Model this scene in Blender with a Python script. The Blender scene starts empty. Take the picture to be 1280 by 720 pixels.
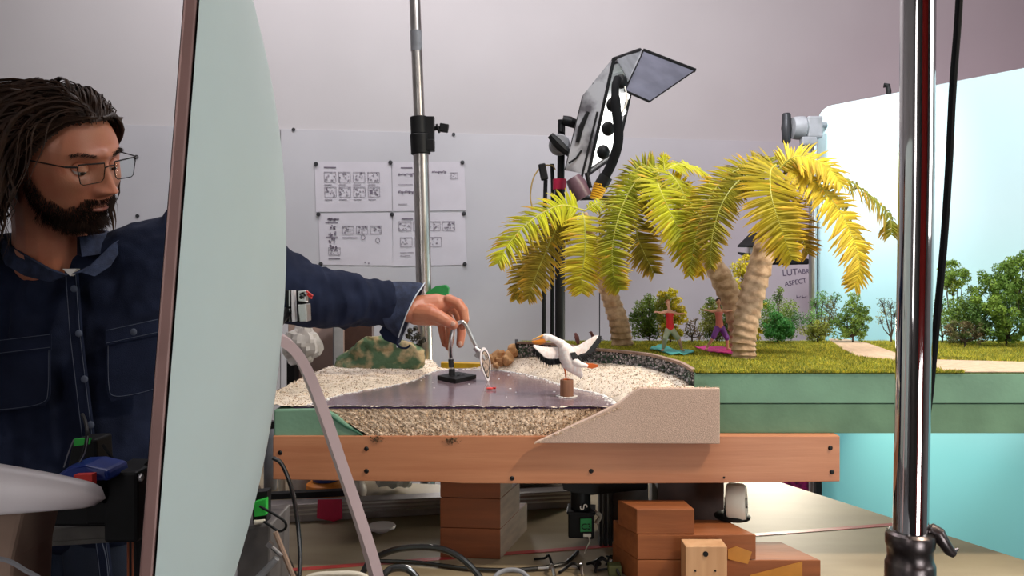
import bpy, bmesh, math, random
import numpy as np
from mathutils import Vector, Matrix, noise

# ------------------------------------------------------------------ camera, world, light, exposure
F, CZ, HY = 960.0, 1.35, 340.0
scn = bpy.context.scene
COL = scn.collection
cd = bpy.data.cameras.new('camera')
cd.sensor_width = 36.0
cd.lens = 36.0 * F / 1280.0
cd.shift_y = -20.0 / 1280.0
cd.clip_start = 0.02
cam = bpy.data.objects.new('camera', cd)
cam.location = (0, 0, CZ)
cam.rotation_euler = (math.pi / 2, 0, 0)
COL.objects.link(cam)
scn.camera = cam
scn.view_settings.view_transform = 'Standard'
scn.view_settings.look = 'None'
scn.view_settings.gamma = 1.0
scn.view_settings.use_curve_mapping = False
scn.view_settings.exposure = 0.5
w = bpy.data.worlds.new('world')
w.use_nodes = True
w.node_tree.nodes['Background'].inputs[0].default_value = (0.8, 0.8, 0.85, 1)
w.node_tree.nodes['Background'].inputs[1].default_value = 0.3
scn.world = w


def area_light(name, loc, target, size, power, color, size_y=None, spread=180):
    l = bpy.data.lights.new(name, 'AREA')
    l.energy = power
    l.color = color
    l.size = size
    l.spread = math.radians(spread)
    if size_y:
        l.shape = 'RECTANGLE'
        l.size_y = size_y
    o = bpy.data.objects.new(name, l)
    o.location = loc
    o.rotation_euler = (Vector(target) - Vector(loc)).to_track_quat('-Z', 'Y').to_euler()
    COL.objects.link(o)
    return o


def spot_light(name, loc, target, power, color, angle, blend, radius):
    l = bpy.data.lights.new(name, 'SPOT')
    l.energy = power
    l.color = color
    l.spot_size = math.radians(angle)
    l.spot_blend = blend
    l.shadow_soft_size = radius
    o = bpy.data.objects.new(name, l)
    o.location = loc
    o.rotation_euler = (Vector(target) - Vector(loc)).to_track_quat('-Z', 'Y').to_euler()
    COL.objects.link(o)
    return o


# ceiling fluorescents over the back of the room, lamp above the set, lamp aimed at the backdrop
area_light('ceiling_lamp_back', (-0.4, 2.2, 3.05), (-0.4, 3.0, 0.9), 2.2, 20, (1.0, 0.95, 0.97), 0.5)
area_light('ceiling_lamp_front', (0.4, -0.8, 3.05), (0.2, 1.2, 0.9), 1.6, 4.5, (1.0, 0.93, 0.90), 0.5)
spot_light('key_lamp', (1.25, 0.75, 2.55), (0.25, 1.55, 1.15), 75, (1.0, 0.86, 0.66), 62, 0.6, 0.06)
spot_light('backdrop_lamp', (0.55, 1.75, 2.35), (1.09, 2.47, 1.58), 46, (0.95, 0.98, 1.0), 44, 1.0, 0.05)
area_light('backdrop_fill', (0.5, 1.2, 2.7), (1.3, 2.1, 1.2), 0.4, 15, (0.95, 0.98, 1.0))  # unseen fill, added to brighten the whole backdrop
area_light('low_bench_fill', (0.80, 2.42, 1.10), (0.70, 1.6, 0.84), 0.25, 7.0, (1.0, 0.90, 0.72))  # added out of sight behind the foam to brighten the bench top
area_light('side_fill', (2.4, 0.2, 1.9), (-0.2, 0.8, 1.2), 0.9, 9, (0.95, 1.0, 0.98))  # unseen fill from the right, added to brighten the monitor shell
area_light('magenta_wall_tint', (2.2, 2.0, 1.6), (1.9, 3.4, 2.2), 0.3, 5.0, (0.9, 0.45, 0.6))  # added coloured light that tints the upper right of the wall
area_light('low_rear_fill', (-0.10, 2.32, 0.99), (-0.1, 1.6, 0.85), 0.12, 2.2, (1.0, 0.95, 0.9))  # added out of sight behind the pool, brightens things under the rail
area_light('low_front_fill', (1.0, -0.6, 0.8), (1.4, 2.0, 0.7), 0.6, 9, (0.95, 1.0, 1.0))  # unseen fill behind the camera, added for the backdrop's lower part


def P(px, py, d):
    return Vector(((px - 640) * d / F, d, CZ - (py - HY) * d / F))


def PZ(px, py, z):
    return P(px, py, (CZ - z) * F / (py - HY))


ZB = 0.84      # bench top
ZW = 1.1225    # water
ZG = 1.1848    # lawn
ZT = 1.0767    # beam top
RNG = random.Random(7)


# ------------------------------------------------------------------ materials
def lin(c):
    return tuple(((x / 255) / 12.92 if x / 255 <= 0.04045 else ((x / 255 + 0.055) / 1.055) ** 2.4) for x in c)


def mat(name, col, rough=0.6, metal=0.0, var=0.12, scale=30, bump=0.0, bscale=None, stretch=(1, 1, 1), col2=None,
        spec=0.5, trans=0.0, ior=1.45, emit=None, estr=0, attr=None, transl=0.0, thr=(0.35, 0.65), coat=0.0, sheen=0.0, alpha=1.0):
    m = bpy.data.materials.new(name)
    m.use_nodes = True
    nt = m.node_tree
    b = nt.nodes['Principled BSDF']
    b.inputs['Roughness'].default_value = rough
    b.inputs['Metallic'].default_value = metal
    b.inputs['Specular IOR Level'].default_value = spec
    b.inputs['IOR'].default_value = ior
    b.inputs['Transmission Weight'].default_value = trans
    b.inputs['Coat Weight'].default_value = coat
    b.inputs['Sheen Weight'].default_value = sheen
    b.inputs['Alpha'].default_value = alpha
    tc = nt.nodes.new('ShaderNodeTexCoord')
    mp = nt.nodes.new('ShaderNodeMapping')
    mp.inputs['Scale'].default_value = stretch
    nt.links.new(tc.outputs['Object'], mp.inputs[0])
    nz = nt.nodes.new('ShaderNodeTexNoise')
    nz.inputs['Scale'].default_value = scale
    nz.inputs['Detail'].default_value = 5
    nt.links.new(mp.outputs[0], nz.inputs['Vector'])
    rp = nt.nodes.new('ShaderNodeMapRange')
    rp.inputs[1].default_value, rp.inputs[2].default_value = thr
    nt.links.new(nz.outputs['Fac'], rp.inputs[0])
    mx = nt.nodes.new('ShaderNodeMix')
    mx.data_type = 'RGBA'
    c1 = tuple(col) + (1,)
    c2 = (tuple(col2) if col2 else tuple(max(0, x * (1 - var * 2)) for x in col)) + (1,)
    mx.inputs[6].default_value = c1
    mx.inputs[7].default_value = c2
    nt.links.new(rp.outputs[0], mx.inputs[0])
    out = mx.outputs[2]
    if attr:
        at = nt.nodes.new('ShaderNodeAttribute')
        at.attribute_name = attr
        mm = nt.nodes.new('ShaderNodeMix')
        mm.data_type = 'RGBA'
        mm.blend_type = 'MULTIPLY'
        mm.inputs[0].default_value = 1
        nt.links.new(out, mm.inputs[6])
        nt.links.new(at.outputs['Color'], mm.inputs[7])
        out = mm.outputs[2]
    nt.links.new(out, b.inputs['Base Color'])
    if bump:
        bn = nt.nodes.new('ShaderNodeTexNoise')
        bn.inputs['Scale'].default_value = bscale or scale * 3
        bn.inputs['Detail'].default_value = 4
        nt.links.new(mp.outputs[0], bn.inputs['Vector'])
        bp = nt.nodes.new('ShaderNodeBump')
        bp.inputs['Strength'].default_value = bump
        bp.inputs['Distance'].default_value = 0.002
        nt.links.new(bn.outputs['Fac'], bp.inputs['Height'])
        nt.links.new(bp.outputs[0], b.inputs['Normal'])
    if emit:
        b.inputs['Emission Color'].default_value = tuple(emit) + (1,)
        b.inputs['Emission Strength'].default_value = estr
    if transl:
        tr = nt.nodes.new('ShaderNodeBsdfTranslucent')
        nt.links.new(out, tr.inputs['Color'])
        ms = nt.nodes.new('ShaderNodeMixShader')
        ms.inputs[0].default_value = transl
        nt.links.new(b.outputs[0], ms.inputs[1])
        nt.links.new(tr.outputs[0], ms.inputs[2])
        nt.links.new(ms.outputs[0], nt.nodes['Material Output'].inputs['Surface'])
    return m


def wood(name, col, col2, scale=9, stretch=(0.6, 8, 8), rough=0.6, bump=0.15):
    """Grain: noise stretched along the board."""
    return mat(name, col, rough, 0, 0.2, scale, bump, scale * 4, stretch, col2, thr=(0.3, 0.7))


MT = {}
MT['wall'] = mat('wall_paint', (0.50, 0.475, 0.485), 0.85, var=0.02, scale=3, bump=0.05, bscale=120)
MT['wall_dark'] = mat('dark_wall_paint', (0.10, 0.09, 0.09), 0.9, var=0.1, scale=2)
MT['board'] = mat('whiteboard_face', (0.50, 0.49, 0.52), 0.4, var=0.03, scale=4, spec=0.5)
MT['paper'] = mat('paper', (0.58, 0.55, 0.60), 0.8, var=0.02, scale=20, bump=0.1, bscale=30)
MT['ink'] = mat('print_ink', (0.36, 0.33, 0.38), 0.8, var=0.2, scale=200)
MT['ink_dark'] = mat('dark_ink', (0.20, 0.17, 0.22), 0.8)
MT['marker'] = mat('marker_ink', (0.12, 0.10, 0.16), 0.7)
MT['floor'] = mat('floor_concrete', (0.16, 0.14, 0.13), 0.7, var=0.2, scale=4)
MT['ceiling'] = mat('ceiling_paint', (0.5, 0.5, 0.5), 0.9)
MT['black'] = mat('black_plastic', (0.008, 0.008, 0.009), 0.5, var=0.2, spec=0.25)
MT['black_matte'] = mat('black_cloth', (0.006, 0.006, 0.007), 0.8, spec=0.15)
MT['cable'] = mat('glossy_cable', (0.012, 0.012, 0.013), 0.25, spec=0.9)
MT['darkgrey'] = mat('dark_grey_metal', (0.05, 0.05, 0.055), 0.4, 0.6)
MT['grey'] = mat('grey_plastic', (0.25, 0.25, 0.27), 0.5)
MT['steel'] = mat('brushed_steel', (0.62, 0.60, 0.60), 0.28, 1.0, var=0.08, scale=15, stretch=(1, 1, 0.1))
MT['pole_steel'] = mat('galvanised_tube', (0.55, 0.52, 0.50), 0.30, 1.0, var=0.12, scale=25)
MT['chrome'] = mat('chrome', (0.62, 0.60, 0.60), 0.06, 1.0, var=0.03)
MT['gunmetal'] = mat('gunmetal_collar', (0.17, 0.14, 0.14), 0.33, 1.0, var=0.25, scale=60, bump=0.1)
MT['alu'] = mat('grey_green_shell', (0.64, 0.71, 0.68), 0.5, 0.0, var=0.03, scale=6)
MT['alu_edge'] = mat('rosy_aluminium', (0.34, 0.20, 0.18), 0.4, 0.3, var=0.08, scale=20)
MT['alu_foot'] = mat('rosy_grey_aluminium', (0.60, 0.42, 0.41), 0.45, 0.1, var=0.05, scale=20)
MT['white_shell'] = mat('white_shell', (0.74, 0.68, 0.70), 0.4, var=0.02)
MT['tan'] = mat('tan_plastic', (0.30, 0.20, 0.15), 0.6, var=0.08)
MT['screen'] = mat('screen_glass', (0.01, 0.01, 0.012), 0.1)
MT['beam'] = wood('pine_beam', (0.57, 0.245, 0.125), (0.46, 0.175, 0.085), 7, (0.5, 7, 9), 0.45, 0.12)
MT['block'] = wood('orange_timber', (0.34, 0.105, 0.032), (0.22, 0.065, 0.02), 8, (0.6, 7, 7), 0.65, 0.2)
MT['block_dark'] = wood('brown_timber', (0.22, 0.060, 0.018), (0.15, 0.042, 0.013), 8, (0.6, 7, 7), 0.65, 0.2)
MT['block_grey'] = wood('grey_weathered_timber', (0.24, 0.17, 0.12), (0.16, 0.11, 0.08), 8, (7, 0.6, 9), 0.7, 0.2)
MT['pine'] = wood('raw_pine', (0.68, 0.40, 0.22), (0.56, 0.30, 0.15), 7, (9, 8, 0.5), 0.6, 0.1)
MT['ply'] = mat('plywood_top', (0.36, 0.29, 0.19), 0.6, var=0.1, scale=4, col2=(0.28, 0.215, 0.14), stretch=(1, 3, 1), bump=0.08)
MT['red_tape'] = mat('red_tape', (0.48, 0.05, 0.05), 0.5, var=0.1)
MT['crimson'] = mat('crimson_tape', (0.50, 0.01, 0.06), 0.6)
MT['blue'] = mat('blue_plastic', (0.015, 0.04, 0.25), 0.35)
MT['orange'] = mat('orange_plastic', (0.8, 0.25, 0.03), 0.5)
MT['ochre'] = mat('ochre_tape', (0.50, 0.20, 0.02), 0.5, var=0.1)
MT['yellow'] = mat('yellow_plastic', (0.80, 0.42, 0.02), 0.45)
MT['green'] = mat('green_tape', (0.03, 0.5, 0.06), 0.5)
MT['green_dark'] = mat('green_label', (0.02, 0.25, 0.06), 0.6)
MT['red'] = mat('red_plastic', (0.75, 0.04, 0.03), 0.5)
MT['magenta'] = mat('magenta_cloth', (0.35, 0.01, 0.12), 0.8, scale=60, col2=(0.05, 0.005, 0.03))
MT['foam'] = mat('green_foam', (0.185, 0.34, 0.235), 0.8, var=0.12, scale=10, col2=(0.15, 0.27, 0.19), bump=0.2, bscale=150)
MT['foam_dark'] = mat('dark_green_foam', (0.15, 0.27, 0.17), 0.8, var=0.15, scale=10, bump=0.2, bscale=150)
MT['sand'] = mat('sand', (0.90, 0.79, 0.67), 0.9, scale=520, col2=(0.58, 0.44, 0.33), bump=0.8, bscale=900, thr=(0.42, 0.75))
MT['sand_coarse'] = mat('coarse_sand', (0.86, 0.66, 0.50), 0.95, scale=420, col2=(0.42, 0.27, 0.17), bump=0.8, bscale=700, thr=(0.48, 0.70))
MT['sand_board'] = mat('sanded_board', (0.74, 0.54, 0.45), 0.9, scale=700, col2=(0.46, 0.31, 0.24), bump=0.7, bscale=1100, thr=(0.35, 0.75))
MT['grain'] = mat('sand_grain', (0.80, 0.68, 0.55), 0.8, attr='tint')
MT['grass'] = mat('turf_blades', (0.52, 0.49, 0.07), 0.6, var=0.1, attr='tint', transl=0.3)
MT['turf'] = mat('turf_base', (0.14, 0.16, 0.03), 0.9, scale=200, col2=(0.08, 0.09, 0.02))
MT['path'] = mat('sand_path', (0.62, 0.45, 0.32), 0.9, var=0.1, scale=80, bump=0.4, bscale=300)
MT['rim'] = mat('cardboard_rim', (0.40, 0.27, 0.21), 0.8, var=0.2, scale=40)
MT['pebble'] = mat('dark_pebble', (0.26, 0.25, 0.26), 0.55, attr='tint')
MT['mortar'] = mat('dark_mortar', (0.03, 0.028, 0.03), 0.9)
MT['trunk'] = mat('palm_trunk', (0.66, 0.47, 0.32), 0.8, scale=60, col2=(0.40, 0.25, 0.15), bump=0.4, bscale=200)
MT['frond'] = mat('palm_leaf', (1, 1, 1), 0.5, var=0.05, scale=60, attr='tint', transl=0.30, spec=0.18)
MT['rachis'] = mat('palm_rib', (0.50, 0.48, 0.08), 0.5)
MT['bark'] = mat('bush_bark', (0.07, 0.05, 0.035), 0.9)
MT['leaf'] = mat('bush_leaf', (1, 1, 1), 0.6, var=0.1, scale=100, attr='tint', transl=0.25)
MT['moss'] = mat('mossy_foam', (0.42, 0.31, 0.17), 0.9, scale=34, col2=(0.075, 0.13, 0.065), bump=1.0, bscale=130, thr=(0.38, 0.54))
MT['rock'] = mat('orange_rock', (0.72, 0.42, 0.20), 0.8, scale=50, col2=(0.50, 0.26, 0.12), bump=0.5, bscale=160)
MT['wood_stub'] = mat('post_wood', (0.34, 0.16, 0.09), 0.7, scale=60, col2=(0.22, 0.10, 0.06), bump=0.4, stretch=(1, 1, 0.2))
MT['skin'] = mat('skin', (0.46, 0.185, 0.105), 0.42, var=0.08, scale=25, bump=0.12, bscale=500, col2=(0.43, 0.145, 0.085))
MT['skin'].node_tree.nodes['Principled BSDF'].inputs['Subsurface Weight'].default_value = 0.12
MT['skin'].node_tree.nodes['Principled BSDF'].inputs['Subsurface Radius'].default_value = (0.012, 0.004, 0.002)
MT['lip'] = mat('lip', (0.36, 0.12, 0.09), 0.4)
MT['nail'] = mat('nail', (0.62, 0.36, 0.28), 0.3)
MT['hair'] = mat('brown_hair', (0.022, 0.011, 0.007), 0.55, var=0.3, scale=40, col2=(0.050, 0.024, 0.014), spec=0.22)
MT['beard'] = mat('beard_hair', (0.022, 0.010, 0.006), 0.7, var=0.3, scale=60, spec=0.15)
MT['denim'] = mat('dark_denim', (0.011, 0.016, 0.040), 0.9, scale=14, col2=(0.006, 0.009, 0.024), bump=0.5, bscale=700, spec=0.2)
MT['denim_mid'] = mat('denim_seam', (0.020, 0.030, 0.070), 0.9, scale=60, col2=(0.008, 0.012, 0.032), bump=0.5, bscale=400)
MT['thread'] = mat('pale_thread', (0.07, 0.085, 0.13), 0.8)
MT['fray'] = mat('frayed_edge', (0.45, 0.5, 0.58), 0.9)
MT['jeans'] = mat('jeans', (0.014, 0.022, 0.045), 0.85, scale=20, bump=0.3, bscale=500)
MT['tee'] = mat('white_cotton', (0.6, 0.58, 0.58), 0.9)
MT['eye'] = mat('eye_white', (0.65, 0.6, 0.56), 0.2)
MT['iris'] = mat('iris', (0.05, 0.03, 0.02), 0.2)
MT['lens'] = mat('spectacle_lens', (0.9, 0.95, 0.95), 0.03, trans=1.0, ior=1.04, var=0)
MT['feather_white'] = mat('white_feather', (0.86, 0.82, 0.80), 0.6, var=0.06, scale=200, col2=(0.80, 0.66, 0.62))
MT['feather_black'] = mat('black_feather', (0.012, 0.012, 0.014), 0.5)
MT['bill'] = mat('bill_orange', (0.85, 0.38, 0.05), 0.4, scale=150, col2=(0.85, 0.52, 0.14))
MT['foot_orange'] = mat('foot_orange', (0.80, 0.17, 0.03), 0.5)
MT['bird'] = mat('bird_pink', (0.30, 0.12, 0.11), 0.6, scale=150, col2=(0.16, 0.06, 0.07))
MT['teal'] = mat('teal_mat', (0.10, 0.52, 0.50), 0.6)
MT['pink'] = mat('pink_mat', (0.70, 0.03, 0.28), 0.6)
MT['redtop'] = mat('red_vest', (0.70, 0.015, 0.02), 0.6)
MT['coral'] = mat('coral_top', (0.80, 0.22, 0.18), 0.6)
MT['purple'] = mat('purple_leggings', (0.20, 0.05, 0.32), 0.6)
MT['sage'] = mat('sage_shorts', (0.36, 0.40, 0.27), 0.7)
MT['miniskin'] = mat('figurine_skin', (0.72, 0.36, 0.24), 0.5)
MT['minihair'] = mat('figurine_hair', (0.05, 0.02, 0.015), 0.5)
MT['ginger'] = mat('ginger_hair', (0.45, 0.14, 0.05), 0.5)
MT['reflector'] = mat('white_reflector', (0.85, 0.85, 0.85), 0.3, var=0.0)
MT['tube'] = mat('lit_tube', (1, 1, 1), 0.3, emit=(1, 0.98, 0.95), estr=1.6, var=0)
MT['barn'] = mat('grey_barn_door', (0.13, 0.13, 0.17), 0.6, 0.0, var=0.15, scale=12)
MT['head_grey'] = mat('lamp_housing', (0.42, 0.41, 0.43), 0.4, 0.3, scale=14, col2=(0.10, 0.09, 0.10), thr=(0.42, 0.62))
MT['purple_plug'] = mat('purple_grey_plug', (0.13, 0.07, 0.09), 0.4)
MT['strap'] = mat('yellow_strap', (0.40, 0.27, 0.08), 0.7)
MT['bag'] = mat('plastic_film', (0.72, 0.68, 0.66), 0.2, trans=0.35, alpha=0.8, var=0.05, bump=0.5, bscale=30)
MT['bag_blue'] = mat('blue_white_film', (0.66, 0.72, 0.76), 0.3, var=0.05, scale=15, bump=0.8, bscale=30)
MT['carton'] = mat('pinkish_carton', (0.48, 0.34, 0.30), 0.7, var=0.05)
MT['jar'] = mat('white_jar', (0.55, 0.48, 0.45), 0.4)
MT['darkwood'] = mat('dark_brown_board', (0.06, 0.025, 0.018), 0.6, var=0.2)
MT['cream'] = mat('cream_plastic', (0.72, 0.66, 0.56), 0.4, var=0.03)
MT['added_drape'] = mat('added_maroon_drape', (0.50, 0.03, 0.025), 0.9, var=0.1)
MT['glow_panel'] = mat('added_glow_panel', (1, 1, 1), 0.5, emit=(1, 0.97, 0.95), estr=3.0, var=0)


def ramp_nodes(m, kind):
    nt = m.node_tree
    return nt, nt.nodes['Principled BSDF'], nt.nodes['Texture Coordinate'] if 'Texture Coordinate' in nt.nodes else None


# acrylic sheet that plays the water: glossy, dark violet, faintly rippled
def water_mat():
    m = mat('acrylic_water', (0.23, 0.16, 0.18), 0.15, var=0.12, scale=12, col2=(0.17, 0.115, 0.14), bump=0.16, bscale=95, spec=0.9, ior=1.5)
    return m


MT['water'] = water_mat()
MT['water_edge'] = mat('acrylic_edge', (0.07, 0.03, 0.10), 0.2)
MT['foamline'] = mat('white_gel', (0.9, 0.88, 0.86), 0.25, var=0.02)


def backdrop_mat():
    """Painted sky board: cyan at the foot, paler towards the top (shade below put into the colour)."""
    m = mat('painted_sky', (0.30, 0.66, 0.70), 0.6, var=0.02, scale=4, bump=0.05, bscale=60)
    nt = m.node_tree
    b = nt.nodes['Principled BSDF']
    tc = nt.nodes.new('ShaderNodeTexCoord')
    sp = nt.nodes.new('ShaderNodeSeparateXYZ')
    nt.links.new(tc.outputs['Object'], sp.inputs[0])
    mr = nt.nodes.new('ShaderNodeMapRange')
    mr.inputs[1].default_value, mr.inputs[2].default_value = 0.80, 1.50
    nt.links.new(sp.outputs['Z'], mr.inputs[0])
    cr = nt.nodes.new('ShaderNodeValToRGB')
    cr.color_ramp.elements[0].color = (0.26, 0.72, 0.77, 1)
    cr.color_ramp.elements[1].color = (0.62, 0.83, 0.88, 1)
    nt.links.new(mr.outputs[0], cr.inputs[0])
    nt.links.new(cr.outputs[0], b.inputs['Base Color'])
    return m


MT['sky'] = backdrop_mat()


# ------------------------------------------------------------------ mesh building
class M:
    def __init__(s):
        s.v, s.f, s.c = [], [], None

    def add(s, vs, fs):
        n = len(s.v)
        s.v.extend([tuple(p) for p in vs])
        s.f.extend([tuple(i + n for i in q) for q in fs])
        return s

    def hexa(s, p):
        return s.add(p, [(3, 2, 1, 0), (4, 5, 6, 7), (0, 1, 5, 4), (1, 2, 6, 5), (2, 3, 7, 6), (3, 0, 4, 7)])

    def box(s, c, d, R=None):
        c = Vector(c)
        x, y, z = d[0] / 2, d[1] / 2, d[2] / 2
        ps = [Vector(q) for q in ((-x, -y, -z), (x, -y, -z), (x, y, -z), (-x, y, -z), (-x, -y, z), (x, -y, z), (x, y, z), (-x, y, z))]
        if R is not None:
            ps = [R @ q for q in ps]
        return s.hexa([c + q for q in ps])

    def prism(s, poly, ext):
        """poly: list of 3D points, ext: extrusion vector"""
        n = len(poly)
        ext = Vector(ext)
        ps = [Vector(p) for p in poly]
        return s.add(ps + [p + ext for p in ps],
                     [tuple(range(n))[::-1], tuple(range(n, 2 * n))] + [(i, (i + 1) % n, (i + 1) % n + n, i + n) for i in range(n)])

    def tube(s, pts, rad, n=8, flat=1.0, cap=True, up=None):
        pts = [Vector(p) for p in pts]
        if not hasattr(rad, '__len__'):
            rad = [rad] * len(pts)
        k = len(pts)
        T = []
        for i in range(k):
            t = pts[min(i + 1, k - 1)] - pts[max(i - 1, 0)]
            T.append(t.normalized() if t.length > 1e-9 else Vector((0, 0, 1)))
        a = Vector(up) if up is not None else (Vector((0, 0, 1)) if abs(T[0].z) < 0.9 else Vector((1, 0, 0)))
        N = (a - T[0] * a.dot(T[0])).normalized()
        vs = []
        for i in range(k):
            N = (N - T[i] * N.dot(T[i])).normalized()
            B = T[i].cross(N)
            for j in range(n):
                th = 2 * math.pi * j / n
                vs.append(pts[i] + (N * math.cos(th) * flat + B * math.sin(th)) * rad[i])
        fs = [(i * n + j, i * n + (j + 1) % n, (i + 1) * n + (j + 1) % n, (i + 1) * n + j) for i in range(k - 1) for j in range(n)]
        if cap:
            fs += [tuple(range(n))[::-1], tuple(range((k - 1) * n, k * n))]
        return s.add(vs, fs)

    def cyl(s, a, b, r, r2=None, n=20):
        return s.tube([a, b], [r, r if r2 is None else r2], n)

    def lathe(s, prof, c, n=24, R=None):
        c = Vector(c)
        k = len(prof)
        vs = []
        for r, z in prof:
            for j in range(n):
                th = 2 * math.pi * j / n
                p = Vector((r * math.cos(th), r * math.sin(th), z))
                vs.append(c + (R @ p if R is not None else p))
        fs = [(i * n + j, i * n + (j + 1) % n, (i + 1) * n + (j + 1) % n, (i + 1) * n + j) for i in range(k - 1) for j in range(n)]
        fs += [tuple(range(n))[::-1], tuple(range((k - 1) * n, k * n))]
        return s.add(vs, fs)

    def ell(s, c, r, R=None, nu=12, nv=8, rough=0.0, seed=0):
        c = Vector(c)
        if not hasattr(r, '__len__'):
            r = (r, r, r)
        vs = [Vector((0, 0, r[2]))]
        for i in range(1, nv):
            ph = math.pi * i / nv
            for j in range(nu):
                th = 2 * math.pi * j / nu
                vs.append(Vector((r[0] * math.sin(ph) * math.cos(th), r[1] * math.sin(ph) * math.sin(th), r[2] * math.cos(ph))))
        vs.append(Vector((0, 0, -r[2])))
        if rough:
            vs = [q * (1 + rough * noise.noise(q / max(r) * 1.6 + Vector((seed, seed * 2, 0)))) for q in vs]
        if R is not None:
            vs = [R @ q for q in vs]
        fs = [(0, 1 + j, 1 + (j + 1) % nu) for j in range(nu)]
        for i in range(nv - 2):
            for j in range(nu):
                a = 1 + i * nu + j
                b = 1 + i * nu + (j + 1) % nu
                fs.append((a, a + nu, b + nu, b))
        e = len(vs) - 1
        o = 1 + (nv - 2) * nu
        fs += [(e, o + (j + 1) % nu, o + j) for j in range(nu)]
        return s.add([c + q for q in vs], fs)

    def caps(s, pts, rad, n=10):
        """capsule chain: tube with rounded ends and joints, for voxel union"""
        pts = [Vector(p) for p in pts]
        s.tube(pts, rad, n)
        for p, r in zip(pts, rad):
            s.ell(p, r, None, n, max(6, n // 2 + 2))
        return s

    def obj(s, name, m, parent=None, smooth=False, angle=35, bevel=0, voxel=0, sub=0, tint=None, label=None, cat=None, group=None,
            kind=None, smoothmod=0, recalc=True):
        vs = np.array(s.v, dtype=np.float64)
        if parent is not None:
            o0 = np.array(parent['w0'])
        else:
            lo, hi = vs.min(0), vs.max(0)
            o0 = np.array(((lo[0] + hi[0]) / 2, (lo[1] + hi[1]) / 2, lo[2]))
        vs = vs - o0
        me = bpy.data.meshes.new(name)
        me.from_pydata(vs.tolist(), [], s.f)
        if recalc and len(s.f) < 60000:
            b = bmesh.new()
            b.from_mesh(me)
            bmesh.ops.recalc_face_normals(b, faces=b.faces)
            b.to_mesh(me)
            b.free()
        me.materials.append(MT[m] if isinstance(m, str) else m)
        if tint is not None:
            at = me.color_attributes.new('tint', 'FLOAT_COLOR', 'POINT')
            arr = np.ones((len(vs), 4), dtype=np.float32)
            arr[:, :3] = np.asarray(tint, dtype=np.float32)
            at.data.foreach_set('color', arr.ravel())
        if smooth or voxel:
            me.polygons.foreach_set('use_smooth', [True] * len(me.polygons))
            if not voxel:
                try:
                    me.set_sharp_from_angle(angle=math.radians(angle))
                except Exception:
                    pass
        o = bpy.data.objects.new(name, me)
        COL.objects.link(o)
        if parent is not None:
            o.parent = parent
        else:
            o.location = o0
        o['w0'] = [float(q) for q in o0]
        if bevel:
            md = o.modifiers.new('bevel', 'BEVEL')
            md.width = bevel
            md.segments = 2
            md.limit_method = 'ANGLE'
            md.angle_limit = math.radians(40)
        if voxel:
            md = o.modifiers.new('union', 'REMESH')
            md.mode = 'VOXEL'
            md.voxel_size = voxel
            md.use_smooth_shade = True
            if smoothmod:
                md = o.modifiers.new('soften', 'SMOOTH')
                md.iterations = smoothmod
                md.factor = 0.5
        if sub:
            md = o.modifiers.new('sub', 'SUBSURF')
            md.levels = sub
            md.render_levels = sub
        tag(o, label, cat, group, kind)
        return o


def tag(o, label=None, cat=None, group=None, kind=None):
    if label:
        o['label'] = label
    if cat:
        o['category'] = cat
    if group:
        o['group'] = group
    if kind:
        o['kind'] = kind
    return o


def thing(name, label, cat, loc, group=None, kind=None):
    o = bpy.data.objects.new(name, None)
    o.empty_display_size = 0.05
    o.location = loc
    COL.objects.link(o)
    o['w0'] = [float(q) for q in loc]
    return tag(o, label, cat, group, kind)


def dup(root, loc, label=None):
    def cp(o, par):
        c = o.copy()
        COL.objects.link(c)
        if par is not None:
            c.parent = par
        for ch in list(o.children):
            cp(ch, c)
        return c
    r = cp(root, None)
    r.location = loc
    if label:
        r['label'] = label
    return r


def cr(pts, n):
    """Catmull-Rom through points; returns n+1 samples"""
    pts = [Vector(p) for p in pts]
    q = [pts[0] * 2 - pts[1]] + pts + [pts[-1] * 2 - pts[-2]]
    out = []
    m = len(pts) - 1
    for i in range(n + 1):
        u = i / n * m
        k = min(int(u), m - 1)
        t = u - k
        a, b, c, d = q[k], q[k + 1], q[k + 2], q[k + 3]
        out.append(0.5 * ((2 * b) + (c - a) * t + (2 * a - 5 * b + 4 * c - d) * t * t + (3 * b - a - 3 * c + d) * t ** 3))
    return out


def interp(vals, n):
    k = len(vals) - 1
    return [vals[min(int(i / n * k), k - 1)] + (vals[min(int(i / n * k), k - 1) + 1] - vals[min(int(i / n * k), k - 1)]) * (i / n * k - min(int(i / n * k), k - 1)) for i in range(n + 1)]


def text_mesh(name, body, size, loc, R, m, parent, depth=0.0004):
    c = bpy.data.curves.new(name, 'FONT')
    c.body = body
    c.size = size
    c.extrude = depth
    o = bpy.data.objects.new(name, c)
    COL.objects.link(o)
    bpy.context.view_layer.update()
    me = bpy.data.meshes.new_from_object(o.evaluated_get(bpy.context.evaluated_depsgraph_get()))
    bpy.data.objects.remove(o)
    me.materials.clear()
    me.materials.append(MT[m])
    t = bpy.data.objects.new(name, me)
    COL.objects.link(t)
    M4 = R.to_4x4()
    me.transform(Matrix.Translation(Vector(loc) - Vector(parent['w0'])) @ M4)
    t.parent = parent
    t['w0'] = parent['w0']
    return t


def inside(poly, x, y):
    c = False
    n = len(poly)
    j = n - 1
    for i in range(n):
        xi, yi = poly[i][0], poly[i][1]
        xj, yj = poly[j][0], poly[j][1]
        if (yi > y) != (yj > y) and x < (xj - xi) * (y - yi) / (yj - yi) + xi:
            c = not c
        j = i
    return c


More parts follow.
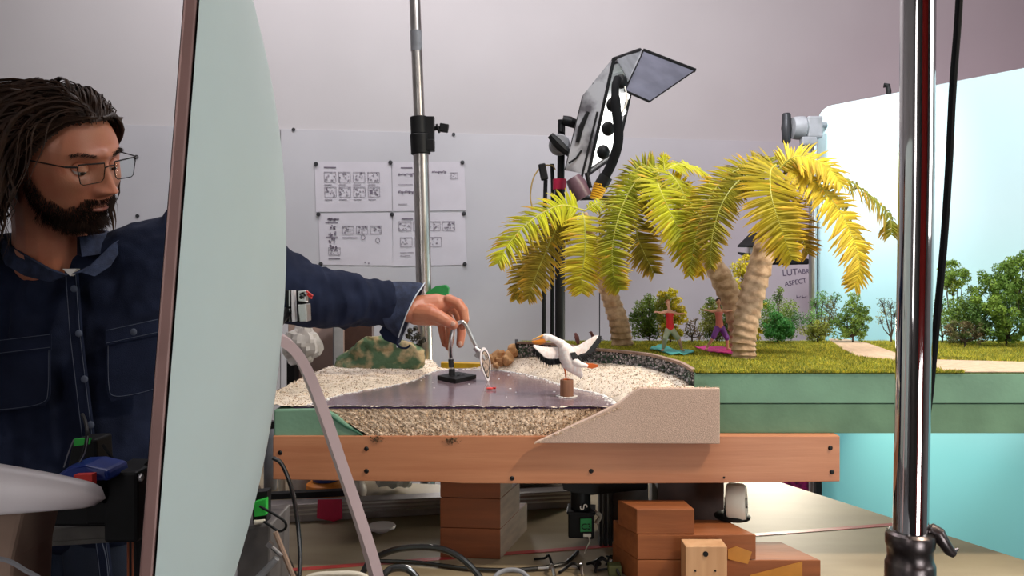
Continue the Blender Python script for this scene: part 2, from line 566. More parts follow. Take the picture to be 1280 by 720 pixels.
def inside_np(poly, X, Y):
    c = np.zeros(X.shape, bool)
    n = len(poly)
    j = n - 1
    for i in range(n):
        xi, yi = poly[i][0], poly[i][1]
        xj, yj = poly[j][0], poly[j][1]
        if yi != yj:
            c ^= ((yi > Y) != (yj > Y)) & (X < (xj - xi) * (Y - yi) / (yj - yi) + xi)
        j = i
    return c


def dist_np(poly, X, Y):
    d = np.full(X.shape, 1e9)
    n = len(poly)
    for i in range(n):
        ax, ay = poly[i][0], poly[i][1]
        bx, by = poly[(i + 1) % n][0], poly[(i + 1) % n][1]
        L = (bx - ax) ** 2 + (by - ay) ** 2 + 1e-12
        t = np.clip(((X - ax) * (bx - ax) + (Y - ay) * (by - ay)) / L, 0, 1)
        d = np.minimum(d, np.hypot(X - ax - t * (bx - ax), Y - ay - t * (by - ay)))
    return d

# ------------------------------------------------------------------ the room
def wy(x):
    return 3.168 + 0.1446 * x


def PW(px, py, off=0.0):
    """pixel -> point on the back wall plane, off metres in front of it"""
    u = (px - 640) / F
    y = (3.168 - off) / (1 - 0.1446 * u)
    return Vector((u * y, y, CZ - (py - HY) * y / F))


WX0, WX1, WF, WH = -2.7, 3.4, -2.4, 3.2
M().box((0.35, 0.7, -0.05), (6.3, 6.4, 0.1)).obj('floor', 'floor', kind='structure')
M().box((0.35, 0.7, WH + 0.05), (6.3, 6.4, 0.1)).obj('ceiling', 'ceiling', kind='structure')
a, b_ = Vector((WX0, wy(WX0), 0)), Vector((WX1, wy(WX1), 0))
M().prism([a, b_, b_ + Vector((0, 0.1, 0)), a + Vector((0, 0.1, 0))], (0, 0, WH)).obj('wall_back', 'wall', kind='structure')
M().box((WX0 - 0.05, 0.3, WH / 2), (0.1, 5.4, WH)).obj('wall_left', 'wall', kind='structure')
M().box((WX1 + 0.05, 0.6, WH / 2), (0.1, 6.1, WH)).obj('wall_right', 'wall', kind='structure')
M().box((0.35, WF - 0.05, WH / 2), (6.2, 0.1, WH)).obj('wall_front', 'wall_dark', kind='structure')

# whiteboard: three panels screwed to the wall
wl = (1, 0.1446, 0)
wdir = Vector(wl).normalized()
wnor = Vector((wdir.y, -wdir.x, 0))
RW = Matrix((wdir, Vector((0, 0, 1)), -wnor * -1)).transposed()   # columns: along, up, out
RW = Matrix.Identity(3)
RW.col[0], RW.col[1], RW.col[2] = wdir, Vector((0, 0, 1)), wnor


def wall_quad(mb, x0, x1, z0, z1, off, th):
    a = Vector((x0, wy(x0), z0)) + wnor * off
    b = Vector((x1, wy(x1), z0)) + wnor * off
    up = Vector((0, 0, z1 - z0))
    mb.prism([a, b, b + up, a + up], wnor * th)


board = thing('whiteboard', 'large white wall board with pinned sheets and handwriting, behind the whole set', 'whiteboard', (0, wy(0), 0.85))
xs = PW(749, 300).x
zt = 1.915
for x0, x1 in ((-2.3, xs - 0.8 * 1.6 - 0.0015), (xs - 0.8 * 1.6 + 0.0015, xs - 0.002), (xs + 0.002, 2.4)):
    m = M()
    wall_quad(m, x0, x1, 0.55, zt, 0.0015, 0.006)
    m.obj('panel', 'board', board, bevel=0.0008)
m = M()
wall_quad(m, xs - 0.002, xs + 0.002, 0.55, PW(749, 248).z, 0.0012, 0.004)
m.obj('dark_seam', 'black', board)
for px, py in ((171, 196), (367, 162), (567, 168), (172, 270), (700, 172)):
    c = PW(px, py, 0.008)
    M().cyl(c, c + wnor * 0.004, 0.007, n=12).obj('screw', 'darkgrey', board, smooth=True)

# four pinned storyboard sheets
sheets = [((393, 202), (489, 203), (490, 264), (395, 265)), ((490, 203), (580, 202), (583, 263), (491, 264)),
          ((398, 267), (490, 266), (491, 332), (400, 331)), ((491, 266), (581, 266), (584, 331), (491, 333))]
slabel = ['pinned white sheet with a row of small storyboard sketches, top row, nearer the monitor',
          'pinned white sheet with two short sketch strips, top row, partly behind the tall steel pole',
          'pinned white sheet with a vertical column of dark scribbles, bottom row above the sleeve',
          'pinned white sheet with two rows of tiny frames, bottom row, partly behind the steel pole']


def on_sheet(c, u, v, off):
    a, b, d, e = c
    px = (a[0] * (1 - u) + b[0] * u) * (1 - v) + (e[0] * (1 - u) + d[0] * u) * v
    py = (a[1] * (1 - u) + b[1] * u) * (1 - v) + (e[1] * (1 - u) + d[1] * u) * v
    return PW(px, py, off)


R1 = random.Random(3)
for k, c in enumerate(sheets):
    t = thing('paper_sheet', slabel[k], 'paper', PW(c[0][0], c[3][1], 0.008), 'storyboard sheets pinned to the whiteboard')
    nu, nv = 14, 10
    m = M()
    vs, fs = [], []
    for j in range(nv + 1):
        for i in range(nu + 1):
            u, v = i / nu, j / nv
            wv = 0.0016 * noise.noise(Vector((u * 3 + k * 5, v * 3, 0))) + 0.002
            vs.append(on_sheet(c, u, v, 0.0085 + wv))
    for j in range(nv):
        for i in range(nu):
            q = j * (nu + 1) + i
            fs.append((q, q + 1, q + nu + 2, q + nu + 1))
    m.add(vs, fs)
    m.obj('sheet', 'paper', t, smooth=True)
    pr, dk = M(), M()

    def rect(mb, u0, v0, u1, v1):
        p = [on_sheet(c, u, v, 0.0127) for u, v in ((u0, v0), (u1, v0), (u1, v1), (u0, v1))]
        mb.prism(p, wnor * 0.0004)

    def thumb(u, v, uw, vh, dens=12, dark=0.3):
        for (x0, y0, x1, y1) in ((u, v, u + uw, v + 0.012), (u, v + vh, u + uw, v + vh + 0.01), (u, v, u + 0.006, v + vh), (u + uw, v, u + uw + 0.006, v + vh)):
            rect(pr, x0, y0, x1, y1)
        for _ in range(dens):
            x, y = u + R1.random() * uw * 0.85, v + R1.random() * vh * 0.85
            rect(dk if R1.random() < dark else pr, x, y, x + uw * (0.05 + 0.12 * R1.random()), y + vh * (0.05 + 0.14 * R1.random()))
    rect(dk, 0.12, 0.10, 0.28, 0.125)
    if k == 0:
        for r, v in enumerate((0.20, 0.50)):
            for i in range(4):
                thumb(0.12 + i * 0.19, v, 0.15, 0.2, 12)
                rect(pr, 0.12 + i * 0.19, v + 0.25, 0.22 + i * 0.19, v + 0.265)
        rect(dk, 0.71, 0.56, 0.75, 0.64)
    elif k == 1:
        for u, v, uw in ((0.08, 0.22, 0.40), (0.55, 0.18, 0.2), (0.08, 0.58, 0.22)):
            for i in range(14):
                x = u + uw * i / 14
                y = v + 0.02 * R1.random()
                rect(dk, x, y, x + uw / 14, y + 0.02 + 0.05 * R1.random() * (i % 3 == 0))
        thumb(0.80, 0.22, 0.10, 0.12, 10)
        rect(pr, 0.08, 0.45, 0.28, 0.465)
        rect(pr, 0.08, 0.85, 0.2, 0.865)
    elif k == 2:
        for i in range(5):
            for q in range(9):
                x, y = 0.12 + R1.random() * 0.1, 0.08 + i * 0.13 + R1.random() * 0.08
                rect(dk, x, y, x + 0.02 * (0.4 + R1.random()), y + 0.02 + 0.03 * R1.random())
        rect(dk, 0.09, 0.17, 0.26, 0.185)
        rect(dk, 0.09, 0.45, 0.26, 0.465)
        thumb(0.12, 0.66, 0.16, 0.14, 14, 0.7)
        rect(dk, 0.12, 0.87, 0.28, 0.885)
        for i in range(3):
            thumb(0.32 + i * 0.19, 0.24, 0.15, 0.15, 14, 0.2)
        for u, v in ((0.60, 0.46), (0.80, 0.52)):
            pts = [on_sheet(c, u + 0.028 * math.cos(q), v + 0.05 * math.sin(q), 0.0130) for q in [2 * math.pi * z / 10 for z in range(10)]]
            dk.tube(pts + [pts[0]], 0.0009, 4, cap=False)
        rect(pr, 0.32, 0.46, 0.52, 0.475)
        rect(dk, 0.61, 0.93, 0.63, 0.955)
        rect(dk, 0.66, 0.95, 0.68, 0.97)
    else:
        for i in range(4):
            thumb(0.08 + i * 0.2, 0.16, 0.17, 0.17, 14, 0.5)
        for i in range(3):
            thumb(0.10 + i * 0.2, 0.46, 0.16, 0.17, 9, 0.1)
        rect(pr, 0.1, 0.74, 0.28, 0.755)
        rect(pr, 0.1, 0.80, 0.24, 0.815)
    pr.obj('grey_print', 'ink', t, kind='stuff')
    dk.obj('dark_print', 'ink_dark', t, kind='stuff')
pl = ['first', 'middle', 'last']
for r, (row, py) in enumerate((('top', (205, 203, 203)), ('middle', (268, 268, 267)), ('bottom', (330, 332, 330)))):
    for i, px in enumerate(((395, 488, 578), (398, 490, 580), (401, 491, 581))[r]):
        if r == 2 and i == 1:
            continue
        c = PW(px, py[i], 0.0135)
        m = M()
        m.lathe([(0.0005, 0.0), (0.0082, 0.0), (0.0085, 0.003), (0.007, 0.006), (0.0004, 0.0068)], c, 14, RW)
        m.obj('round_magnet', 'darkgrey', smooth=True, label='small dark round magnet in the %s row of sheet corners, %s along it' % (row, pl[i]), cat='magnet',
              group='magnets holding the storyboard sheets')

# handwriting on the board
wr = text_mesh('marker_writing', 'LUT', 0.040, PW(978, 345, 0.0085), RW @ Matrix.Rotation(0.08, 3, 'Z'), 'marker', board)
text_mesh('marker_writing', 'ABRI', 0.030, PW(997, 342, 0.0085), RW, 'marker', board)
text_mesh('marker_writing', 'ASPECT', 0.030, PW(981, 358, 0.0085), RW @ Matrix.Rotation(0.16, 3, 'Z'), 'marker', board)
m = M()
for px, py, l in ((996, 371, 5), (1003, 371, 5)):
    m.tube([PW(px, py, 0.009), PW(px + l * 0.5, py + 1, 0.009), PW(px + l, py - 1, 0.009)], 0.0012, 4)
    m.tube([PW(px, py - 2, 0.009), PW(px, py + 2, 0.009)], 0.0012, 4)
m.obj('marker_dashes', 'marker', board)

# ------------------------------------------------------------------ bench, desk, low table
m = M()
top = [(-0.24, 1.02), (1.08, 1.02), (0.633, 1.9), (0.45, 2.26), (0.20, 1.80), (-0.30, 1.86), (-0.30, 2.12), (-0.73, 2.12)]
bench = thing('plywood_workbench', 'wide pale plywood workbench under the wooden rail, with red tape across it', 'workbench', (0.1, 1.5, 0))
M().prism([(x, y, ZB - 0.024) for x, y in top], (0, 0, 0.024)).obj('bench_top', 'ply', bench, bevel=0.001)
for x, y in ((-0.2, 1.08), (0.98, 1.08), (0.45, 2.12), (-0.66, 2.06)):
    M().box((x, y, (ZB - 0.024) / 2), (0.06, 0.06, ZB - 0.024)).obj('leg', 'block_dark', bench)
red = M()
a, b_ = PZ(300, 717.5, ZB), PZ(1120, 655.5, ZB)
a.z = b_.z = ZB + 0.0003
ab = (b_ - a).normalized()
nn = Vector((-ab.y, ab.x, 0)) * 0.007
red.prism([a - nn, b_ - nn, b_ + nn, a + nn], (0, 0, 0.0006))
red.obj('tape_line', 'red_tape', bench, label='thin red tape line across the bench')
desk = thing('desk', 'low desk carrying the big monitor, hidden below the frame', 'desk', (-0.3, 0.62, 0))
M().box((-0.38, 0.62, 0.905), (1.0, 0.58, 0.03)).obj('desk_top', 'grey', desk, bevel=0.002)
for x in (-0.84, 0.08):
    for y in (0.37, 0.87):
        M().box((x, y, 0.445), (0.04, 0.04, 0.89)).obj('leg', 'darkgrey', desk)

# ------------------------------------------------------------------ wooden frame that carries the set
fr = thing('set_trestle', 'long reddish pine rail frame carrying the miniature set, resting on timber blocks', 'frame', P(696, 603, 1.30))
yb = 1.28
z0, z1 = P(0, 602, yb).z, ZT
m = M()
x0, x1 = P(341, 0, yb).x, P(1050, 0, yb).x
n = 24
vs = []
for i in range(n + 1):
    u = i / n
    x = x0 + (x1 - x0) * u
    bow = 0.0035 * (1 - (2 * u - 1) ** 2) - 0.004 * max(0, 0.35 - u)
    sag = -bow
    for (dy, z) in ((0, z0 + sag), (0.038, z0 + sag), (0.038, z1), (0, z1)):
        vs.append(Vector((x, yb + dy, z + (0.002 if (z == z0 + sag and u < 0.3) else 0))))
fs = [(i * 4 + j, i * 4 + (j + 1) % 4, i * 4 + 4 + (j + 1) % 4, i * 4 + 4 + j) for i in range(n) for j in range(4)]
fs += [(3, 2, 1, 0), (n * 4, n * 4 + 1, n * 4 + 2, n * 4 + 3)]
m.add(vs, fs)
m.obj('front_rail', 'beam', fr, bevel=0.0015)
for x in (x0 + 0.02, (x0 + x1) / 2, x1 - 0.02):
    M().box((x, yb + 0.038 + 0.27, (z0 + z1) / 2 + 0.003), (0.038, 0.54, z1 - z0 - 0.008)).obj('cross_rail', 'block_dark', fr)
M().box(((x0 + x1) / 2, yb + 0.60, (z0 + z1) / 2 + 0.003), (x1 - x0, 0.038, z1 - z0 - 0.008)).obj('back_rail', 'block_dark', fr)
for px, py in ((350, 566), (458, 561), (458, 589), (739, 589), (1038, 560), (1040, 590), (640, 598), (905, 597)):
    c = P(px, py, yb - 0.0003)
    s = 0.004 if px != 905 else 0.002
    o = M().lathe([(0.0004, 0.002), (s * 0.6, 0.002), (s, 0.0), (s * 0.5, -0.0006), (0.0003, -0.0006)], c, 12, Matrix.Rotation(math.pi / 2, 3, 'X')).obj(
        'screw', 'black', fr, smooth=True)

# ------------------------------------------------------------------ miniature set
rim_px = [(867, 461.5), (852, 453), (834, 447.5), (814, 442.5), (795, 440), (775, 438), (745, 435.5), (715, 431.5), (685, 428.5), (648, 427)]
rim = [PZ(px, py, ZG) for px, py in rim_px]
rim = cr(rim, 36)
rim[0].y = min(rim[0].y, 1.306)
pool_px = [(366, 509), (372, 508), (775, 508), (768, 501), (758, 495), (742, 490), (722, 486), (700, 480), (680, 474), (655, 467), (628, 463), (600, 461.5), (565, 461.5),
           (545, 463), (532, 468), (522, 474), (505, 479), (480, 484), (450, 489), (425, 494), (405, 500), (385, 506)]
pool = [PZ(px, py, ZW) for px, py in pool_px]
pool = [Vector((p.x, max(p.y, 1.297), p.z)) for p in pool]
dset = thing('miniature_landscape', 'tabletop beach and park model with green foam base, sand banks and turf', 'model', P(640, 545, 1.6))
# foam base: slabs
right = [(rim[0].x, 1.30), (1.25, 1.30), (1.25, 1.93), (rim[-1].x, 1.93)]
foot = [(p.x, p.y) for p in rim[::-1]]
slab = [(rim[0].x, 1.30), (1.25, 1.30), (1.25, 1.93), (rim[-1].x - 0.005, 1.93)] + foot[:-1]
zm = P(0, 505, 1.30).z
M().prism([(x, y, zm + 0.0012) for x, y in slab], (0, 0, ZG - 0.007 - zm - 0.0012)).obj('upper_foam_slab', 'foam', dset, bevel=0.001)
M().prism([(x + 0.002, y + 0.0015, ZT) for x, y in slab], (0, 0, zm - ZT)).obj('lower_foam_slab', 'foam_dark', dset, bevel=0.001)
# left foam block and support below the pool
xl = P(342, 0, 1.29).x
fl = [P(342, 512, 1.285), P(405, 511, 1.285), P(420, 519, 1.285), P(440, 535, 1.285), P(458, 547, 1.285), P(342, 548, 1.285)]
M().prism(fl, (0, 0.12, 0)).obj('foam_wedge', 'foam', dset, bevel=0.003, label='pale green foam wedge at the pool end')
M().box(((xl + rim[0].x) / 2, 1.61, (ZT + 1.10) / 2), (rim[0].x - xl - 0.01, 0.60, 1.10 - ZT)).obj('base_slab', 'foam_dark', dset)
g = M().tube([P(403, 511.5, 1.2845), P(418, 523, 1.2845), P(432, 533, 1.2845), P(448, 541, 1.2845), P(455, 546, 1.2845)], [0.001, 0.0026, 0.0022, 0.002, 0.001], 6)
g.obj('paint_stroke', mat('dark_green_paint', (0.03, 0.12, 0.07), 0.6), dset)

# sand terrain as a height field
outer = [(-0.445, 1.292), (rim[0].x - 0.002, 1.292)] + [(p.x, p.y + 0.004) for p in rim] + [(0.0, 1.84), (-0.06, 1.815), (-0.11, 1.80), (-0.17, 1.80), (-0.2, 1.90), (-0.40, 1.88), (-0.435, 1.60)]
polyp = [(p.x, p.y) for p in pool]
hillc = P(470, 462, 1.76)


def sand_h(X, Y):
    ins = inside_np(polyp, X, Y)
    d = dist_np(polyp, X, Y)
    h = ZW + 0.001 + 0.034 * (1 - np.exp(-d / 0.05))
    # front strip is cut flat at the water sheet's level, low between
    left = np.clip((-0.02 - X) / 0.1, 0, 1)
    backl = np.clip((Y - 1.45) / 0.25, 0, 1)
    h = np.where(X < -0.05, ZW + 0.0008 + (0.005 + 0.006 * backl) * (1 - np.exp(-d / 0.03)), h)
    h = np.where(ins, ZW - 0.004 - 0.01 * np.clip(d / 0.05, 0, 1), h)
    fs_ = np.clip((Y - 1.30) / 0.03, 0, 1)
    h = np.where(~ins & (X > -0.05) & (X < 0.20), ZW + (h - ZW) * (0.15 + 0.85 * fs_), h)
    return h


st = 0.0042
gx = np.arange(-0.45, 0.36, st)
gy = np.arange(1.292, 1.91, st)
X, Y = np.meshgrid(gx, gy)
H = sand_h(X, Y)
rg = np.random.default_rng(5)
nz = np.array([noise.noise(Vector((x * 60, y * 60, 0))) + 0.6 * noise.noise(Vector((x * 150, y * 150, 3))) for x, y in zip(X.ravel(), Y.ravel())]).reshape(X.shape)
H = H + nz * 0.0022 * (~inside_np(polyp, X, Y)) + rg.normal(0, 0.00045, H.shape) * (~inside_np(polyp, X, Y))
keep = inside_np(outer, X, Y)
idx = -np.ones(X.shape, int)
idx[keep] = np.arange(keep.sum())
vs = np.stack([X[keep], Y[keep], H[keep]], 1)
q = np.stack([idx[:-1, :-1], idx[:-1, 1:], idx[1:, 1:], idx[1:, :-1]], -1).reshape(-1, 4)
q = q[(q >= 0).all(1)]
m = M()
m.v = vs.tolist()
m.f = [tuple(r) for r in q.tolist()]
m.obj('sand_bank', 'sand', dset, smooth=True, angle=180, kind='stuff')
# front sand slope below the pool edge
m = M()
nu, nv = 150, 16
vs = []
for j in range(nv + 1):
    for i in range(nu + 1):
        v = j / nv
        lx = 404 + (458 - 404) * min(1, v * 1.15)
        rx = 790 - 45 * v
        px = lx + (rx - lx) * i / nu
        p = P(px, 510 + 37.5 * v, 1.296 - 0.013 * v)
        p.y += 0.0026 * noise.noise(Vector((px * 0.35, v * 12, 0))) + 0.0012 * rg.normal()
        vs.append(p)
fs = [(j * (nu + 1) + i, j * (nu + 1) + i + 1, (j + 1) * (nu + 1) + i + 1, (j + 1) * (nu + 1) + i) for j in range(nv) for i in range(nu)]
m.add(vs, fs)
m.obj('sand_slope', 'sand_coarse', dset, smooth=True, angle=180, kind='stuff')


def grains(name, pts, size, parent, tints, m_='grain'):
    """tiny tetrahedra joined into one stuff mesh"""
    vs, fs, cs = [], [], []
    for p in pts:
        s = size * (0.5 + RNG.random())
        n0 = len(vs)
        for k in range(4):
            vs.append((p[0] + s * RNG.uniform(-1, 1), p[1] + s * RNG.uniform(-1, 1), p[2] + s * RNG.uniform(-0.6, 1)))
        fs += [(n0, n0 + 1, n0 + 2), (n0, n0 + 2, n0 + 3), (n0, n0 + 3, n0 + 1), (n0 + 1, n0 + 3, n0 + 2)]
        c = RNG.choice(tints)
        cs += [c] * 4
    mm = M()
    mm.v, mm.f = vs, fs
    return mm.obj(name, m_, parent, tint=cs, kind='stuff', recalc=False)


pts = []
Xr, Yr = rg.uniform(-0.44, 0.32, 42000), rg.uniform(1.295, 1.9, 42000)
ok = inside_np(outer, Xr, Yr) & ~inside_np(polyp, Xr, Yr)
Xr, Yr = Xr[ok], Yr[ok]
Hr = sand_h(Xr, Yr)
grains('sand_grains', list(zip(Xr, Yr, Hr)), 0.0014, dset, [(1, 1, 1), (1.15, 1.12, 1.08), (0.75, 0.62, 0.5), (0.4, 0.3, 0.24)])
pts = []
for _ in range(9000):
    v = RNG.random()
    lx = 404 + (458 - 404) * min(1, v * 1.15)
    p = P(RNG.uniform(lx, 790 - 45 * v), 510 + 37.5 * v, 1.2955 - 0.013 * v)
    pts.append(p)
grains('coarse_grains', pts, 0.0013, dset, [(1.1, 1.0, 0.9), (0.8, 0.6, 0.42), (0.3, 0.2, 0.13), (0.16, 0.1, 0.07), (1, 0.85, 0.65)])
# crumbs hanging over the rail
for cx, cy in ((472, 549), (565, 551)):
    grains('sand_crumb', [P(cx + RNG.gauss(0, 5), cy + RNG.gauss(0, 2), 1.279) for _ in range(60)], 0.002, dset, [(0.3, 0.2, 0.12), (0.15, 0.1, 0.06)])

# acrylic pool sheet
m = M()
wp = [Vector((p.x, p.y, ZW - 0.0028)) for p in pool]
# push the shoreline a little under the sand
cx, cy = sum(p.x for p in wp) / len(wp), sum(p.y for p in wp) / len(wp)
wp2 = [Vector((p.x, p.y, p.z)) if p.y < 1.31 else Vector((cx + (p.x - cx) * 1.04, min(cy + (p.y - cy) * 1.05, 1.83), p.z)) for p in wp]
m.prism(wp2, (0, 0, 0.0028))
m.obj('pool_sheet', 'water', dset, bevel=0.0003, label='dark glossy violet acrylic sheet as water')
m = M()
m.box(((wp2[0].x + P(775, 0, 1.297).x) / 2, 1.2955, ZW - 0.0016), (P(775, 0, 1.297).x - wp2[0].x, 0.0022, 0.0026))
m.obj('pool_sheet_edge', 'water_edge', dset)
# clear gel ripples along the shore
gp = []
for i in range(2, 14):
    a, b_ = pool[i], pool[i + 1]
    for _ in range(40):
        t = RNG.random()
        p = a.lerp(b_, t)
        inn = Vector((cx - p.x, cy - p.y, 0)).normalized()
        gp.append(p + inn * abs(RNG.gauss(0, 0.007)) + Vector((0, 0, 0.0006)))
for i in range(14, 21):
    a, b_ = pool[i], pool[i + 1]
    for _ in range(26):
        gp.append(a.lerp(b_, RNG.random()) + Vector((RNG.gauss(0, .004), RNG.gauss(0, .003), 0.0006)))
for _ in range(14):
    gp.append(Vector((RNG.uniform(-.2, .1), RNG.uniform(1.36, 1.7), ZW + 0.0003)))
mm = M()
for p in gp:
    mm.ell(p, (RNG.uniform(.001, .003), RNG.uniform(.0008, .002), 0.0008), None, 6, 4)
mm.obj('shore_foam', 'foamline', dset, smooth=True, kind='stuff')

# sanded end board in front
bd = [P(668, 554, 1.262), P(900, 555, 1.262), P(900, 485.5, 1.262), P(800, 485, 1.262), P(789, 492, 1.262), P(776, 503, 1.262), P(740, 521, 1.262)]
m = M()
m.prism(bd, (0, 0.012, 0))
sb = m.obj('sanded_board', 'sand_board', bevel=0.0015, label='flat pinkish sand-coated board with a sloping end, standing before the beach', cat='board')
# filler that carries the beach behind that board
M().prism([P(752, 548, 1.276), P(868, 548, 1.276), P(868, 484, 1.276), P(800, 487, 1.276), P(778, 508, 1.276)], (0, 0.018, 0)).obj('beach_end', 'sand_coarse', dset)
grains('board_grains', [P(RNG.uniform(790, 899), RNG.gauss(486, 1.2), 1.266) for _ in range(900)] +
       [P(q, 555 - (q - 668) * 0.42 + RNG.gauss(0, 1), 1.262) for q in [RNG.uniform(668, 776) for _ in range(300)]], 0.0012,
       sb if False else dset, [(1.1, 1.05, 1.0), (0.9, .75, .6)])

# retaining wall of dark pebbles with a cardboard rim
m = M()
n = len(rim)
vs = []
for p in rim:
    vs += [Vector((p.x, p.y, 1.105)), Vector((p.x, p.y, ZG - 0.004)), Vector((p.x + 0.001, p.y + 0.006, ZG - 0.004)), Vector((p.x + 0.001, p.y + 0.006, 1.105))]
fs = [(i * 4 + j, i * 4 + (j + 1) % 4, i * 4 + 4 + (j + 1) % 4, i * 4 + 4 + j) for i in range(n - 1) for j in range(4)] + [(0, 1, 2, 3), (n * 4 - 4, n * 4 - 3, n * 4 - 2, n * 4 - 1)]
m.add(vs, fs)
m.obj('retaining_wall', 'mortar', dset, label='curved retaining wall faced with dark gravel')
m = M()
vs = []
for i, p in enumerate(rim):
    t = (rim[min(i + 1, n - 1)] - rim[max(i - 1, 0)]).normalized()
    nn = Vector((t.y, -t.x, 0))
    if nn.y > 0 and False:
        nn = -nn
    o1 = p + Vector((-0.004, -0.005, 0))
    o2 = p + Vector((0.004, 0.006, 0))
    vs += [Vector((o1.x, o1.y, ZG - 0.0045)), Vector((o2.x, o2.y, ZG - 0.0045)), Vector((o2.x, o2.y, ZG + 0.0005)), Vector((o1.x, o1.y, ZG + 0.0005))]
m.add(vs, fs)
m.obj('wall_rim', 'rim', dset)
M().box((rim[-1].x - 0.004, (rim[-1].y + 1.93) / 2, (1.105 + ZG - .004) / 2), (0.008, 1.93 - rim[-1].y, ZG - .004 - 1.105)).obj('wall_return', 'mortar', dset)
pb, pt = M(), []
for _ in range(2600):
    i = RNG.random() * (n - 1.001)
    k = int(i)
    p = rim[k].lerp(rim[k + 1], i - k)
    t = (rim[k + 1] - rim[k]).normalized()
    nn = Vector((t.y, -t.x, 0))
    if nn.y > 0:
        nn = -nn
    z = RNG.uniform(1.118, ZG - 0.005)
    s = RNG.uniform(0.0016, 0.0032)
    c = Vector((p.x, p.y, z)) + nn * (0.0005 + RNG.random() * 0.0015)
    pb.ell(c, (s * RNG.uniform(.6, 1), s * RNG.uniform(.6, 1), s * RNG.uniform(.6, 1)), Matrix.Rotation(RNG.random() * 6, 3, 'X') @ Matrix.Rotation(RNG.random() * 6, 3, 'Y'), 5, 4)
    g_ = RNG.choice([0.6, 1.0, 1.5, 2.2, 3.2])
    pt += [(g_, g_, g_ * 1.02)] * (2 + 5 * 3)
pb.obj('wall_gravel', 'pebble', dset, tint=pt, kind='stuff', recalc=False)

# turf
lawn = [(rim[0].x + 0.004, 1.302), (1.25, 1.302), (1.25, 1.87), (rim[-1].x + 0.004, 1.87)] + [(p.x + 0.005, p.y + 0.005) for p in rim[::-1][1:-1]]
path_px = [(1036, 421.5), (1060, 422.5), (1085, 427), (1119, 438.5), (1168, 447), (1330, 451), (1330, 463.5), (1184, 463.5), (1176, 459), (1150, 452.5), (1119, 448.5), (1072, 443.5), (1052, 434), (1040, 426)]
path = [PZ(px, py, ZG) for px, py in path_px]
pathp = [(p.x, p.y) for p in path]
M().prism([(x, y, ZG - 0.007) for x, y in lawn], (0, 0, 0.0025)).obj('turf_backing', 'turf', dset)
M().prism([(min(x, 1.248), max(y, 1.301), ZG - 0.0046) for x, y in pathp], (0, 0, 0.0012)).obj('sand_path', 'path', dset)
NB = 105000
Xr, Yr = rg.uniform(-0.02, 1.25, NB * 2), rg.uniform(1.298, 1.872, NB * 2)
ok = inside_np(lawn, Xr, Yr) & ~inside_np(pathp, Xr, Yr)
Xr, Yr = Xr[ok][:NB], Yr[ok][:NB]
# thick fringe along the front cut edge
fx = rg.uniform(rim[0].x, 0.765, 4200)
Xr, Yr = np.concatenate([Xr, fx]), np.concatenate([Yr, rg.uniform(1.2975, 1.304, 4200)])
k = len(Xr)
hgt = rg.uniform(0.004, 0.0085, k) * (0.8 + 0.35 * np.array([noise.noise(Vector((x * 40, y * 40, 0))) for x, y in zip(Xr, Yr)]))
ang = rg.uniform(0, 2 * np.pi, k)
lean = rg.normal(0, 0.0028, (k, 2))
wd = rg.uniform(0.0006, 0.0011, k)
base = np.stack([Xr, Yr, np.full(k, ZG - 0.005)], 1)
dx = np.stack([np.cos(ang) * wd, np.sin(ang) * wd, np.zeros(k)], 1)
tip = base + np.concatenate([lean, hgt[:, None]], 1)
V = np.stack([base - dx, base + dx, tip], 1).reshape(-1, 3)
base_t = np.array([[1.15, 1.15, 1.0], [1.5, 1.4, 1.1], [0.65, 0.85, 0.7], [0.38, 0.55, 0.5], [1.7, 1.5, 1.1]])[rg.integers(0, 5, k)]
patch = 0.85 + 0.35 * np.array([noise.noise(Vector((x * 25, y * 25, 9))) for x, y in zip(Xr, Yr)])
Tn = np.repeat(base_t * patch[:, None], 3, 0)
m = M()
m.v = V.tolist()
m.f = np.arange(3 * k).reshape(-1, 3).tolist()
m.obj('turf_grass', 'grass', dset, tint=Tn, kind='stuff', recalc=False)


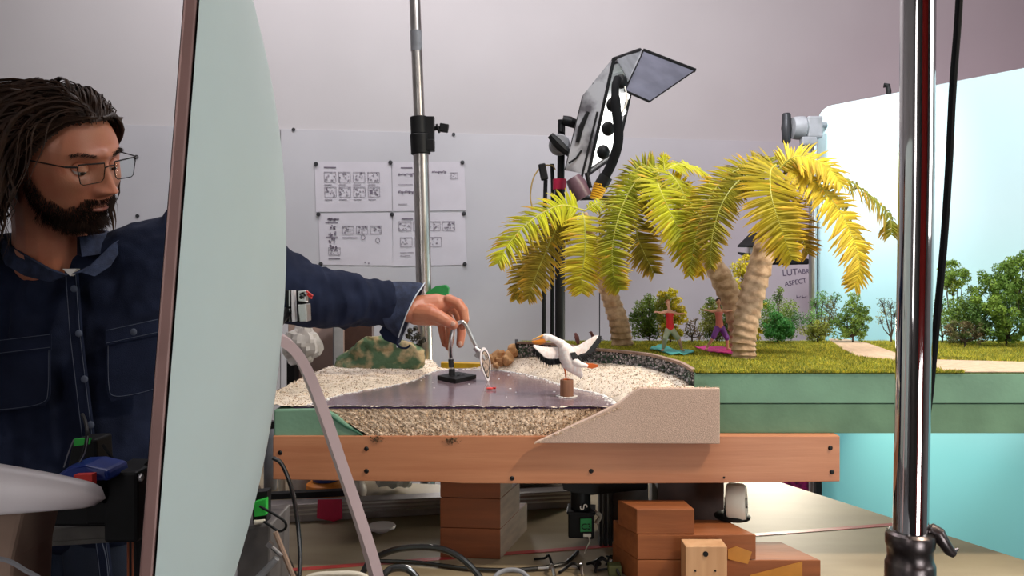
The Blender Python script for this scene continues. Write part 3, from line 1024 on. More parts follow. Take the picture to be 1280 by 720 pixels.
# ------------------------------------------------------------------ palms
def frond(parent, C0, ctrl, L, wid, tone, out, n=60, droop=0.35, spread=68, lab=None, tipc=(0.72, 0.40, 0.05)):
    """ctrl: [(px,py,depth)], L leaflet length in m, wid: leaflet width, tone: base colour, out: outward normal hint"""
    pts = cr([P(*c) for c in ctrl], 40)
    rr = M()
    rr.tube(pts, [0.0022 * (1 - 0.7 * i / 40) for i in range(41)], 6)
    ro = rr.obj('rib', 'rachis', None if parent is None else parent, smooth=True)
    m = M()
    cs = []
    out = Vector(out).normalized()
    for i in range(n):
        u = (i + 0.5) / n
        f_ = 0.06 + 0.93 * u
        k = min(int(f_ * 40), 39)
        p = pts[k].lerp(pts[k + 1], f_ * 40 - k)
        T = (pts[k + 1] - pts[k]).normalized()
        S = T.cross(out)
        if S.length < 0.1:
            S = T.cross(Vector((0, 0, 1)))
        S.normalize()
        N = S.cross(T).normalized()
        ll = L * (0.45 + 0.75 * math.sin(math.pi * min(1, u * 0.82 + 0.16)) ** 0.8) * RNG.uniform(0.85, 1.08)
        if u > 0.9:
            ll *= 0.85
        for sgn in (-1, 1):
            if RNG.random() < 0.03:
                continue
            A = math.radians(spread + 7 - 30 * u ** 3 + RNG.gauss(0, 5))
            d = (S * sgn * math.sin(A) + T * math.cos(A) + N * RNG.gauss(-0.12, 0.12)).normalized()
            q = [p]
            cur = p.copy()
            dd = d.copy()
            for s in range(3):
                cur = cur + dd * ll / 3
                q.append(cur.copy())
                dd = (dd + Vector((0, 0, -1)) * droop * (0.35 + 0.4 * s) * RNG.uniform(.6, 1.4)).normalized()
            wid_ = wid * .86
            ww = [wid_ * 0.7, wid_, wid_ * 0.85, wid_ * 0.12]
            W = (T * 1.0 - d * T.dot(d))
            W = W.normalized() if W.length > .05 else N
            n0 = len(m.v)
            for s in range(4):
                Nn = N * ww[s] * 0.30
                m.v += [tuple(q[s] - W * ww[s] * 0.5), tuple(q[s] + Nn), tuple(q[s] + W * ww[s] * 0.5)]
                br = RNG.uniform(0.62, 1.25) if s == 0 else br
                tp = (s / 3) ** 2 * (0.25 + 0.5 * u)
                if RNG.random() < 0.03:
                    tp = 1
                c = [tone[z] * br * (1 - tp) + tipc[z] * tp for z in range(3)]
                cs += [c] * 3
            for s in range(3):
                a_ = n0 + s * 3
                m.f += [(a_, a_ + 1, a_ + 4, a_ + 3), (a_ + 1, a_ + 2, a_ + 5, a_ + 4)]
    o = m.obj('leaflets', 'frond', ro, tint=cs, recalc=False)
    ro.name = 'frond'
    if lab:
        ro['label'] = lab
    return ro


def palm(label, base_px, trunk, rad, fronds):
    b0 = P(*trunk[0])
    t = thing('model_palm', label, 'palm', (b0.x, b0.y, ZG - 0.004), 'model palms on the turf')
    N = 110
    pts = cr([P(*q) for q in trunk], N)
    rs = interp(rad, N)
    m = M()
    n = 20
    wraps = 17
    pts[0].z = ZG - 0.004
    m.tube(pts, rs, n)
    # wrapped strips: saw-tooth radius with a slightly slanted phase
    vs = []
    for i in range(N + 1):
        c = pts[i]
        for j in range(n):
            v = Vector(m.v[i * n + j]) - c
            ph = (i / N * wraps + 0.35 * math.sin(2 * math.pi * j / n + i * 0.05) + 0.25 * noise.noise(Vector((i * .08, j * .3, b0.x * 9)))) % 1
            k = 1 + 0.19 * (1 - ph) ** 1.5 * (0.3 + 0.7 * (ph > 0.06)) - 0.03
            vs.append(tuple(c + v * k))
    m.v = vs + m.v[(N + 1) * n:]
    m.obj('trunk', 'trunk', t, smooth=True, angle=60)
    for a in fronds:
        frond(t, **a)
    return t


YG, DG, YL, OL = (0.50, 0.52, 0.025), (0.26, 0.28, 0.02), (0.72, 0.55, 0.02), (0.30, 0.24, 0.03)
dA = 1.72
palm('smallest model palm, its drooping crown of five fronds before the black lamp stand', None,
     [(778, 432, 1.76), (774, 405, 1.755), (764, 375, 1.75), (753, 345, 1.74), (743, 310, 1.73), (731, 266, 1.72)],
     [.0235, .0215, .0195, .0165, .012, .006],
     [dict(C0=0, ctrl=[(730, 263, dA), (700, 257, dA - .01), (665, 275, dA - .04), (638, 302, dA - .07), (622, 330, dA - .09)], L=.052, wid=.0066, tone=YG, out=(-.3, -1, .7), spread=66, droop=.30),
      dict(C0=0, ctrl=[(728, 266, dA), (731, 280, dA - .05), (731, 315, dA - .08), (727, 345, dA - .09), (727, 366, dA - .09)], L=.047, wid=.0068, tone=(.62, .55, .03), out=(0, -1, .2), spread=78, droop=.2),
      dict(C0=0, ctrl=[(725, 266, dA), (695, 285, dA + .03), (665, 318, dA + .03), (652, 345, dA + .03), (645, 375, dA + .03)], L=.042, wid=.006, tone=OL, out=(-.2, -1, .2), droop=.3),
      dict(C0=0, ctrl=[(726, 266, dA), (700, 280, dA + .01), (680, 320, dA), (668, 350, dA), (660, 374, dA)], L=.044, wid=.006, tone=OL, out=(-.1, -1, .1), droop=.3),
      dict(C0=0, ctrl=[(730, 264, dA), (748, 254, dA), (770, 256, dA + .02), (782, 262, dA + .03), (790, 276, dA + .03)], L=.030, wid=.005, tone=YG, out=(.2, -.6, .8), n=36, droop=.6)])
dB = 1.66
palm('middle model palm, tall rounded crown between its two neighbours', None,
     [(929, 440, 1.62), (926, 415, 1.625), (918, 385, 1.63), (904, 352, 1.64), (880, 310, 1.65), (858, 272, 1.655), (838, 232, 1.675)],
     [.0245, .0225, .023, .023, .017, .012, .004],
     [dict(C0=0, ctrl=[(831, 213, dB), (800, 222, dB - .04), (778, 258, dB - .07), (766, 305, dB - .09), (767, 345, dB - .10), (775, 362, dB - .10)], L=.040, wid=.0075, tone=(.34, .37, .022), out=(-.55, -1, .2), n=72, spread=76, droop=.12),
      dict(C0=0, ctrl=[(826, 212, dB), (795, 212, dB + .02), (768, 250, dB + .03), (757, 300, dB + .02), (758, 340, dB)], L=.045, wid=.006, tone=(.28, .30, .02), out=(-.9, -.6, .3), n=60, droop=.2),
      dict(C0=0, ctrl=[(820, 216, dB), (823, 232, dB - .08), (836, 262, dB - .11), (852, 295, dB - .12), (866, 338, dB - .11)], L=.048, wid=.008, tone=YG, out=(.2, -1, .3), n=72, spread=72, droop=.14),
      dict(C0=0, ctrl=[(825, 216, dB), (800, 250, dB), (796, 290, dB), (806, 318, dB), (818, 342, dB)], L=.045, wid=.006, tone=(.20, .17, .02), out=(-.2, -1, .1), n=50, droop=.1),
      dict(C0=0, ctrl=[(832, 212, dB), (852, 205, dB + .02), (875, 212, dB + .04), (890, 228, dB + .05), (898, 252, dB + .05)], L=.042, wid=.0055, tone=YG, out=(.2, -.5, 1), n=50, droop=.5),
      dict(C0=0, ctrl=[(834, 214, dB), (856, 235, dB + .03), (872, 275, dB + .04), (878, 320, dB + .03), (876, 345, dB + .02)], L=.038, wid=.006, tone=YL, out=(.5, -1, .2), n=56, droop=.2, tipc=(.85, .45, .03)),
      dict(C0=0, ctrl=[(830, 216, dB), (830, 206, dB), (829, 200, dB), (832, 196, dB)], L=.018, wid=.004, tone=YG, out=(0, -1, 0), n=18, spread=40),
      dict(C0=0, ctrl=[(830, 214, dB), (842, 222, dB - .05), (856, 246, dB - .07), (866, 285, dB - .07)], L=.046, wid=.0065, tone=(.40, .42, .025), out=(.5, -1, .4), n=48, droop=.2),
      dict(C0=0, ctrl=[(828, 214, dB), (812, 208, dB + .06), (795, 225, dB + .11), (785, 260, dB + .13)], L=.05, wid=.006, tone=DG, out=(-.3, -.4, 1), n=44)])
dC = 1.53
palm('largest model palm, leaning trunk at the front edge with bright wide-spread fronds', None,
     [(930, 446, 1.51), (930, 425, 1.51), (934, 395, 1.512), (942, 360, 1.515), (953, 322, 1.52), (964, 270, 1.525), (972, 222, 1.53)],
     [.0215, .022, .0235, .0235, .0215, .017, .011],
     [dict(C0=0, ctrl=[(966, 216, dC), (935, 208, dC), (903, 226, dC - .02), (880, 262, dC - .03), (868, 305, dC - .03), (862, 345, dC - .03)], L=.038, wid=.0066, tone=(.36, .34, .022), out=(-.6, -1, .4), n=70, spread=70, droop=.18, tipc=(.85, .45, .03)),
      dict(C0=0, ctrl=[(964, 219, dC), (930, 222, dC - .03), (905, 250, dC - .06), (891, 292, dC - .07), (888, 335, dC - .07)], L=.036, wid=.0065, tone=(.28, .26, .02), out=(-.5, -1, .1), n=64, droop=.16),
      dict(C0=0, ctrl=[(970, 206, dC), (963, 215, dC - .06), (964, 245, dC - .10), (975, 282, dC - .11), (990, 325, dC - .10)], L=.056, wid=.0078, tone=(.42, .35, .02), out=(.05, -1, .25), n=72, spread=78, droop=.14, tipc=(.85, .50, .05)),
      dict(C0=0, ctrl=[(978, 210, dC), (1008, 220, dC - .03), (1038, 248, dC - .05), (1062, 288, dC - .06), (1074, 330, dC - .06), (1068, 360, dC - .06)], L=.052, wid=.0075, tone=(.74, .58, .05), out=(.5, -1, .4), n=78, spread=70, droop=.2),
      dict(C0=0, ctrl=[(980, 208, dC), (1020, 202, dC + .03), (1055, 222, dC + .05), (1090, 246, dC + .06), (1112, 272, dC + .06), (1114, 294, dC + .06)], L=.056, wid=.0055, tone=(.18, .20, .02), out=(.1, -.5, 1), n=70, spread=80, droop=1.0),
      dict(C0=0, ctrl=[(978, 212, dC), (1015, 226, dC + .02), (1050, 255, dC + .03), (1072, 292, dC + .04), (1082, 325, dC + .04)], L=.042, wid=.0055, tone=(.26, .22, .02), out=(.6, -.7, .4), n=56, droop=.25),
      dict(C0=0, ctrl=[(972, 214, dC), (995, 196, dC - .02), (1030, 206, dC - .04), (1052, 232, dC - .06)], L=.05, wid=.007, tone=(.75, .62, .06), out=(.2, -.8, .8), n=46, droop=.2),
      dict(C0=0, ctrl=[(970, 218, dC), (985, 250, dC + .04), (1000, 290, dC + .05), (1010, 318, dC + .05)], L=.05, wid=.006, tone=(.20, .14, .015), out=(.3, -1, .1), n=46, droop=.15),
      dict(C0=0, ctrl=[(966, 216, dC), (948, 200, dC + .05), (930, 215, dC + .10), (920, 245, dC + .12)], L=.05, wid=.006, tone=DG, out=(-.3, -.4, 1), n=44)])


# ------------------------------------------------------------------ bushes
def bush(name, label, blobs, base, d, tones, leaf=0.0035, per=420, style='leaf', twigs=6, group='model shrubs behind the turf'):
    b0 = P(base[0], base[1], d)
    b0.z = ZG - 0.006
    t = thing(name, label, 'shrub' if name != 'model_tree' else 'tree', b0, group)
    m, cs = M(), []
    wd = M()
    trunk_top = Vector((b0.x, b0.y, b0.z + 0.015))
    wd.tube([b0, trunk_top], [0.0025, 0.002], 6)
    R = RNG
    if name != 'model_tree' and per >= 250:
        x0_, x1_ = min(q[0] for q in blobs), max(q[0] for q in blobs)
        blobs = blobs + [(x0_ + (x1_ - x0_) * f, base[1] - 6, 7, 0) for f in (.15, .5, .85)]
    elif name == 'model_tree':
        blobs = blobs + [(base[0] + q, base[1] - 8, 6, 0) for q in ((-12, 0, 12) if len(blobs) > 9 else ())]
    for (px, py, r, dd) in blobs:
        c = P(px, py, d + dd)
        rr = r * d / F
        wd.tube([trunk_top, trunk_top.lerp(c, .5) + Vector((R.gauss(0, .003), R.gauss(0, .003), -.003)), c], [0.0018, 0.0012, 0.0005], 5)
        for _ in range(twigs):
            v = Vector((R.gauss(0, 1), R.gauss(0, 1), R.gauss(0.2, 1))).normalized()
            wd.tube([c.lerp(trunk_top, .25 * R.random()), c + v * rr * R.uniform(.7, 1.1)], [0.0007, 0.0003], 4)
        tn = R.choice(tones)
        nk = int(per * 2.6 * (r / 12) ** 2)
        rr *= 1.25
        if style == 'clump':
            subs = [(c + Vector((R.gauss(0, 1), R.gauss(0, 1), R.gauss(0, 1))).normalized() * rr * R.uniform(.55, .95), rr * R.uniform(.28, .45)) for _ in range(12)]
        for _ in range(nk):
            v = Vector((R.gauss(0, 1), R.gauss(0, 1), R.gauss(0, 1))).normalized()
            if style == 'clump':
                sc, sr = R.choice(subs)
                p = sc + v * sr * R.uniform(.75, 1.05)
            else:
                p = c + v * rr * (R.random() ** 0.4) * (1 + 0.25 * noise.noise(v * 2.5 + c * 30))
            s = leaf * 1.35 * R.uniform(.6, 1.2)
            a_ = Vector((R.gauss(0, 1), R.gauss(0, 1), R.gauss(0, 1))).normalized()
            b2 = a_.cross(v if style == 'clump' else Vector((R.gauss(0, 1), R.gauss(0, 1), R.gauss(0, 1)))).normalized()
            n0 = len(m.v)
            m.v += [tuple(p - a_ * s * .5), tuple(p + b2 * s * .3), tuple(p + a_ * s * .5), tuple(p - b2 * s * .3)]
            m.f.append((n0, n0 + 1, n0 + 2, n0 + 3))
            g_ = R.uniform(.65, 1.25)
            cs += [(tn[0] * g_, tn[1] * g_, tn[2] * g_)] * 4
    wd.obj('twigs', 'bark', t, smooth=True)
    m.obj('foliage', 'leaf', t, tint=cs, recalc=False, kind='stuff')
    return t


GR = [(.13, .22, .04), (.20, .30, .05), (.08, .15, .03)]
BG = [(.10, .26, .06), (.16, .34, .07), (.07, .18, .05)]
YE = [(.62, .55, .03), (.72, .60, .04), (.45, .42, .03)]
OLV = [(.25, .28, .06), (.16, .17, .05), (.34, .36, .10)]
bush('model_shrub', 'dark green round shrub between the small palm trunk and the red-vested figure', [(802, 385, 9, 0), (813, 380, 9, .02), (800, 400, 11, 0), (815, 398, 11, 0), (823, 388, 8, .02), (811, 372, 5, 0), (810, 410, 9, 0), (792, 397, 6, 0)], (812, 422), 1.86, GR, leaf=.0042, per=330)
bush('model_shrub', 'bright yellow shrub directly behind the red-vested figure', [(828, 378, 9, 0), (838, 373, 9, .01), (846, 383, 8, 0), (832, 392, 10, 0), (848, 395, 9, 0), (838, 405, 10, 0), (828, 368, 5, 0)], (838, 423), 1.83, YE + [(.3, .33, .04)], leaf=.0046, per=420, style='clump')
bush('model_shrub', 'sparse low brownish twiggy shrub right beside the red-vested figure', [(862, 405, 6, 0), (868, 414, 6, 0), (858, 416, 6, 0), (870, 400, 3, 0), (875, 420, 5, 0)], (865, 424), 1.84, [(.2, .14, .06), (.14, .13, .05)], leaf=.003, per=220, twigs=10)
bush('model_shrub', 'dark olive shrub directly behind the coral-topped figure', [(885, 390, 9, 0), (895, 385, 10, 0), (890, 403, 11, 0), (903, 400, 11, 0), (882, 408, 8, 0), (912, 410, 8, 0), (900, 415, 9, 0), (888, 377, 5, 0)], (896, 423), 1.85, GR + OLV, leaf=.0042, per=320)
bush('model_shrub', 'tall yellow shrub seen between the two crossing palm trunks', [(925, 335, 9, 0), (935, 328, 9, 0), (930, 348, 10, 0), (940, 345, 8, 0), (924, 362, 7, 0), (948, 362, 8, 0), (936, 375, 8, 0), (915, 352, 5, 0), (953, 380, 6, 0)], (938, 423), 1.88, YE, leaf=.0048, per=400, style='clump')
bush('model_shrub', 'fresh green tall feathery shrub just beyond the largest palm trunk', [(960, 385, 10, 0), (972, 372, 6, .01), (975, 362, 4, .01), (958, 402, 11, 0), (985, 385, 10, .02), (992, 400, 11, .02), (978, 400, 11, 0), (967, 412, 9, 0)], (972, 423), 1.86, BG + GR, leaf=.0036, per=330)
bush('model_shrub', 'saturated green low compact shrub in front of the feathery one', [(968, 398, 8, 0), (975, 408, 10, 0), (962, 411, 9, 0), (985, 411, 9, 0), (973, 416, 8, 0)], (972, 424), 1.80, [(.07, .30, .06), (.10, .36, .08)], leaf=.0036, per=520, style='clump')
bush('model_shrub', 'airy grey-green twiggy shrub before the silver stand', [(1018, 378, 6, 0), (1028, 372, 8, 0), (1035, 380, 9, 0), (1022, 392, 9, 0), (1040, 395, 10, 0), (1012, 402, 9, 0), (1030, 405, 10, 0), (1003, 412, 6, 0), (1045, 372, 6, 0)], (1030, 423), 1.87, OLV + BG, leaf=.0034, per=200, twigs=14)
bush('model_shrub', 'yellow-green low shrub at the foot of the airy one', [(1020, 408, 8, 0), (1030, 412, 8, 0), (1012, 413, 6, 0)], (1022, 423), 1.82, [(.34, .38, .06), (.25, .30, .05)], leaf=.0036, per=420, style='clump')
bush('model_shrub', 'dense dark conifer-like shrub before the bright backdrop edge', [(1068, 373, 6, 0), (1063, 385, 8, 0), (1074, 388, 8, 0), (1055, 395, 8, 0), (1068, 400, 10, 0), (1080, 397, 7, 0), (1058, 408, 9, 0), (1075, 410, 9, 0), (1045, 403, 7, 0)], (1066, 422), 1.84, [(.13, .24, .04), (.20, .32, .05)], leaf=.0036, per=480, style='clump')
bush('model_shrub', 'small dark bare-branched shrub beside the chrome pole', [(1103, 378, 6, 0), (1113, 380, 6, 0), (1106, 390, 7, 0), (1118, 392, 7, 0), (1100, 400, 5, 0), (1114, 405, 6, 0)], (1114, 422), 1.84, [(.10, .17, .08), (.3, .3, .06)], leaf=.003, per=110, twigs=16)
bush('model_tree', 'small round-topped tree just beyond the hanging black cable', [(1190, 335, 9, 0), (1183, 345, 10, 0), (1197, 347, 10, 0), (1190, 357, 10, 0), (1204, 340, 6, 0), (1178, 335, 5, 0)], (1192, 424), 1.80, [(.22, .36, .05), (.32, .42, .06)], leaf=.0040, per=430, style='clump', group='model trees behind the turf')
bush('model_tree', 'largest dense green tree at the picture\'s edge, before the blue backdrop',
     [(1240, 352, 13, 0), (1256, 343, 13, 0), (1272, 338, 13, 0), (1235, 370, 14, 0), (1255, 366, 15, -.02), (1275, 360, 15, -.01), (1230, 390, 14, 0), (1252, 390, 16, -.03), (1275, 388, 16, -.02), (1225, 404, 12, 0), (1246, 408, 13, -.02), (1268, 410, 13, -.02), (1290, 350, 16, 0), (1292, 385, 18, 0), (1262, 330, 9, 0), (1284, 322, 11, 0)],
     (1258, 430), 1.74, [(.16, .29, .04), (.24, .38, .05), (.11, .22, .04)], leaf=.0042, per=420, style='clump', group='model trees behind the turf')
bush('model_shrub', 'mid-green shrub between the round-topped tree and the large one', [(1195, 385, 11, 0), (1208, 378, 9, 0), (1212, 392, 11, 0), (1200, 400, 11, 0), (1185, 398, 9, 0), (1216, 405, 9, 0), (1220, 375, 6, 0), (1214, 362, 5, .02)], (1202, 426), 1.78, [(.20, .33, .06), (.13, .24, .05)], leaf=.004, per=330)
bush('model_shrub', 'low dark brownish shrub at the foot of the mid-green one', [(1195, 410, 7, 0), (1207, 411, 8, 0), (1220, 409, 7, 0), (1185, 412, 6, 0), (1230, 415, 7, 0)], (1206, 428), 1.72, [(.14, .15, .05), (.20, .16, .07), (.10, .16, .04)], leaf=.0034, per=420, style='clump')
bush('model_shrub', 'thin pale shrub partly hidden by the hanging black cable', [(1178, 380, 8, 0), (1174, 395, 9, 0), (1184, 408, 7, 0), (1172, 412, 6, 0)], (1178, 425), 1.83, BG + [(.2, .3, .15)], leaf=.0034, per=180, twigs=14)

# ------------------------------------------------------------------ backdrop, stands and lamps
A_, B_ = P(1022, 135, 2.55), P(1280, 84, 2.05)
bdir = Vector((B_.x - A_.x, B_.y - A_.y, 0)).normalized()
bnor = Vector((bdir.y, -bdir.x, 0))       # towards the camera
bt = A_.z
prof = [(0, 0.02), (1.9, 0.02), (1.9, bt)]
r_ = 0.05
prof += [(r_ - r_ * math.sin(q), bt - r_ + r_ * math.cos(q)) for q in [i * math.pi / 2 / 8 for i in range(9)]]
org = Vector((A_.x, A_.y, 0))
m = M()
nl = 24
vs, fs = [], []
m.prism([org + bdir * u + Vector((0, 0, z)) for u, z in prof], -bnor * 0.006)
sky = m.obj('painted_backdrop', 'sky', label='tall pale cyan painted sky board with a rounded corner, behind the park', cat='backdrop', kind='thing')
# object space starts at the foot of the board (z = 0.02), so the shade put into its colour follows its height
hk = M()
hk.tube([org + bdir * 0.235 + Vector((0, 0, bt - 0.03)) - bnor * 0.012, org + bdir * 0.235 + Vector((0, 0, bt + 0.012)) - bnor * 0.012, org + bdir * 0.232 + Vector((0, 0, bt + 0.03)) - bnor * 0.012,
         org + bdir * 0.222 + Vector((0, 0, bt + 0.032)) - bnor * 0.008], 0.008, 8)
hk.obj('hook', 'black', sky)

# silver stand with grip head that carries the board's edge
s0 = P(1016, 0, 2.50)
st_ = thing('silver_grip_stand', 'silver stand with a round clamp head at the edge of the sky board', 'stand', (s0.x, s0.y, 0))
m = M()
m.cyl((s0.x, s0.y, 0.12), (s0.x, s0.y, P(0, 176, 2.5).z), 0.0125)
m.obj('post', 'steel', st_, smooth=True)
m = M()
m.cyl((s0.x + 0.018, s0.y + 0.03, 0.12), (s0.x + 0.018, s0.y + 0.03, P(0, 260, 2.5).z), 0.011)
m.obj('rear_post', 'darkgrey', st_, smooth=True)
for k in range(3):
    q = 2.8 + k * 1.0
    M().tube([(s0.x, s0.y, 0.16), (s0.x + 0.1 * math.cos(q), s0.y + 0.1 * math.sin(q), 0.14), (s0.x + 0.25 * math.cos(q), s0.y + 0.25 * math.sin(q), 0.012)], 0.011, 8).obj('leg', 'steel', st_, smooth=True)
RX = Matrix.Rotation(math.pi / 2, 3, 'Y')
hd = P(1001, 160, 2.48)
M().lathe([(0.012, -0.03), (0.034, -0.028), (0.038, -0.01), (0.038, 0.008), (0.032, 0.014), (0.020, 0.016), (0.018, 0.03)], hd, 20, RX).obj('grip_disc', 'grey', st_, smooth=True)
m = M()
m.box(hd + Vector((0.038, 0, 0.0)), (0.05, 0.05, 0.07))
m.box(hd + Vector((0.02, -0.01, -0.045)), (0.05, 0.03, 0.03))
m.obj('grip_body', 'grey', st_, bevel=0.006)
m = M()
m.cyl(hd + Vector((-0.06, 0, 0)), hd + Vector((-0.02, 0, 0)), 0.008, n=10)
m.obj('bolt', 'steel', st_, smooth=True)
kb = P(983, 160, 2.48)
m = M()
m.tube([kb + Vector((0, 0, 0.048)), kb + Vector((0, 0, 0.043)), kb + Vector((0, 0, 0.015)), kb, kb + Vector((0, 0, -0.015)), kb + Vector((0, 0, -0.043)), kb + Vector((0, 0, -0.05))],
       [.010, .014, .015, .017, .015, .014, .009], 12)
m.obj('t_handle', 'darkgrey', st_, smooth=True)
m = M()
e = P(1003, 185, 2.47)
m.tube([e + Vector((-0.012, 0, -0.03)), e + Vector((0.0, 0, -0.005)), e + Vector((0.03, 0, 0.02))], [.014, .014, .01], 8)
m.obj('lower_knob', 'darkgrey', st_, smooth=True)
m = M()
m.cyl(hd + Vector((0.02, 0, 0.012)), org + bdir * 0.03 + Vector((0, 0, bt - 0.06)) + bnor * 0.004, 0.01, n=10)
m.obj('arm', 'grey', st_, smooth=True)

# tall steel pole behind the arm
pd = 2.05
pt_ = [(519, -25), (520, 90), (523, 150), (526, 190), (529, 300), (532, 400), (536, 520), (538, 620)]
foot_ = P(541, 760, pd)
pole = thing('tall_light_pole', 'tall brushed steel pole with a black clamp joint, standing behind the sleeve', 'pole', (foot_.x, foot_.y, 0))
low0, low1 = P(526, 188, pd), P(542, 340 + 1.30 * F / pd, pd)
M().tube([low1, low0], 0.0205, 24).obj('lower_tube', 'pole_steel', pole, smooth=True)
up1 = P(518.5, 340 - 1.70 * F / pd, pd)
M().tube([P(525, 170, pd), P(518.5, 0, pd), P(515, -150, pd)], 0.0148, 24).obj('upper_tube', 'pole_steel', pole, smooth=True)
M().tube([P(520, 39, pd), P(520.6, 64, pd)], 0.0154, 24).obj('grey_band', 'grey', pole, smooth=True)
m = M()
m.tube([P(523.5, 146, pd), P(524.5, 168, pd)], [0.0235, 0.0235], 24)
m.tube([P(525, 168, pd), P(526, 193, pd)], [0.027, 0.026], 24)
m.box(P(536, 166, pd), (0.03, 0.024, 0.085))
m.box(P(538, 182, pd - 0.005), (0.022, 0.03, 0.03))
m.obj('joint_collar', 'black', pole, smooth=True, bevel=0.002)
m = M()
m.cyl(P(540, 161, pd), P(550, 160, pd), 0.006, n=10)
m.tube([P(546, 161, pd), P(549, 160, pd)], [.013, .013], 10)
m.box(P(555, 160, pd), (0.024, 0.016, 0.022), Matrix.Rotation(0.15, 3, 'Y'))
m.obj('wing_screw', 'black', pole, smooth=True, bevel=0.002)
for k in range(3):
    q = k * 2.1 + 0.9
    M().tube([(low1.x, low1.y, 0.25), (low1.x + 0.35 * math.cos(q), low1.y + 0.35 * math.sin(q), 0.01)], 0.011, 8).obj('leg', 'pole_steel', pole, smooth=True)

# chrome pole near the camera
cd_ = 0.84
cx_ = P(1146.5, 0, cd_).x
chp = thing('chrome_pole', 'thick polished chrome pole with a dark collar and lever, beside the blue backdrop', 'pole', (cx_, cd_, 0))
zc = P(0, 668, cd_).z
m = M()
m.tube([P(1148.5, -150, cd_), P(1146, 200, cd_), P(1138, 668, cd_), P(1137, 700, cd_)], 0.0178, 48)
m.obj('chrome_tube', 'chrome', chp, smooth=True)
cc = P(1137.5, 668, cd_)
R0 = Matrix.Identity(3)
m = M()
m.lathe([(0.0182, 0.004), (0.0205, 0.004), (0.0240, 0.0015), (0.0252, -0.002), (0.0250, -0.011), (0.0238, -0.014), (0.0232, -0.015), (0.0230, -0.026), (0.0245, -0.029), (0.0255, -0.032), (0.0255, -0.090), (0.022, -0.095)], cc, 40)
m.obj('collar', 'gunmetal', chp, smooth=True)
M().cyl(cc - Vector((0, 0, 0.09)), (cc.x, cc.y, 0.20), 0.0225, n=32).obj('lower_tube', 'steel', chp, smooth=True)
m = M()
m.tube([P(1160, 664, cd_), P(1166, 663, cd_ - .004), P(1172, 667, cd_ - .006), P(1180, 679, cd_ - .008), P(1187, 689, cd_ - .008), P(1192, 692, cd_ - .008)], [.006, .0078, .0082, .0066, .0058, .0048], 12, flat=1)
m.tube([P(1190, 690, cd_ - .008), P(1198, 686, cd_ - .008)], [.003, .0015], 6)
m.obj('lever', 'gunmetal', chp, smooth=True)
for k in range(3):
    q = k * 2.1 - 0.4
    M().tube([(cc.x, cc.y, 0.35), (cc.x + 0.2 * math.cos(q), cc.y + 0.2 * math.sin(q), 0.30), (cc.x + 0.42 * math.cos(q), cc.y + 0.42 * math.sin(q), 0.012)], 0.013, 8).obj('leg', 'steel', chp, smooth=True)

# hanging black cable
kd = 0.93
cb = cr([P(1202, -560, kd), P(1202, -120, kd), P(1199, 0, kd), P(1191, 110, kd), P(1186, 210, kd), P(1180, 300, kd), P(1171, 400, kd), P(1163, 485, kd), P(1152, 600, kd), P(1149, 900, kd)], 60)
cb[0].z = WH
M().tube(cb + [Vector((cb[-1].x, cb[-1].y, 0.006)), Vector((cb[-1].x + 0.3, cb[-1].y + 0.4, 0.006))], 0.0042, 10).obj(
    'hanging_cable', 'black_matte', smooth=True, label='long black cable hanging from above beside the chrome pole', cat='cable')

# ---- black studio lamp on a stand
ld = 2.30
lp = thing('studio_lamp', 'large tube lamp with a grey barn door, on a black stand behind the smallest palm', 'studio lamp', P(700, 340 + 1.35 * F / ld, ld))
m = M()
m.cyl(P(700, 340 + 1.2 * F / ld, ld), P(700, 236, ld), 0.0150, n=16)
m.cyl(P(701, 224, ld), P(702, 150, ld), 0.011, n=16)
m.obj('stand_post', 'black', lp, smooth=True)
M().cyl(P(699.5, 237, ld), P(699.5, 224, ld), 0.0205, n=18).obj('red_collar', 'crimson', lp, smooth=True)
m = M()
m.tube([P(679, 340 + 1.3 * F / ld, ld), P(680, 300, ld), P(682, 225, ld)], 0.0062, 8)
m.tube([P(688, 340 + 1.3 * F / ld, ld + .05), P(691, 232, ld + .05), P(690, 205, ld + .05)], 0.0062, 8)
m.obj('side_rod', 'black', lp, smooth=True)
M().box(P(679, 215, ld), (0.022, 0.02, 0.05), Matrix.Rotation(-0.2, 3, 'Y')).obj('hanging_clip', 'black', lp, bevel=0.004)
M().tube(cr([P(666, 262, ld), P(663, 245, ld), P(667, 222, ld), P(678, 208, ld), P(690, 207, ld), P(694, 212, ld)], 24), 0.0055, 6, flat=0.4).obj('strap', 'strap', lp, smooth=True)
for k in range(3):
    q = k * 2.1 + 0.2
    b3 = P(700, 340 + 1.2 * F / ld, ld)
    M().tube([(b3.x, b3.y, 0.3), (b3.x + 0.4 * math.cos(q), b3.y + 0.4 * math.sin(q), 0.01)], 0.012, 8).obj('leg', 'black', lp, smooth=True)
# knob discs
m = M()
RYc = Matrix.Rotation(math.pi / 2, 3, 'X')
m.lathe([(0.004, -0.02), (0.028, -0.02), (0.031, -0.012), (0.031, 0.012), (0.026, 0.02), (0.004, 0.02)], P(699, 181, ld - .03), 20, RYc)
m.obj('tilt_disc', 'grey', lp, smooth=True)
m = M()
m.tube([P(688, 169, ld - .055), P(696, 178, ld - .055), P(702, 184, ld - .055), P(713, 193, ld - .055)], [.010, .014, .014, .010], 8)
m.obj('tilt_lever', 'black', lp, smooth=True)
m = M()
m.tube([P(703, 150, ld - .02), P(712, 152, ld - .02), P(724, 157, ld)], [.014, .016, .013], 12)
m.tube([P(701, 156, ld - .02), P(701, 165, ld - .02)], .009, 10)
m.obj('clamp_knob', 'black', lp, smooth=True)
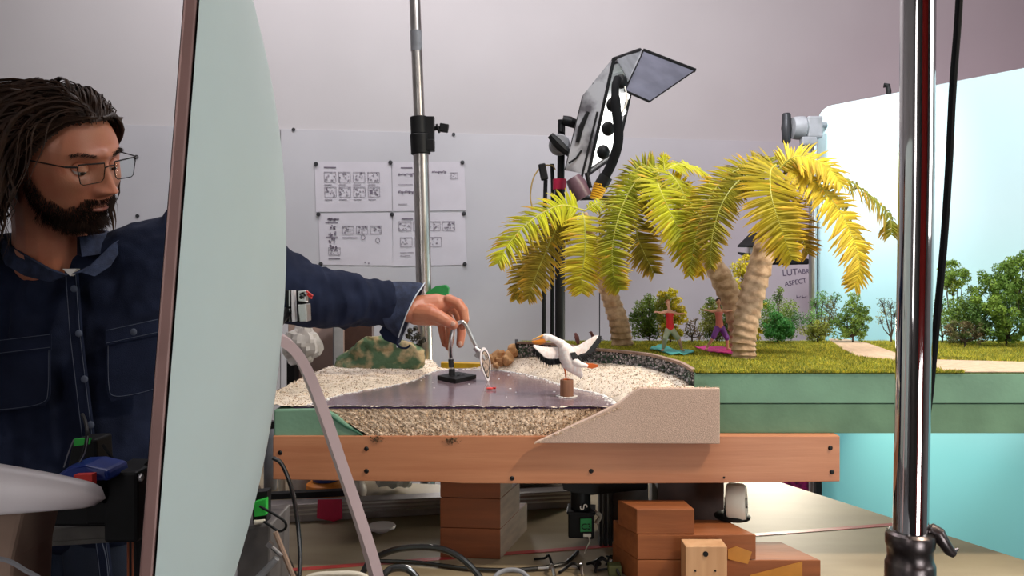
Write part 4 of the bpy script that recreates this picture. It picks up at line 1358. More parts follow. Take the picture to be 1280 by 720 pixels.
# head
Aq, Bq = P(735, 218, 2.20), P(767, 74, 2.20)         # near edge of the opening, bottom and top
Cq = P(800, 62, 2.42)
Dq = Aq + (Cq - Bq)
E1, E2 = P(707, 213, 2.22), P(729, 121, 2.22)        # rear of the head, near side
E3, E4 = E2 + (Cq - Bq), E1 + (Cq - Bq)


def plate(mb, q, th):
    q = [Vector(x) for x in q]
    nrm = (q[1] - q[0]).cross(q[2] - q[0]).normalized()
    mb.prism(q, nrm * th)


m = M()
plate(m, [Aq, Bq, E2, E1], 0.004)
plate(m, [E1, E2, E3, E4], 0.004)
plate(m, [Dq, Cq, E3, E4], 0.004)
plate(m, [Bq, Cq, E3, E2], 0.004)
plate(m, [Aq, Dq, E4, E1], 0.004)
m.obj('lamp_housing', 'head_grey', lp)
m = M()
ins_ = [x.lerp((E1 + E2 + E3 + E4) / 4, 0.10) for x in (Aq, Bq, Cq, Dq)]
mid = [x.lerp((Aq + Bq + Cq + Dq) / 4, 0.25) + ((E1 + E3) / 2 - (Aq + Cq) / 2) * 0.35 for x in (Aq, Bq, Cq, Dq)]
for k in range(4):
    plate(m, [ins_[k], ins_[(k + 1) % 4], mid[(k + 1) % 4], mid[k]], 0.002)
plate(m, mid, 0.002)
m.obj('reflector', 'reflector', lp)
for k in range(4):
    u = 0.16 + 0.22 * k
    a = Aq.lerp(Dq, 0.5).lerp(Bq.lerp(Cq, 0.5), u)
    M().tube([Aq.lerp(Bq, u).lerp(mid[0], .35), Dq.lerp(Cq, u).lerp(mid[3], .35)], 0.012, 12).obj('lit_tube', 'tube', lp, smooth=True)
for px, py in ((754, 190), (760, 161), (766, 131), (776, 102)):
    c = P(px, py, 2.19)
    M().ell(c, (0.019, 0.014, 0.021), None, 12, 8).obj('tube_socket', 'black', lp, smooth=True)
m = M()
for a, b_ in ((Aq, Bq), (Bq, Cq), (Cq, Dq), (Dq, Aq)):
    m.tube([a, b_], 0.0055, 8)
m.obj('rim_trim', 'black', lp, smooth=True)
m = M()
for a, b_ in ((E1, E2), (P(716, 214, 2.215), P(742, 104, 2.215)), (P(724, 216, 2.21), P(754, 90, 2.21)), (P(727, 222, 2.2), P(747, 140, 2.2))):
    m.tube([a, b_], 0.0035, 6)
m.tube([P(711, 204, 2.2), P(720, 198, 2.2), P(727, 188, 2.2)], .003, 6)
m.obj('housing_rails', 'black', lp, smooth=True)
M().tube([P(722, 178, 2.205), P(726, 160, 2.2), P(735, 140, 2.2)], [.006, .008, .005], 8).obj('carry_handle', 'black', lp, smooth=True)
G1, G2, G3, G4 = P(804, 63, 2.42), P(869, 88, 2.46), P(812, 127, 2.20), P(781, 113, 2.18)
m = M()
plate(m, [G1, G2, G3, G4], 0.005)
m.obj('barn_door', 'barn', lp, bevel=0.001)
m = M()
m.tube([G1, G2], 0.007, 8)
m.tube([G2, G3], 0.0022, 8)
m.tube([G3, G4], 0.003, 8)
m.tube([G4, G1], 0.003, 8)
m.obj('door_edge', 'black', lp, smooth=True)
m = M()
plate(m, [Bq + Vector((0.01, 0, 0)), Cq, G1, P(786, 100, 2.2)], 0.004)
m.obj('hinge_panel', 'grey', lp)
m = M()
m.tube(cr([P(772, 98, 2.16), P(769, 110, 2.14), P(770, 135, 2.13), P(773, 160, 2.13), P(772, 182, 2.13), P(764, 206, 2.14), P(752, 228, 2.15)], 30), [0.011] * 8 + [0.014] * 23, 12)
m.obj('power_cable', 'black_matte', lp, smooth=True)
m = M()
m.tube([P(758, 220, 2.145), P(751, 232, 2.15)], [.019, .020], 16)
m.obj('plug_collar', 'black', lp, smooth=True)
m = M()
for k in range(7):
    m.tube([P(751 - k * 1.1, 231 + k * 2.7, 2.15), P(750.4 - k * 1.1, 233 + k * 2.7, 2.15)], [.0205 - .0006 * k, .0195 - .0006 * k], 16)
m.obj('yellow_plug', 'yellow', lp, smooth=True)
m = M()
m.tube([P(716, 222, 2.17), P(722, 232, 2.17), P(730, 247, 2.17)], [.022, .027, .026], 16)
m.obj('side_plug', 'purple_plug', lp, smooth=True)
m = M()
m.tube([P(733, 216, 2.16), P(738, 235, 2.16)], [.006, .006], 8)
m.tube([P(725, 248, 2.2), P(760, 247, 2.22), P(785, 250, 2.22)], [.006, .006, .006], 8)
m.obj('yoke_rod', 'black', lp, smooth=True)
M().tube(cr([P(781, 108, 2.16), P(784, 125, 2.15), P(778, 140, 2.15), P(772, 150, 2.15)], 12), 0.0022, 6).obj('white_lead', 'cream', lp, smooth=True)

# small dark lamp behind the largest palm
l2 = thing('small_clamp_lamp', 'small black lamp with open flaps, partly hidden behind the largest palm', 'studio lamp', P(960, 345, 2.6))
d2 = 2.6
m = M()
plate(m, [P(922, 307, d2), P(938, 291, d2 + .1), P(960, 290, d2 + .1), P(958, 307, d2)], 0.006)
m.obj('upper_flap', 'black', l2)
m = M()
plate(m, [P(922, 317, d2), P(958, 321, d2), P(958, 329, d2 + .1), P(940, 326, d2 + .1)], 0.006)
m.obj('lower_flap', 'black', l2)
M().box(P(943, 313, d2 + .05), (0.05, 0.05, 0.03)).obj('lamp_body', 'white_shell', l2, bevel=0.004)
m = M()
m.box(P(975, 322, d2 + .05), (0.11, 0.06, 0.05))
m.box(P(988, 327, d2 + .02), (0.11, 0.05, 0.02))
m.obj('ballast', 'black', l2, bevel=0.005)
m = M()
m.cyl(P(945, 325, d2 + .09), P(945, 340 + 1.345 * F / (d2 + .09), d2 + .09), 0.011, n=12)
m.obj('post', 'darkgrey', l2, smooth=True)

# glowing panel and maroon drape, added unseen behind the camera for the chrome pole's reflections
m = M()
m.box((-1.3, -1.6, 1.9), (0.5, 0.06, 1.4))
m.obj('added_glow_panel', 'glow_panel', label='tall glowing panel added behind the camera for the chrome reflection', cat='studio lamp')
m = M()
m.cyl((-1.3, -1.6, 0.02), (-1.3, -1.6, 1.2), 0.015)
m.lathe([(0.2, 0), (0.2, 0.02), (0.01, 0.03)], (-1.3, -1.6, 0), 20)
m.obj('glow_panel_stand', 'darkgrey', label='dark stand added under the glowing panel behind the camera', cat='stand', smooth=True)
m = M()
cu = [Vector((0.55 + 1.9 * i / 80, -1.5 + 0.04 * math.sin(i * 0.9), 0.02)) for i in range(81)]
m.prism(cu + [p + Vector((0, -0.01, 0)) for p in cu[::-1]], (0, 0, 2.9))
m.obj('added_maroon_drape', 'added_drape', label='long maroon drape added behind the camera for the red chrome reflection', cat='added_drape', smooth=True)

# ------------------------------------------------------------------ the big monitor seen edge-on
al = math.radians(20.5)
w0 = P(226, 330, 0.42)
wd_ = Vector((-math.sin(al), math.cos(al), 0))
wn = Vector((math.cos(al), math.sin(al), 0))
tl = (P(236, 0, 0.42) - P(182, 700, 0.42))
tv = Vector((tl.x, 0, tl.z)).normalized()
mon = thing('desktop_monitor', 'big pale grey-green bulging computer screen seen edge-on between man and arm', 'computer', (w0.x + wd_.x * .3, w0.y + .3, 0.92))
Wm, Hm, Bm = 0.65, 0.62, 0.078
cz_ = Vector((w0.x, w0.y, w0.z)) - tv * 0.052 - wn * 0.002
m = M()
nu, nv = 40, 48
vs = []
for j in range(nv + 1):
    for i in range(nu + 1):
        u, v = i / nu, j / nv
        su = max(0, 1 - abs(2 * u - 1) ** 2.2)
        sv = max(0, 1 - abs(2 * (v - 0.02) / 0.96 - 1) ** 2.1)
        b = Bm * su ** 0.9 * sv ** 0.62
        vs.append(cz_ + wd_ * Wm * u + tv * Hm * (v - 0.5) + wn * (0.0012 + b))
fs = [(j * (nu + 1) + i, j * (nu + 1) + i + 1, (j + 1) * (nu + 1) + i + 1, (j + 1) * (nu + 1) + i) for j in range(nv) for i in range(nu)]
m.add(vs, fs)
m.obj('back_shell', 'alu', mon, smooth=True, angle=180)
m = M()
cor = [cz_ + wd_ * Wm * u + tv * Hm * (v - 0.5) for u, v in ((0, 0), (1, 0), (1, 1), (0, 1))]
m.prism(cor, -wn * 0.0068)
m.obj('edge_band', 'alu_edge', mon, bevel=0.0012)
m = M()
cor = [cz_ + wd_ * Wm * u + tv * Hm * (v - 0.5) - wn * 0.0068 for u, v in ((0.01, 0.14), (0.99, 0.14), (0.99, 0.985), (0.01, 0.985))]
m.prism(cor, -wn * 0.0006)
m.obj('screen', 'screen', mon)


def on_strip(px, py, wv):
    """pixel -> point in the vertical plane (n,z) at distance wv along the monitor's width"""
    o = cz_ + wd_ * wv
    u = (px - 640) / F
    q = (u * o.y - o.x) / (wn.x - u * wn.y)
    p = o + wn * q
    return Vector((p.x, p.y, CZ - (py - HY) * p.y / F))


cl = cr([on_strip(*q, 0.235) for q in ((340, 422), (355, 428), (370, 440), (384, 462), (397, 492), (411, 530), (428, 580), (446, 632), (465, 690), (474, 722))], 40)
deskz = 0.9205
last = cl[-1]
down = (cl[-1] - cl[-3]).normalized()
k = (deskz + 0.012 - last.z) / down.z
e1 = last + down * k
cl += [last.lerp(e1, .5), e1]
cl2 = [cl[-1] + Vector((0, 0, -0.006)) - wn * 0.02, cl[-1] + Vector((0, 0, -0.006)) - wn * 0.20]
m = M()
vs = []
allp = cl + cl2
th = 0.0044
n_ = len(allp)
for i, p in enumerate(allp):
    t = (allp[min(i + 1, n_ - 1)] - allp[max(i - 1, 0)]).normalized()
    nn = t.cross(wd_).normalized()
    vs += [p + nn * th, p + nn * th + wd_ * 0.055, p - nn * th + wd_ * 0.055, p - nn * th]
fs = [(i * 4 + j, i * 4 + (j + 1) % 4, i * 4 + 4 + (j + 1) % 4, i * 4 + 4 + j) for i in range(n_ - 1) for j in range(4)] + [(0, 1, 2, 3), (n_ * 4 - 4, n_ * 4 - 3, n_ * 4 - 2, n_ * 4 - 1)]
m.add(vs, fs)
m.obj('stand_foot', 'alu_foot', mon, smooth=True, angle=40, label='curved rosy grey metal stand foot')
# ports and plugs standing off the shell beside the arm
m = M()
for (xa, xb, ya, yb2) in ((361, 362.5, 363, 383), (361, 362.5, 386, 402)):
    m.prism([P(xa, ya, 0.88), P(xb, ya, 0.88), P(xb, yb2, 0.88), P(xa, yb2, 0.88)], (0, 0.01, 0))
m.obj('thin_fin', 'steel', mon)
M().prism([P(364, 363, 0.87), P(367.5, 363, 0.87), P(369, 402, 0.87), P(365, 402, 0.87)], (0, 0.008, 0)).obj('white_fin', 'white_shell', mon)
M().prism([P(357, 363, 0.884), P(383, 363, 0.884), P(383, 402, 0.884), P(357, 402, 0.884)], (0, 0.012, 0)).obj('dark_bracket', 'black', mon)
m = M()
m.prism([P(372, 364, 0.865), P(382, 363, 0.865), P(382, 378, 0.865), P(373, 377, 0.865)], (0, 0.012, 0))
m.prism([P(372, 381, 0.860), P(382.5, 380, 0.860), P(383.5, 402, 0.860), P(374, 402, 0.860)], (0, 0.02, 0))
m.obj('silver_latch', 'steel', mon, bevel=0.001)
m = M()
m.tube([P(375, 368, 0.862), P(379, 366, 0.86), P(382, 370, 0.86)], 0.0012, 6)
m.ell(P(376.5, 371.5, 0.86), 0.0022)
m.obj('hook_pin', 'black', mon, smooth=True)
m = M()
m.tube([P(383, 364, 0.865), P(391, 370, 0.865)], 0.0012, 6)
m.tube([P(384, 368, 0.865), P(390, 373, 0.865)], 0.0012, 6)
m.obj('red_leads', 'red', mon, smooth=True)

M().tube([P(358, 390, 0.885), cz_ + wd_ * 0.36 + wn * 0.06 + Vector((0, 0, -.03))], 0.006, 8).obj('bracket_arm', 'black', mon, smooth=True)

# second white screen edge, low at the frame's side
ws = thing('white_monitor_shell', 'white tapering shell of a second screen poking in low, before the man\'s belly', 'computer', (-0.36, 0.52, 0.92))
m = M()
secs = []
N2 = 30
for i in range(N2 + 1):
    u = i / N2
    px = -190 + (131 + 190) * u
    topy = 556 + 48 * (u ** 1.15) + 6 * u ** 8
    boty = 652 - 18 * u - 3 * u ** 4
    if u > 0.93:
        k = (u - 0.93) / 0.07
        r = math.sqrt(max(0.0, 1 - k * k)) * 0.98 + 0.02
        c_ = (topy + boty) / 2 + 3
        topy, boty = c_ - (c_ - topy) * r, c_ + (boty - c_) * r
    secs.append((px, topy, boty))
n2 = 16
vs = []
for px, ty, by in secs:
    rk = math.sqrt(max(0.02, 1 - ((px - 108) / 23.0) ** 2)) if px > 108 else 1.0
    c = P(px, (ty + by) / 2, 0.52)
    hz = (by - ty) / 2 * 0.52 / F
    for j in range(n2):
        q = 2 * math.pi * j / n2
        cq, sq = math.cos(q), math.sin(q)
        vs.append(c + Vector((0, (0.009 * rk + 0.016 * (1 - (px + 190) / 321)) * math.copysign(abs(cq) ** 0.8, cq), hz * (math.copysign(abs(sq) ** (0.8 if sq > 0 else 0.35), sq)))))
fs = [(i * n2 + j, i * n2 + (j + 1) % n2, (i + 1) * n2 + (j + 1) % n2, (i + 1) * n2 + j) for i in range(N2) for j in range(n2)] + [tuple(range(n2))[::-1], tuple(range(N2 * n2, N2 * n2 + n2))]
m.add(vs, fs)
m.obj('shell', 'white_shell', ws, smooth=True, angle=60)
m = M()
m.prism([P(-60, 641, 0.53), P(28, 639, 0.53), P(14, 700, 0.53), P(-4, 340 + (CZ - 0.9205) * F / 0.53, 0.53), P(-80, 340 + (CZ - 0.9205) * F / 0.53, 0.53)], (0, 0.05, 0))
m.obj('stand', 'tan', ws, bevel=0.003)
M().tube(cr([P(-10, 697, 0.49), P(10, 701, 0.49), P(30, 712, 0.49), P(60, 735, 0.49), P(70, 800, 0.49)], 16), 0.0016, 6).obj('thin_lead', 'grey', ws, smooth=True)
hs = thing('small_field_screen', 'small brown-framed screen standing under the white shell', 'screen', P(30, 720, 0.66))
fd = 0.66
m = M()
for q in (((14, 682), (44, 685), (44, 690), (14, 688)), ((40, 688), (44, 688), (46, 760), (42, 760)), ((10, 688), (14, 688), (8, 760), (4, 760))):
    m.prism([P(x, y, fd) for x, y in q], (0, 0.012, 0))
m.obj('frame', 'tan', hs, bevel=0.0008)
M().prism([P(12, 687, fd + .004), P(42, 689, fd + .004), P(44, 950, fd + .004), P(4, 950, fd + .004)], (0, 0.006, 0)).obj('dark_face', mat('dark_green_screen', (0.03, 0.035, 0.025), 0.3), hs)

# ------------------------------------------------------------------ motion rig in front of the man
gd = 0.98
rig = thing('camera_motion_rig', 'black camera body on a grey rail with blue and red wraps, at the man\'s waist', 'camera rig', P(165, 340 + CZ * F / gd, gd))
m = M()
a, b_ = P(22, 664, gd + .03), P(152, 655, gd)
for dz, h in ((0, 0.017), (-0.017, 0.006)):
    m.prism([a + Vector((0, 0, dz)), b_ + Vector((0, 0, dz)), b_ + Vector((0, 0, dz - h)), a + Vector((0, 0, dz - h))], (0.0, 0.05, 0))
m.obj('slide_rail', mat('dim_grey_rail', (0.13, 0.12, 0.11), 0.5, 0.4), rig, bevel=0.001)
m = M()
m.box(P(168, 624, gd), (0.042, 0.07, 0.088))
m.box(P(146, 618, gd), (0.05, 0.06, 0.06))
m.box(P(120, 638, gd), (0.11, 0.05, 0.026))
m.obj('camera_body', 'black', rig, bevel=0.004)
m = M()
m.lathe([(0.018, 0), (0.022, 0.002), (0.022, 0.03), (0.018, 0.034)], P(136, 606, gd - .03), 20, Matrix.Rotation(-math.pi / 2, 3, 'Y') @ Matrix.Identity(3))
m.obj('lens_barrel', 'black', rig, smooth=True)
m = M()
bl = [P(68, 596, gd - .06), P(86, 583, gd - .06), P(105, 582, gd - .065), P(134, 588, gd - .06), P(137, 602, gd - .06), P(118, 601, gd - .07), P(95, 599, gd - .075), P(72, 604, gd - .065)]
m.prism(bl, (0, 0.05, 0))
m.obj('blue_cover', 'blue', rig, bevel=0.004)
M().prism([P(92, 594, gd - .08), P(115, 593, gd - .08), P(115, 607, gd - .08), P(93, 607, gd - .08)], (0, 0.01, 0)).obj('red_tag', 'red', rig)
m = M()
m.prism([P(90, 550, gd), P(120, 549, gd), P(122, 584, gd), P(84, 584, gd)], (0, 0.04, 0))
m.obj('battery_box', 'black', rig, bevel=0.003)
M().prism([P(92, 549, gd - .002), P(113, 548, gd - .002), P(112, 555, gd - .002), P(92, 558, gd - .002)], (0, 0.004, 0)).obj('green_label', 'green', rig)
M().tube(cr([P(95, 584, gd - .03), P(104, 568, gd - .04), P(109, 545, gd - .04), P(107, 528, gd - .02), P(103, 518, gd)], 16), 0.0022, 6).obj('black_lead', 'black', rig, smooth=True)
M().tube([P(128, 556, gd), P(146, 580, gd)], 0.002, 6).obj('black_lead', 'black', rig, smooth=True)
M().tube([P(174, 590, gd), P(186, 577, gd)], 0.002, 6).obj('black_lead', 'black', rig, smooth=True)
M().tube(cr([P(38, 645, gd), P(32, 652, gd), P(24, 668, gd)], 6), 0.0028, 6).obj('black_lead', 'black', rig, smooth=True)
m = M()
m.tube(cr([P(80, 584, gd - .03), P(86, 565, gd - .03), P(92, 550, gd - .03)], 8), 0.0008, 5)
m.tube(cr([P(97, 582, gd - .042), P(106, 566, gd - .046), P(110, 545, gd - .046)], 8), 0.0008, 5)
m.obj('grey_leads', 'grey', rig, smooth=True)
m = M()
for dx in (0, 6):
    m.tube([P(160 + dx, 668, gd), P(161 + dx, 340 + (CZ - 0.05) * F / gd, gd)], 0.0014, 6)
m.obj('orange_leads', mat('orange_lead', (0.25, 0.06, 0.02), 0.5), rig, smooth=True)
m = M()
pc = P(175, 640, gd + .03)
m.cyl((pc.x, pc.y, 0.02), (pc.x, pc.y, P(0, 645, gd).z), 0.014, n=14)
m.lathe([(0.07, 0), (0.07, 0.015), (0.02, 0.025)], (pc.x, pc.y, 0), 24)
m.obj('support_post', 'black', rig, smooth=True)
m = M()
m.ell(P(176, 597, gd - .036), (.004, .003, .005))
m.obj('silver_screw', 'steel', rig, smooth=True)

# ------------------------------------------------------------------ under the set
RB = Matrix.Rotation(math.radians(-17), 3, 'Z')


def oriented(mb, corner, ux, uy, lx, ly, lz):
    """box from a bottom corner along ux, uy and up"""
    c = Vector(corner)
    ux, uy = Vector(ux).normalized(), Vector(uy).normalized()
    b = [c, c + ux * lx, c + ux * lx + uy * ly, c + uy * ly]
    mb.prism(b, (0, 0, lz))


# left stack: three timber blocks, lower ones longer
c0 = Vector((-0.0205, 1.362, ZB))
c0b = PZ(550, 697, ZB)
ux = (c0b - c0)
ux.z = 0
wl_ = ux.length
uy = Vector((0.04, 0.124, 0)).normalized()
hh = (z0 + 0.001 - ZB) / 3
for k, (ln, nm) in enumerate(((0.165, 'lowest and longest timber block of the stack under the rail, beside the arched cable'),
                              (0.115, 'middle timber block of the narrow stack under the rail'),
                              (0.070, 'topmost and shortest timber block of the narrow stack, touching the rail'))):
    m = M()
    oriented(m, c0 + Vector((0, 0, hh * k + 0.0003)), ux, uy, wl_, ln, hh - 0.0008)
    o = m.obj('timber_block', 'block_dark', bevel=0.0012, label=nm, cat='wood block', group='timber blocks propping the frame')
    o.data.materials.append(MT['block_grey'])
    for p in o.data.polygons:
        nrm = p.normal
        if abs(nrm.dot(Vector((uy.y, -uy.x, 0)))) > 0.9:
            p.material_index = 1

# right stack
bd_ = 1.25
hh2 = (P(0, 636, bd_).z - ZB) / 3


def rblock(x0, x1, k, dep, name_, y0=bd_, skew=0.0, side=0.0):
    m = M()
    a = P(x0, 0, y0)
    b = P(x1, 0, y0)
    z = ZB + hh2 * k + 0.0003
    pts = [Vector((a.x, y0, z)), Vector((b.x, y0, z)), Vector((b.x + side, y0 + dep, z)), Vector((a.x - skew, y0 + dep, z))]
    m.prism(pts, (0, 0, hh2 - 0.0008))
    return m.obj('timber_block', 'block', bevel=0.0012, label=name_, cat='wood block', group='timber blocks propping the frame')


rblock(796, 868, 2, 0.05, 'short topmost orange timber block of the wide stack under the rail', skew=0.024, side=-0.006)
rblock(797, 945, 1, 0.075, 'middle orange timber block of the wide stack, carrying the upturned castor', skew=0.030, side=-0.03)
rblock(797, 1026, 0, 0.085, 'lowest and longest orange timber block of the wide stack, with ochre tape', skew=0.030, side=-0.035)
# the lower block reaches out beside it
m = M()
m.prism([P(857, 683, 1.21), P(909, 683, 1.21), P(909, 340 + (CZ - ZB) * F / 1.21, 1.21), P(857, 340 + (CZ - ZB) * F / 1.21, 1.21)], (0, 0.034, 0))
pb_ = m.obj('drilled_pine_block', 'pine', bevel=0.0012, label='small raw pine block with a drilled hole, upright before the wide stack', cat='wood block')
m = M()
for px, py, r in ((882, 692.5, 0.0042), (869, 713.5, 0.0016), (894, 713.5, 0.0016)):
    m.lathe([(0.0003, 0.001), (r, 0.001), (r, -0.0004), (0.0003, -0.0004)], P(px, py, 1.2095), 14, RYc)
m.obj('drilled_hole', 'black', pb_, smooth=True)
M().prism([P(910, 687, 1.2485), P(920, 683, 1.2485), P(940, 690, 1.2485), P(935, 705, 1.2485), P(910, 699, 1.2485)], (0, 0.001, 0)).obj(
    'ochre_tape', 'ochre', label='small ochre tape patch on the middle block of the wide stack', cat='tape', group='ochre tape patches')
M().prism([P(938, 719, 1.2485), P(1003, 702, 1.2485), P(1003, 722, 1.2485), P(938, 726, 1.2485)], (0, 0.001, 0)).obj(
    'ochre_tape', 'ochre', label='long ochre tape patch on the lowest block of the wide stack', cat='tape', group='ochre tape patches')
# dark boards behind
m = M()
m.prism([Vector((P(822, 0, 1.42).x, 1.42, ZB + .0005)), Vector((P(905, 0, 1.42).x, 1.42, ZB + .0005)), Vector((P(905, 0, 1.42).x, 1.56, ZB + .0005)), Vector((P(828, 0, 1.42).x, 1.56, ZB + .0005))], (0, 0, z0 - ZB - .0015))
m.obj('dark_support_block', 'darkwood', bevel=0.001, label='big dark brown block deep under the frame, behind the castor', cat='wood block')

# upturned castor
cw = P(921, 630, 1.335)
cz2 = ZB + hh2 * 2
cst = thing('castor_wheel', 'upturned castor with a fat cream wheel, on the middle timber block', 'castor', (cw.x, cw.y, cz2))
ax = Vector((0.93, -0.36, 0.06)).normalized()
RA = ax.to_track_quat('Z', 'Y').to_matrix()
rw = 0.033
cwz = cz2 + 0.0275 + 0.011
cw = Vector((cw.x, cw.y, P(0, 628, 1.335).z))
cw.z = min(cw.z, z0 - rw - 0.002)
m = M()
m.lathe([(0.010, -0.016), (0.020, -0.014), (0.026, -0.016), (rw - 0.003, -0.016), (rw, -0.011), (rw, 0.011), (rw - 0.003, 0.016), (0.026, 0.016), (0.022, 0.010), (0.010, 0.012)], cw, 36, RA)
m.obj('wheel', 'cream', cst, smooth=True, angle=40)
M().lathe([(0.003, -0.020), (0.008, -0.020), (0.009, 0.018), (0.003, 0.018)], cw, 16, RA).obj('axle_hub', 'steel', cst, smooth=True)
m = M()
for s in (-1,):
    c = cw + ax * 0.020 * s
    side_ = ax.cross(Vector((0, 0, 1))).normalized()
    m.prism([c + Vector((0, 0, 0.010)) - side_ * 0.008, c + Vector((0, 0, 0.010)) + side_ * 0.008, Vector((c.x, c.y, cz2 + 0.006)) + side_ * 0.024, Vector((c.x, c.y, cz2 + 0.006)) - side_ * 0.024], ax * 0.002)
m.obj('fork', 'black', cst)
m = M()
m.lathe([(0.030, 0.0), (0.031, 0.003), (0.026, 0.006), (0.010, 0.007)], (cw.x - 0.008, cw.y, cz2 + 0.0005), 24)
m.obj('swivel_plate', 'black', cst, smooth=True)

# motor with green label
mo = thing('black_motor', 'black square motor with a green label, hanging under the frame', 'motor', P(728, 675, 1.42))
md = 1.40
m = M()
m.box((P(728, 0, md).x, md + 0.02, (P(0, 640, md).z + P(0, 673, md).z) / 2), (0.047, 0.047, P(0, 640, md).z - P(0, 673, md).z), Matrix.Rotation(-0.12, 3, 'Z'))
m.obj('motor_body', 'black', mo, bevel=0.003)
m = M()
m.box((P(728, 0, md).x, md + 0.02, P(0, 641, md).z), (0.052, 0.052, 0.005), Matrix.Rotation(-0.12, 3, 'Z'))
m.obj('motor_flange', 'black', mo, bevel=0.001)
M().cyl((P(727, 0, md).x, md + .02, P(0, 642, md).z), (P(727, 0, md).x, md + .02, P(0, 612, md).z), 0.0185, n=24).obj('gearbox', 'black', mo, smooth=True)
m = M()
m.prism([P(703, 604, md - .02), P(810, 604, md - .02), P(809, 612, md - .02), P(740, 619, md - .02), P(716, 616, md - .02), P(704, 612, md - .02)], (0, 0.07, 0))
m.obj('mount_plate', 'black', mo, bevel=0.001)
gf = md - 0.0085
M().prism([P(725.5, 648.5, gf), P(739.5, 648, gf), P(739.5, 664.5, gf), P(725.5, 665, gf)], (0, 0.002, 0)).obj('label_patch', 'green_dark', mo)
text_mesh('label_text', 'C3', 0.015, P(726.6, 661.8, gf - .001), Matrix.Rotation(math.pi / 2, 3, 'X'), 'black', mo)
wt = text_mesh('gear_mark', 'S', 0.020, P(724, 633, md - .003), Matrix.Rotation(math.pi / 2, 3, 'X') @ Matrix.Rotation(-1.1, 3, 'Z'), 'steel', mo, 0.0003)
m = M()
m.box(P(734, 669, gf), (0.014, 0.004, 0.005))
m.obj('connector', 'cream', mo)
M().tube(cr([P(736, 671, gf), P(737, 677, gf), P(733, 685, gf), P(730, 695, gf)], 10), 0.0012, 5).obj('wire', 'cream', mo, smooth=True)
m = M()
m.tube(cr([P(744, 640, 1.40), P(750, 645, 1.41), P(745, 655, 1.41)], 8), .004, 8)
m.obj('side_fitting', 'cream', mo, smooth=True)
# a grey extrusion upright and cabinet behind the motor
pg = thing('grey_upright_box', 'tall grey ribbed metal box standing behind the wide timber stack', 'box', P(775, 700, 1.45))
for xa, xb in ((749, 753), (755, 759), (761, 765)):
    a, b_ = P(xa, 0, 1.43), P(xb, 0, 1.43)
    M().box(((a.x + b_.x) / 2, 1.44, (ZB + 0.950) / 2), (b_.x - a.x, 0.03, 0.950 - ZB - .001)).obj('rib', 'darkgrey', pg, bevel=0.001)
a, b_ = P(766, 0, 1.44), P(812, 0, 1.44)
M().box(((a.x + b_.x) / 2, 1.50, (ZB + 0.950) / 2 + .0005), (b_.x - a.x, 0.1, 0.950 - ZB - .001)).obj('box_body', mat('dim_grey_metal', (0.17, 0.16, 0.15), 0.6), pg, bevel=0.002)

# aluminium rails across the bench
def railpt(px, z, dpx):
    return P(px, 0, dpx)


for (xa, da, xb, db, zt_, hz, nm, nn_) in ((300, 1.545, 716, 1.660, 0, 0.036, 'long grey aluminium rail lying across the bench, nearest the frame blocks', 1),
                                          (560, 1.70, 718, 1.735, 0, 0.052, 'short bright ribbed aluminium rail behind the narrow timber stack', 2)):
    a, b_ = P(xa, 0, da), P(xb, 0, db)
    a.z = b_.z = ZB + 0.0005
    t = thing('aluminium_rail', nm, 'rail', (a + b_) / 2, 'aluminium rails on the bench')
    dv = (b_ - a).normalized()
    nv_ = Vector((-dv.y, dv.x, 0))
    m = M()
    m.prism([a, b_, b_ + nv_ * 0.04, a + nv_ * 0.04], (0, 0, hz))
    m.obj('rail_body', 'alu_rail' if 'alu_rail' in MT else MT.setdefault('alu_rail', mat('rail_aluminium', (0.33, 0.29, 0.28), 0.45, 0.5)), t, bevel=0.0015)
    m = M()
    for z in np.linspace(hz * 0.40, hz * 0.86, 2 + nn_):
        m.prism([a - nv_ * 0.0012 + Vector((0, 0, z)), b_ - nv_ * 0.0012 + Vector((0, 0, z)), b_ - nv_ * 0.0012 + Vector((0, 0, z + .004)), a - nv_ * 0.0012 + Vector((0, 0, z + .004))], nv_ * 0.002)
    m.obj('rail_rib', 'steel', t)
m = M()
a, b_ = P(300, 0, 1.585), P(432, 0, 1.62)
a.z = b_.z = ZB + 0.0368
m.prism([a, b_, b_ + Vector((0, 0.02, 0)), a + Vector((0, 0.02, 0))], (0, 0, 0.012))
m.obj('black_strip', 'black', label='black strip lying along the grey rail', cat='strip')
tp = M()
tp.prism([P(397, 624.5, 1.562), P(427, 624, 1.568), P(428, 648, 1.568), P(417, 652, 1.566), P(396, 648, 1.562)], (0, 0.0008, 0))
tp.obj('crimson_tape', 'crimson', label='crimson tape patch hanging on the grey rail beside the stand foot', cat='tape')

# jars, wraps and bags beyond the rails
def jar(px, dd, w, h, mm, lid, label, cat='jar', grp='jars and bottles behind the rail', nm='jar'):
    c = P(px, 0, dd)
    t = thing(nm, label, cat, (c.x, c.y, ZB + .0005), grp)
    r = w / 2 * dd / F
    M().lathe([(r * .9, 0), (r, 0.004), (r, h * .8), (r * .8, h * .88), (r * .7, h * .9)], (c.x, c.y, ZB + .0005), 24).obj('jar_body', mm, t, smooth=True)
    M().lathe([(r * .75, h * .9), (r * .78, h * .92), (r * .78, h)], (c.x, c.y, ZB + .0005), 24).obj('lid', lid, t, smooth=True)
    return t


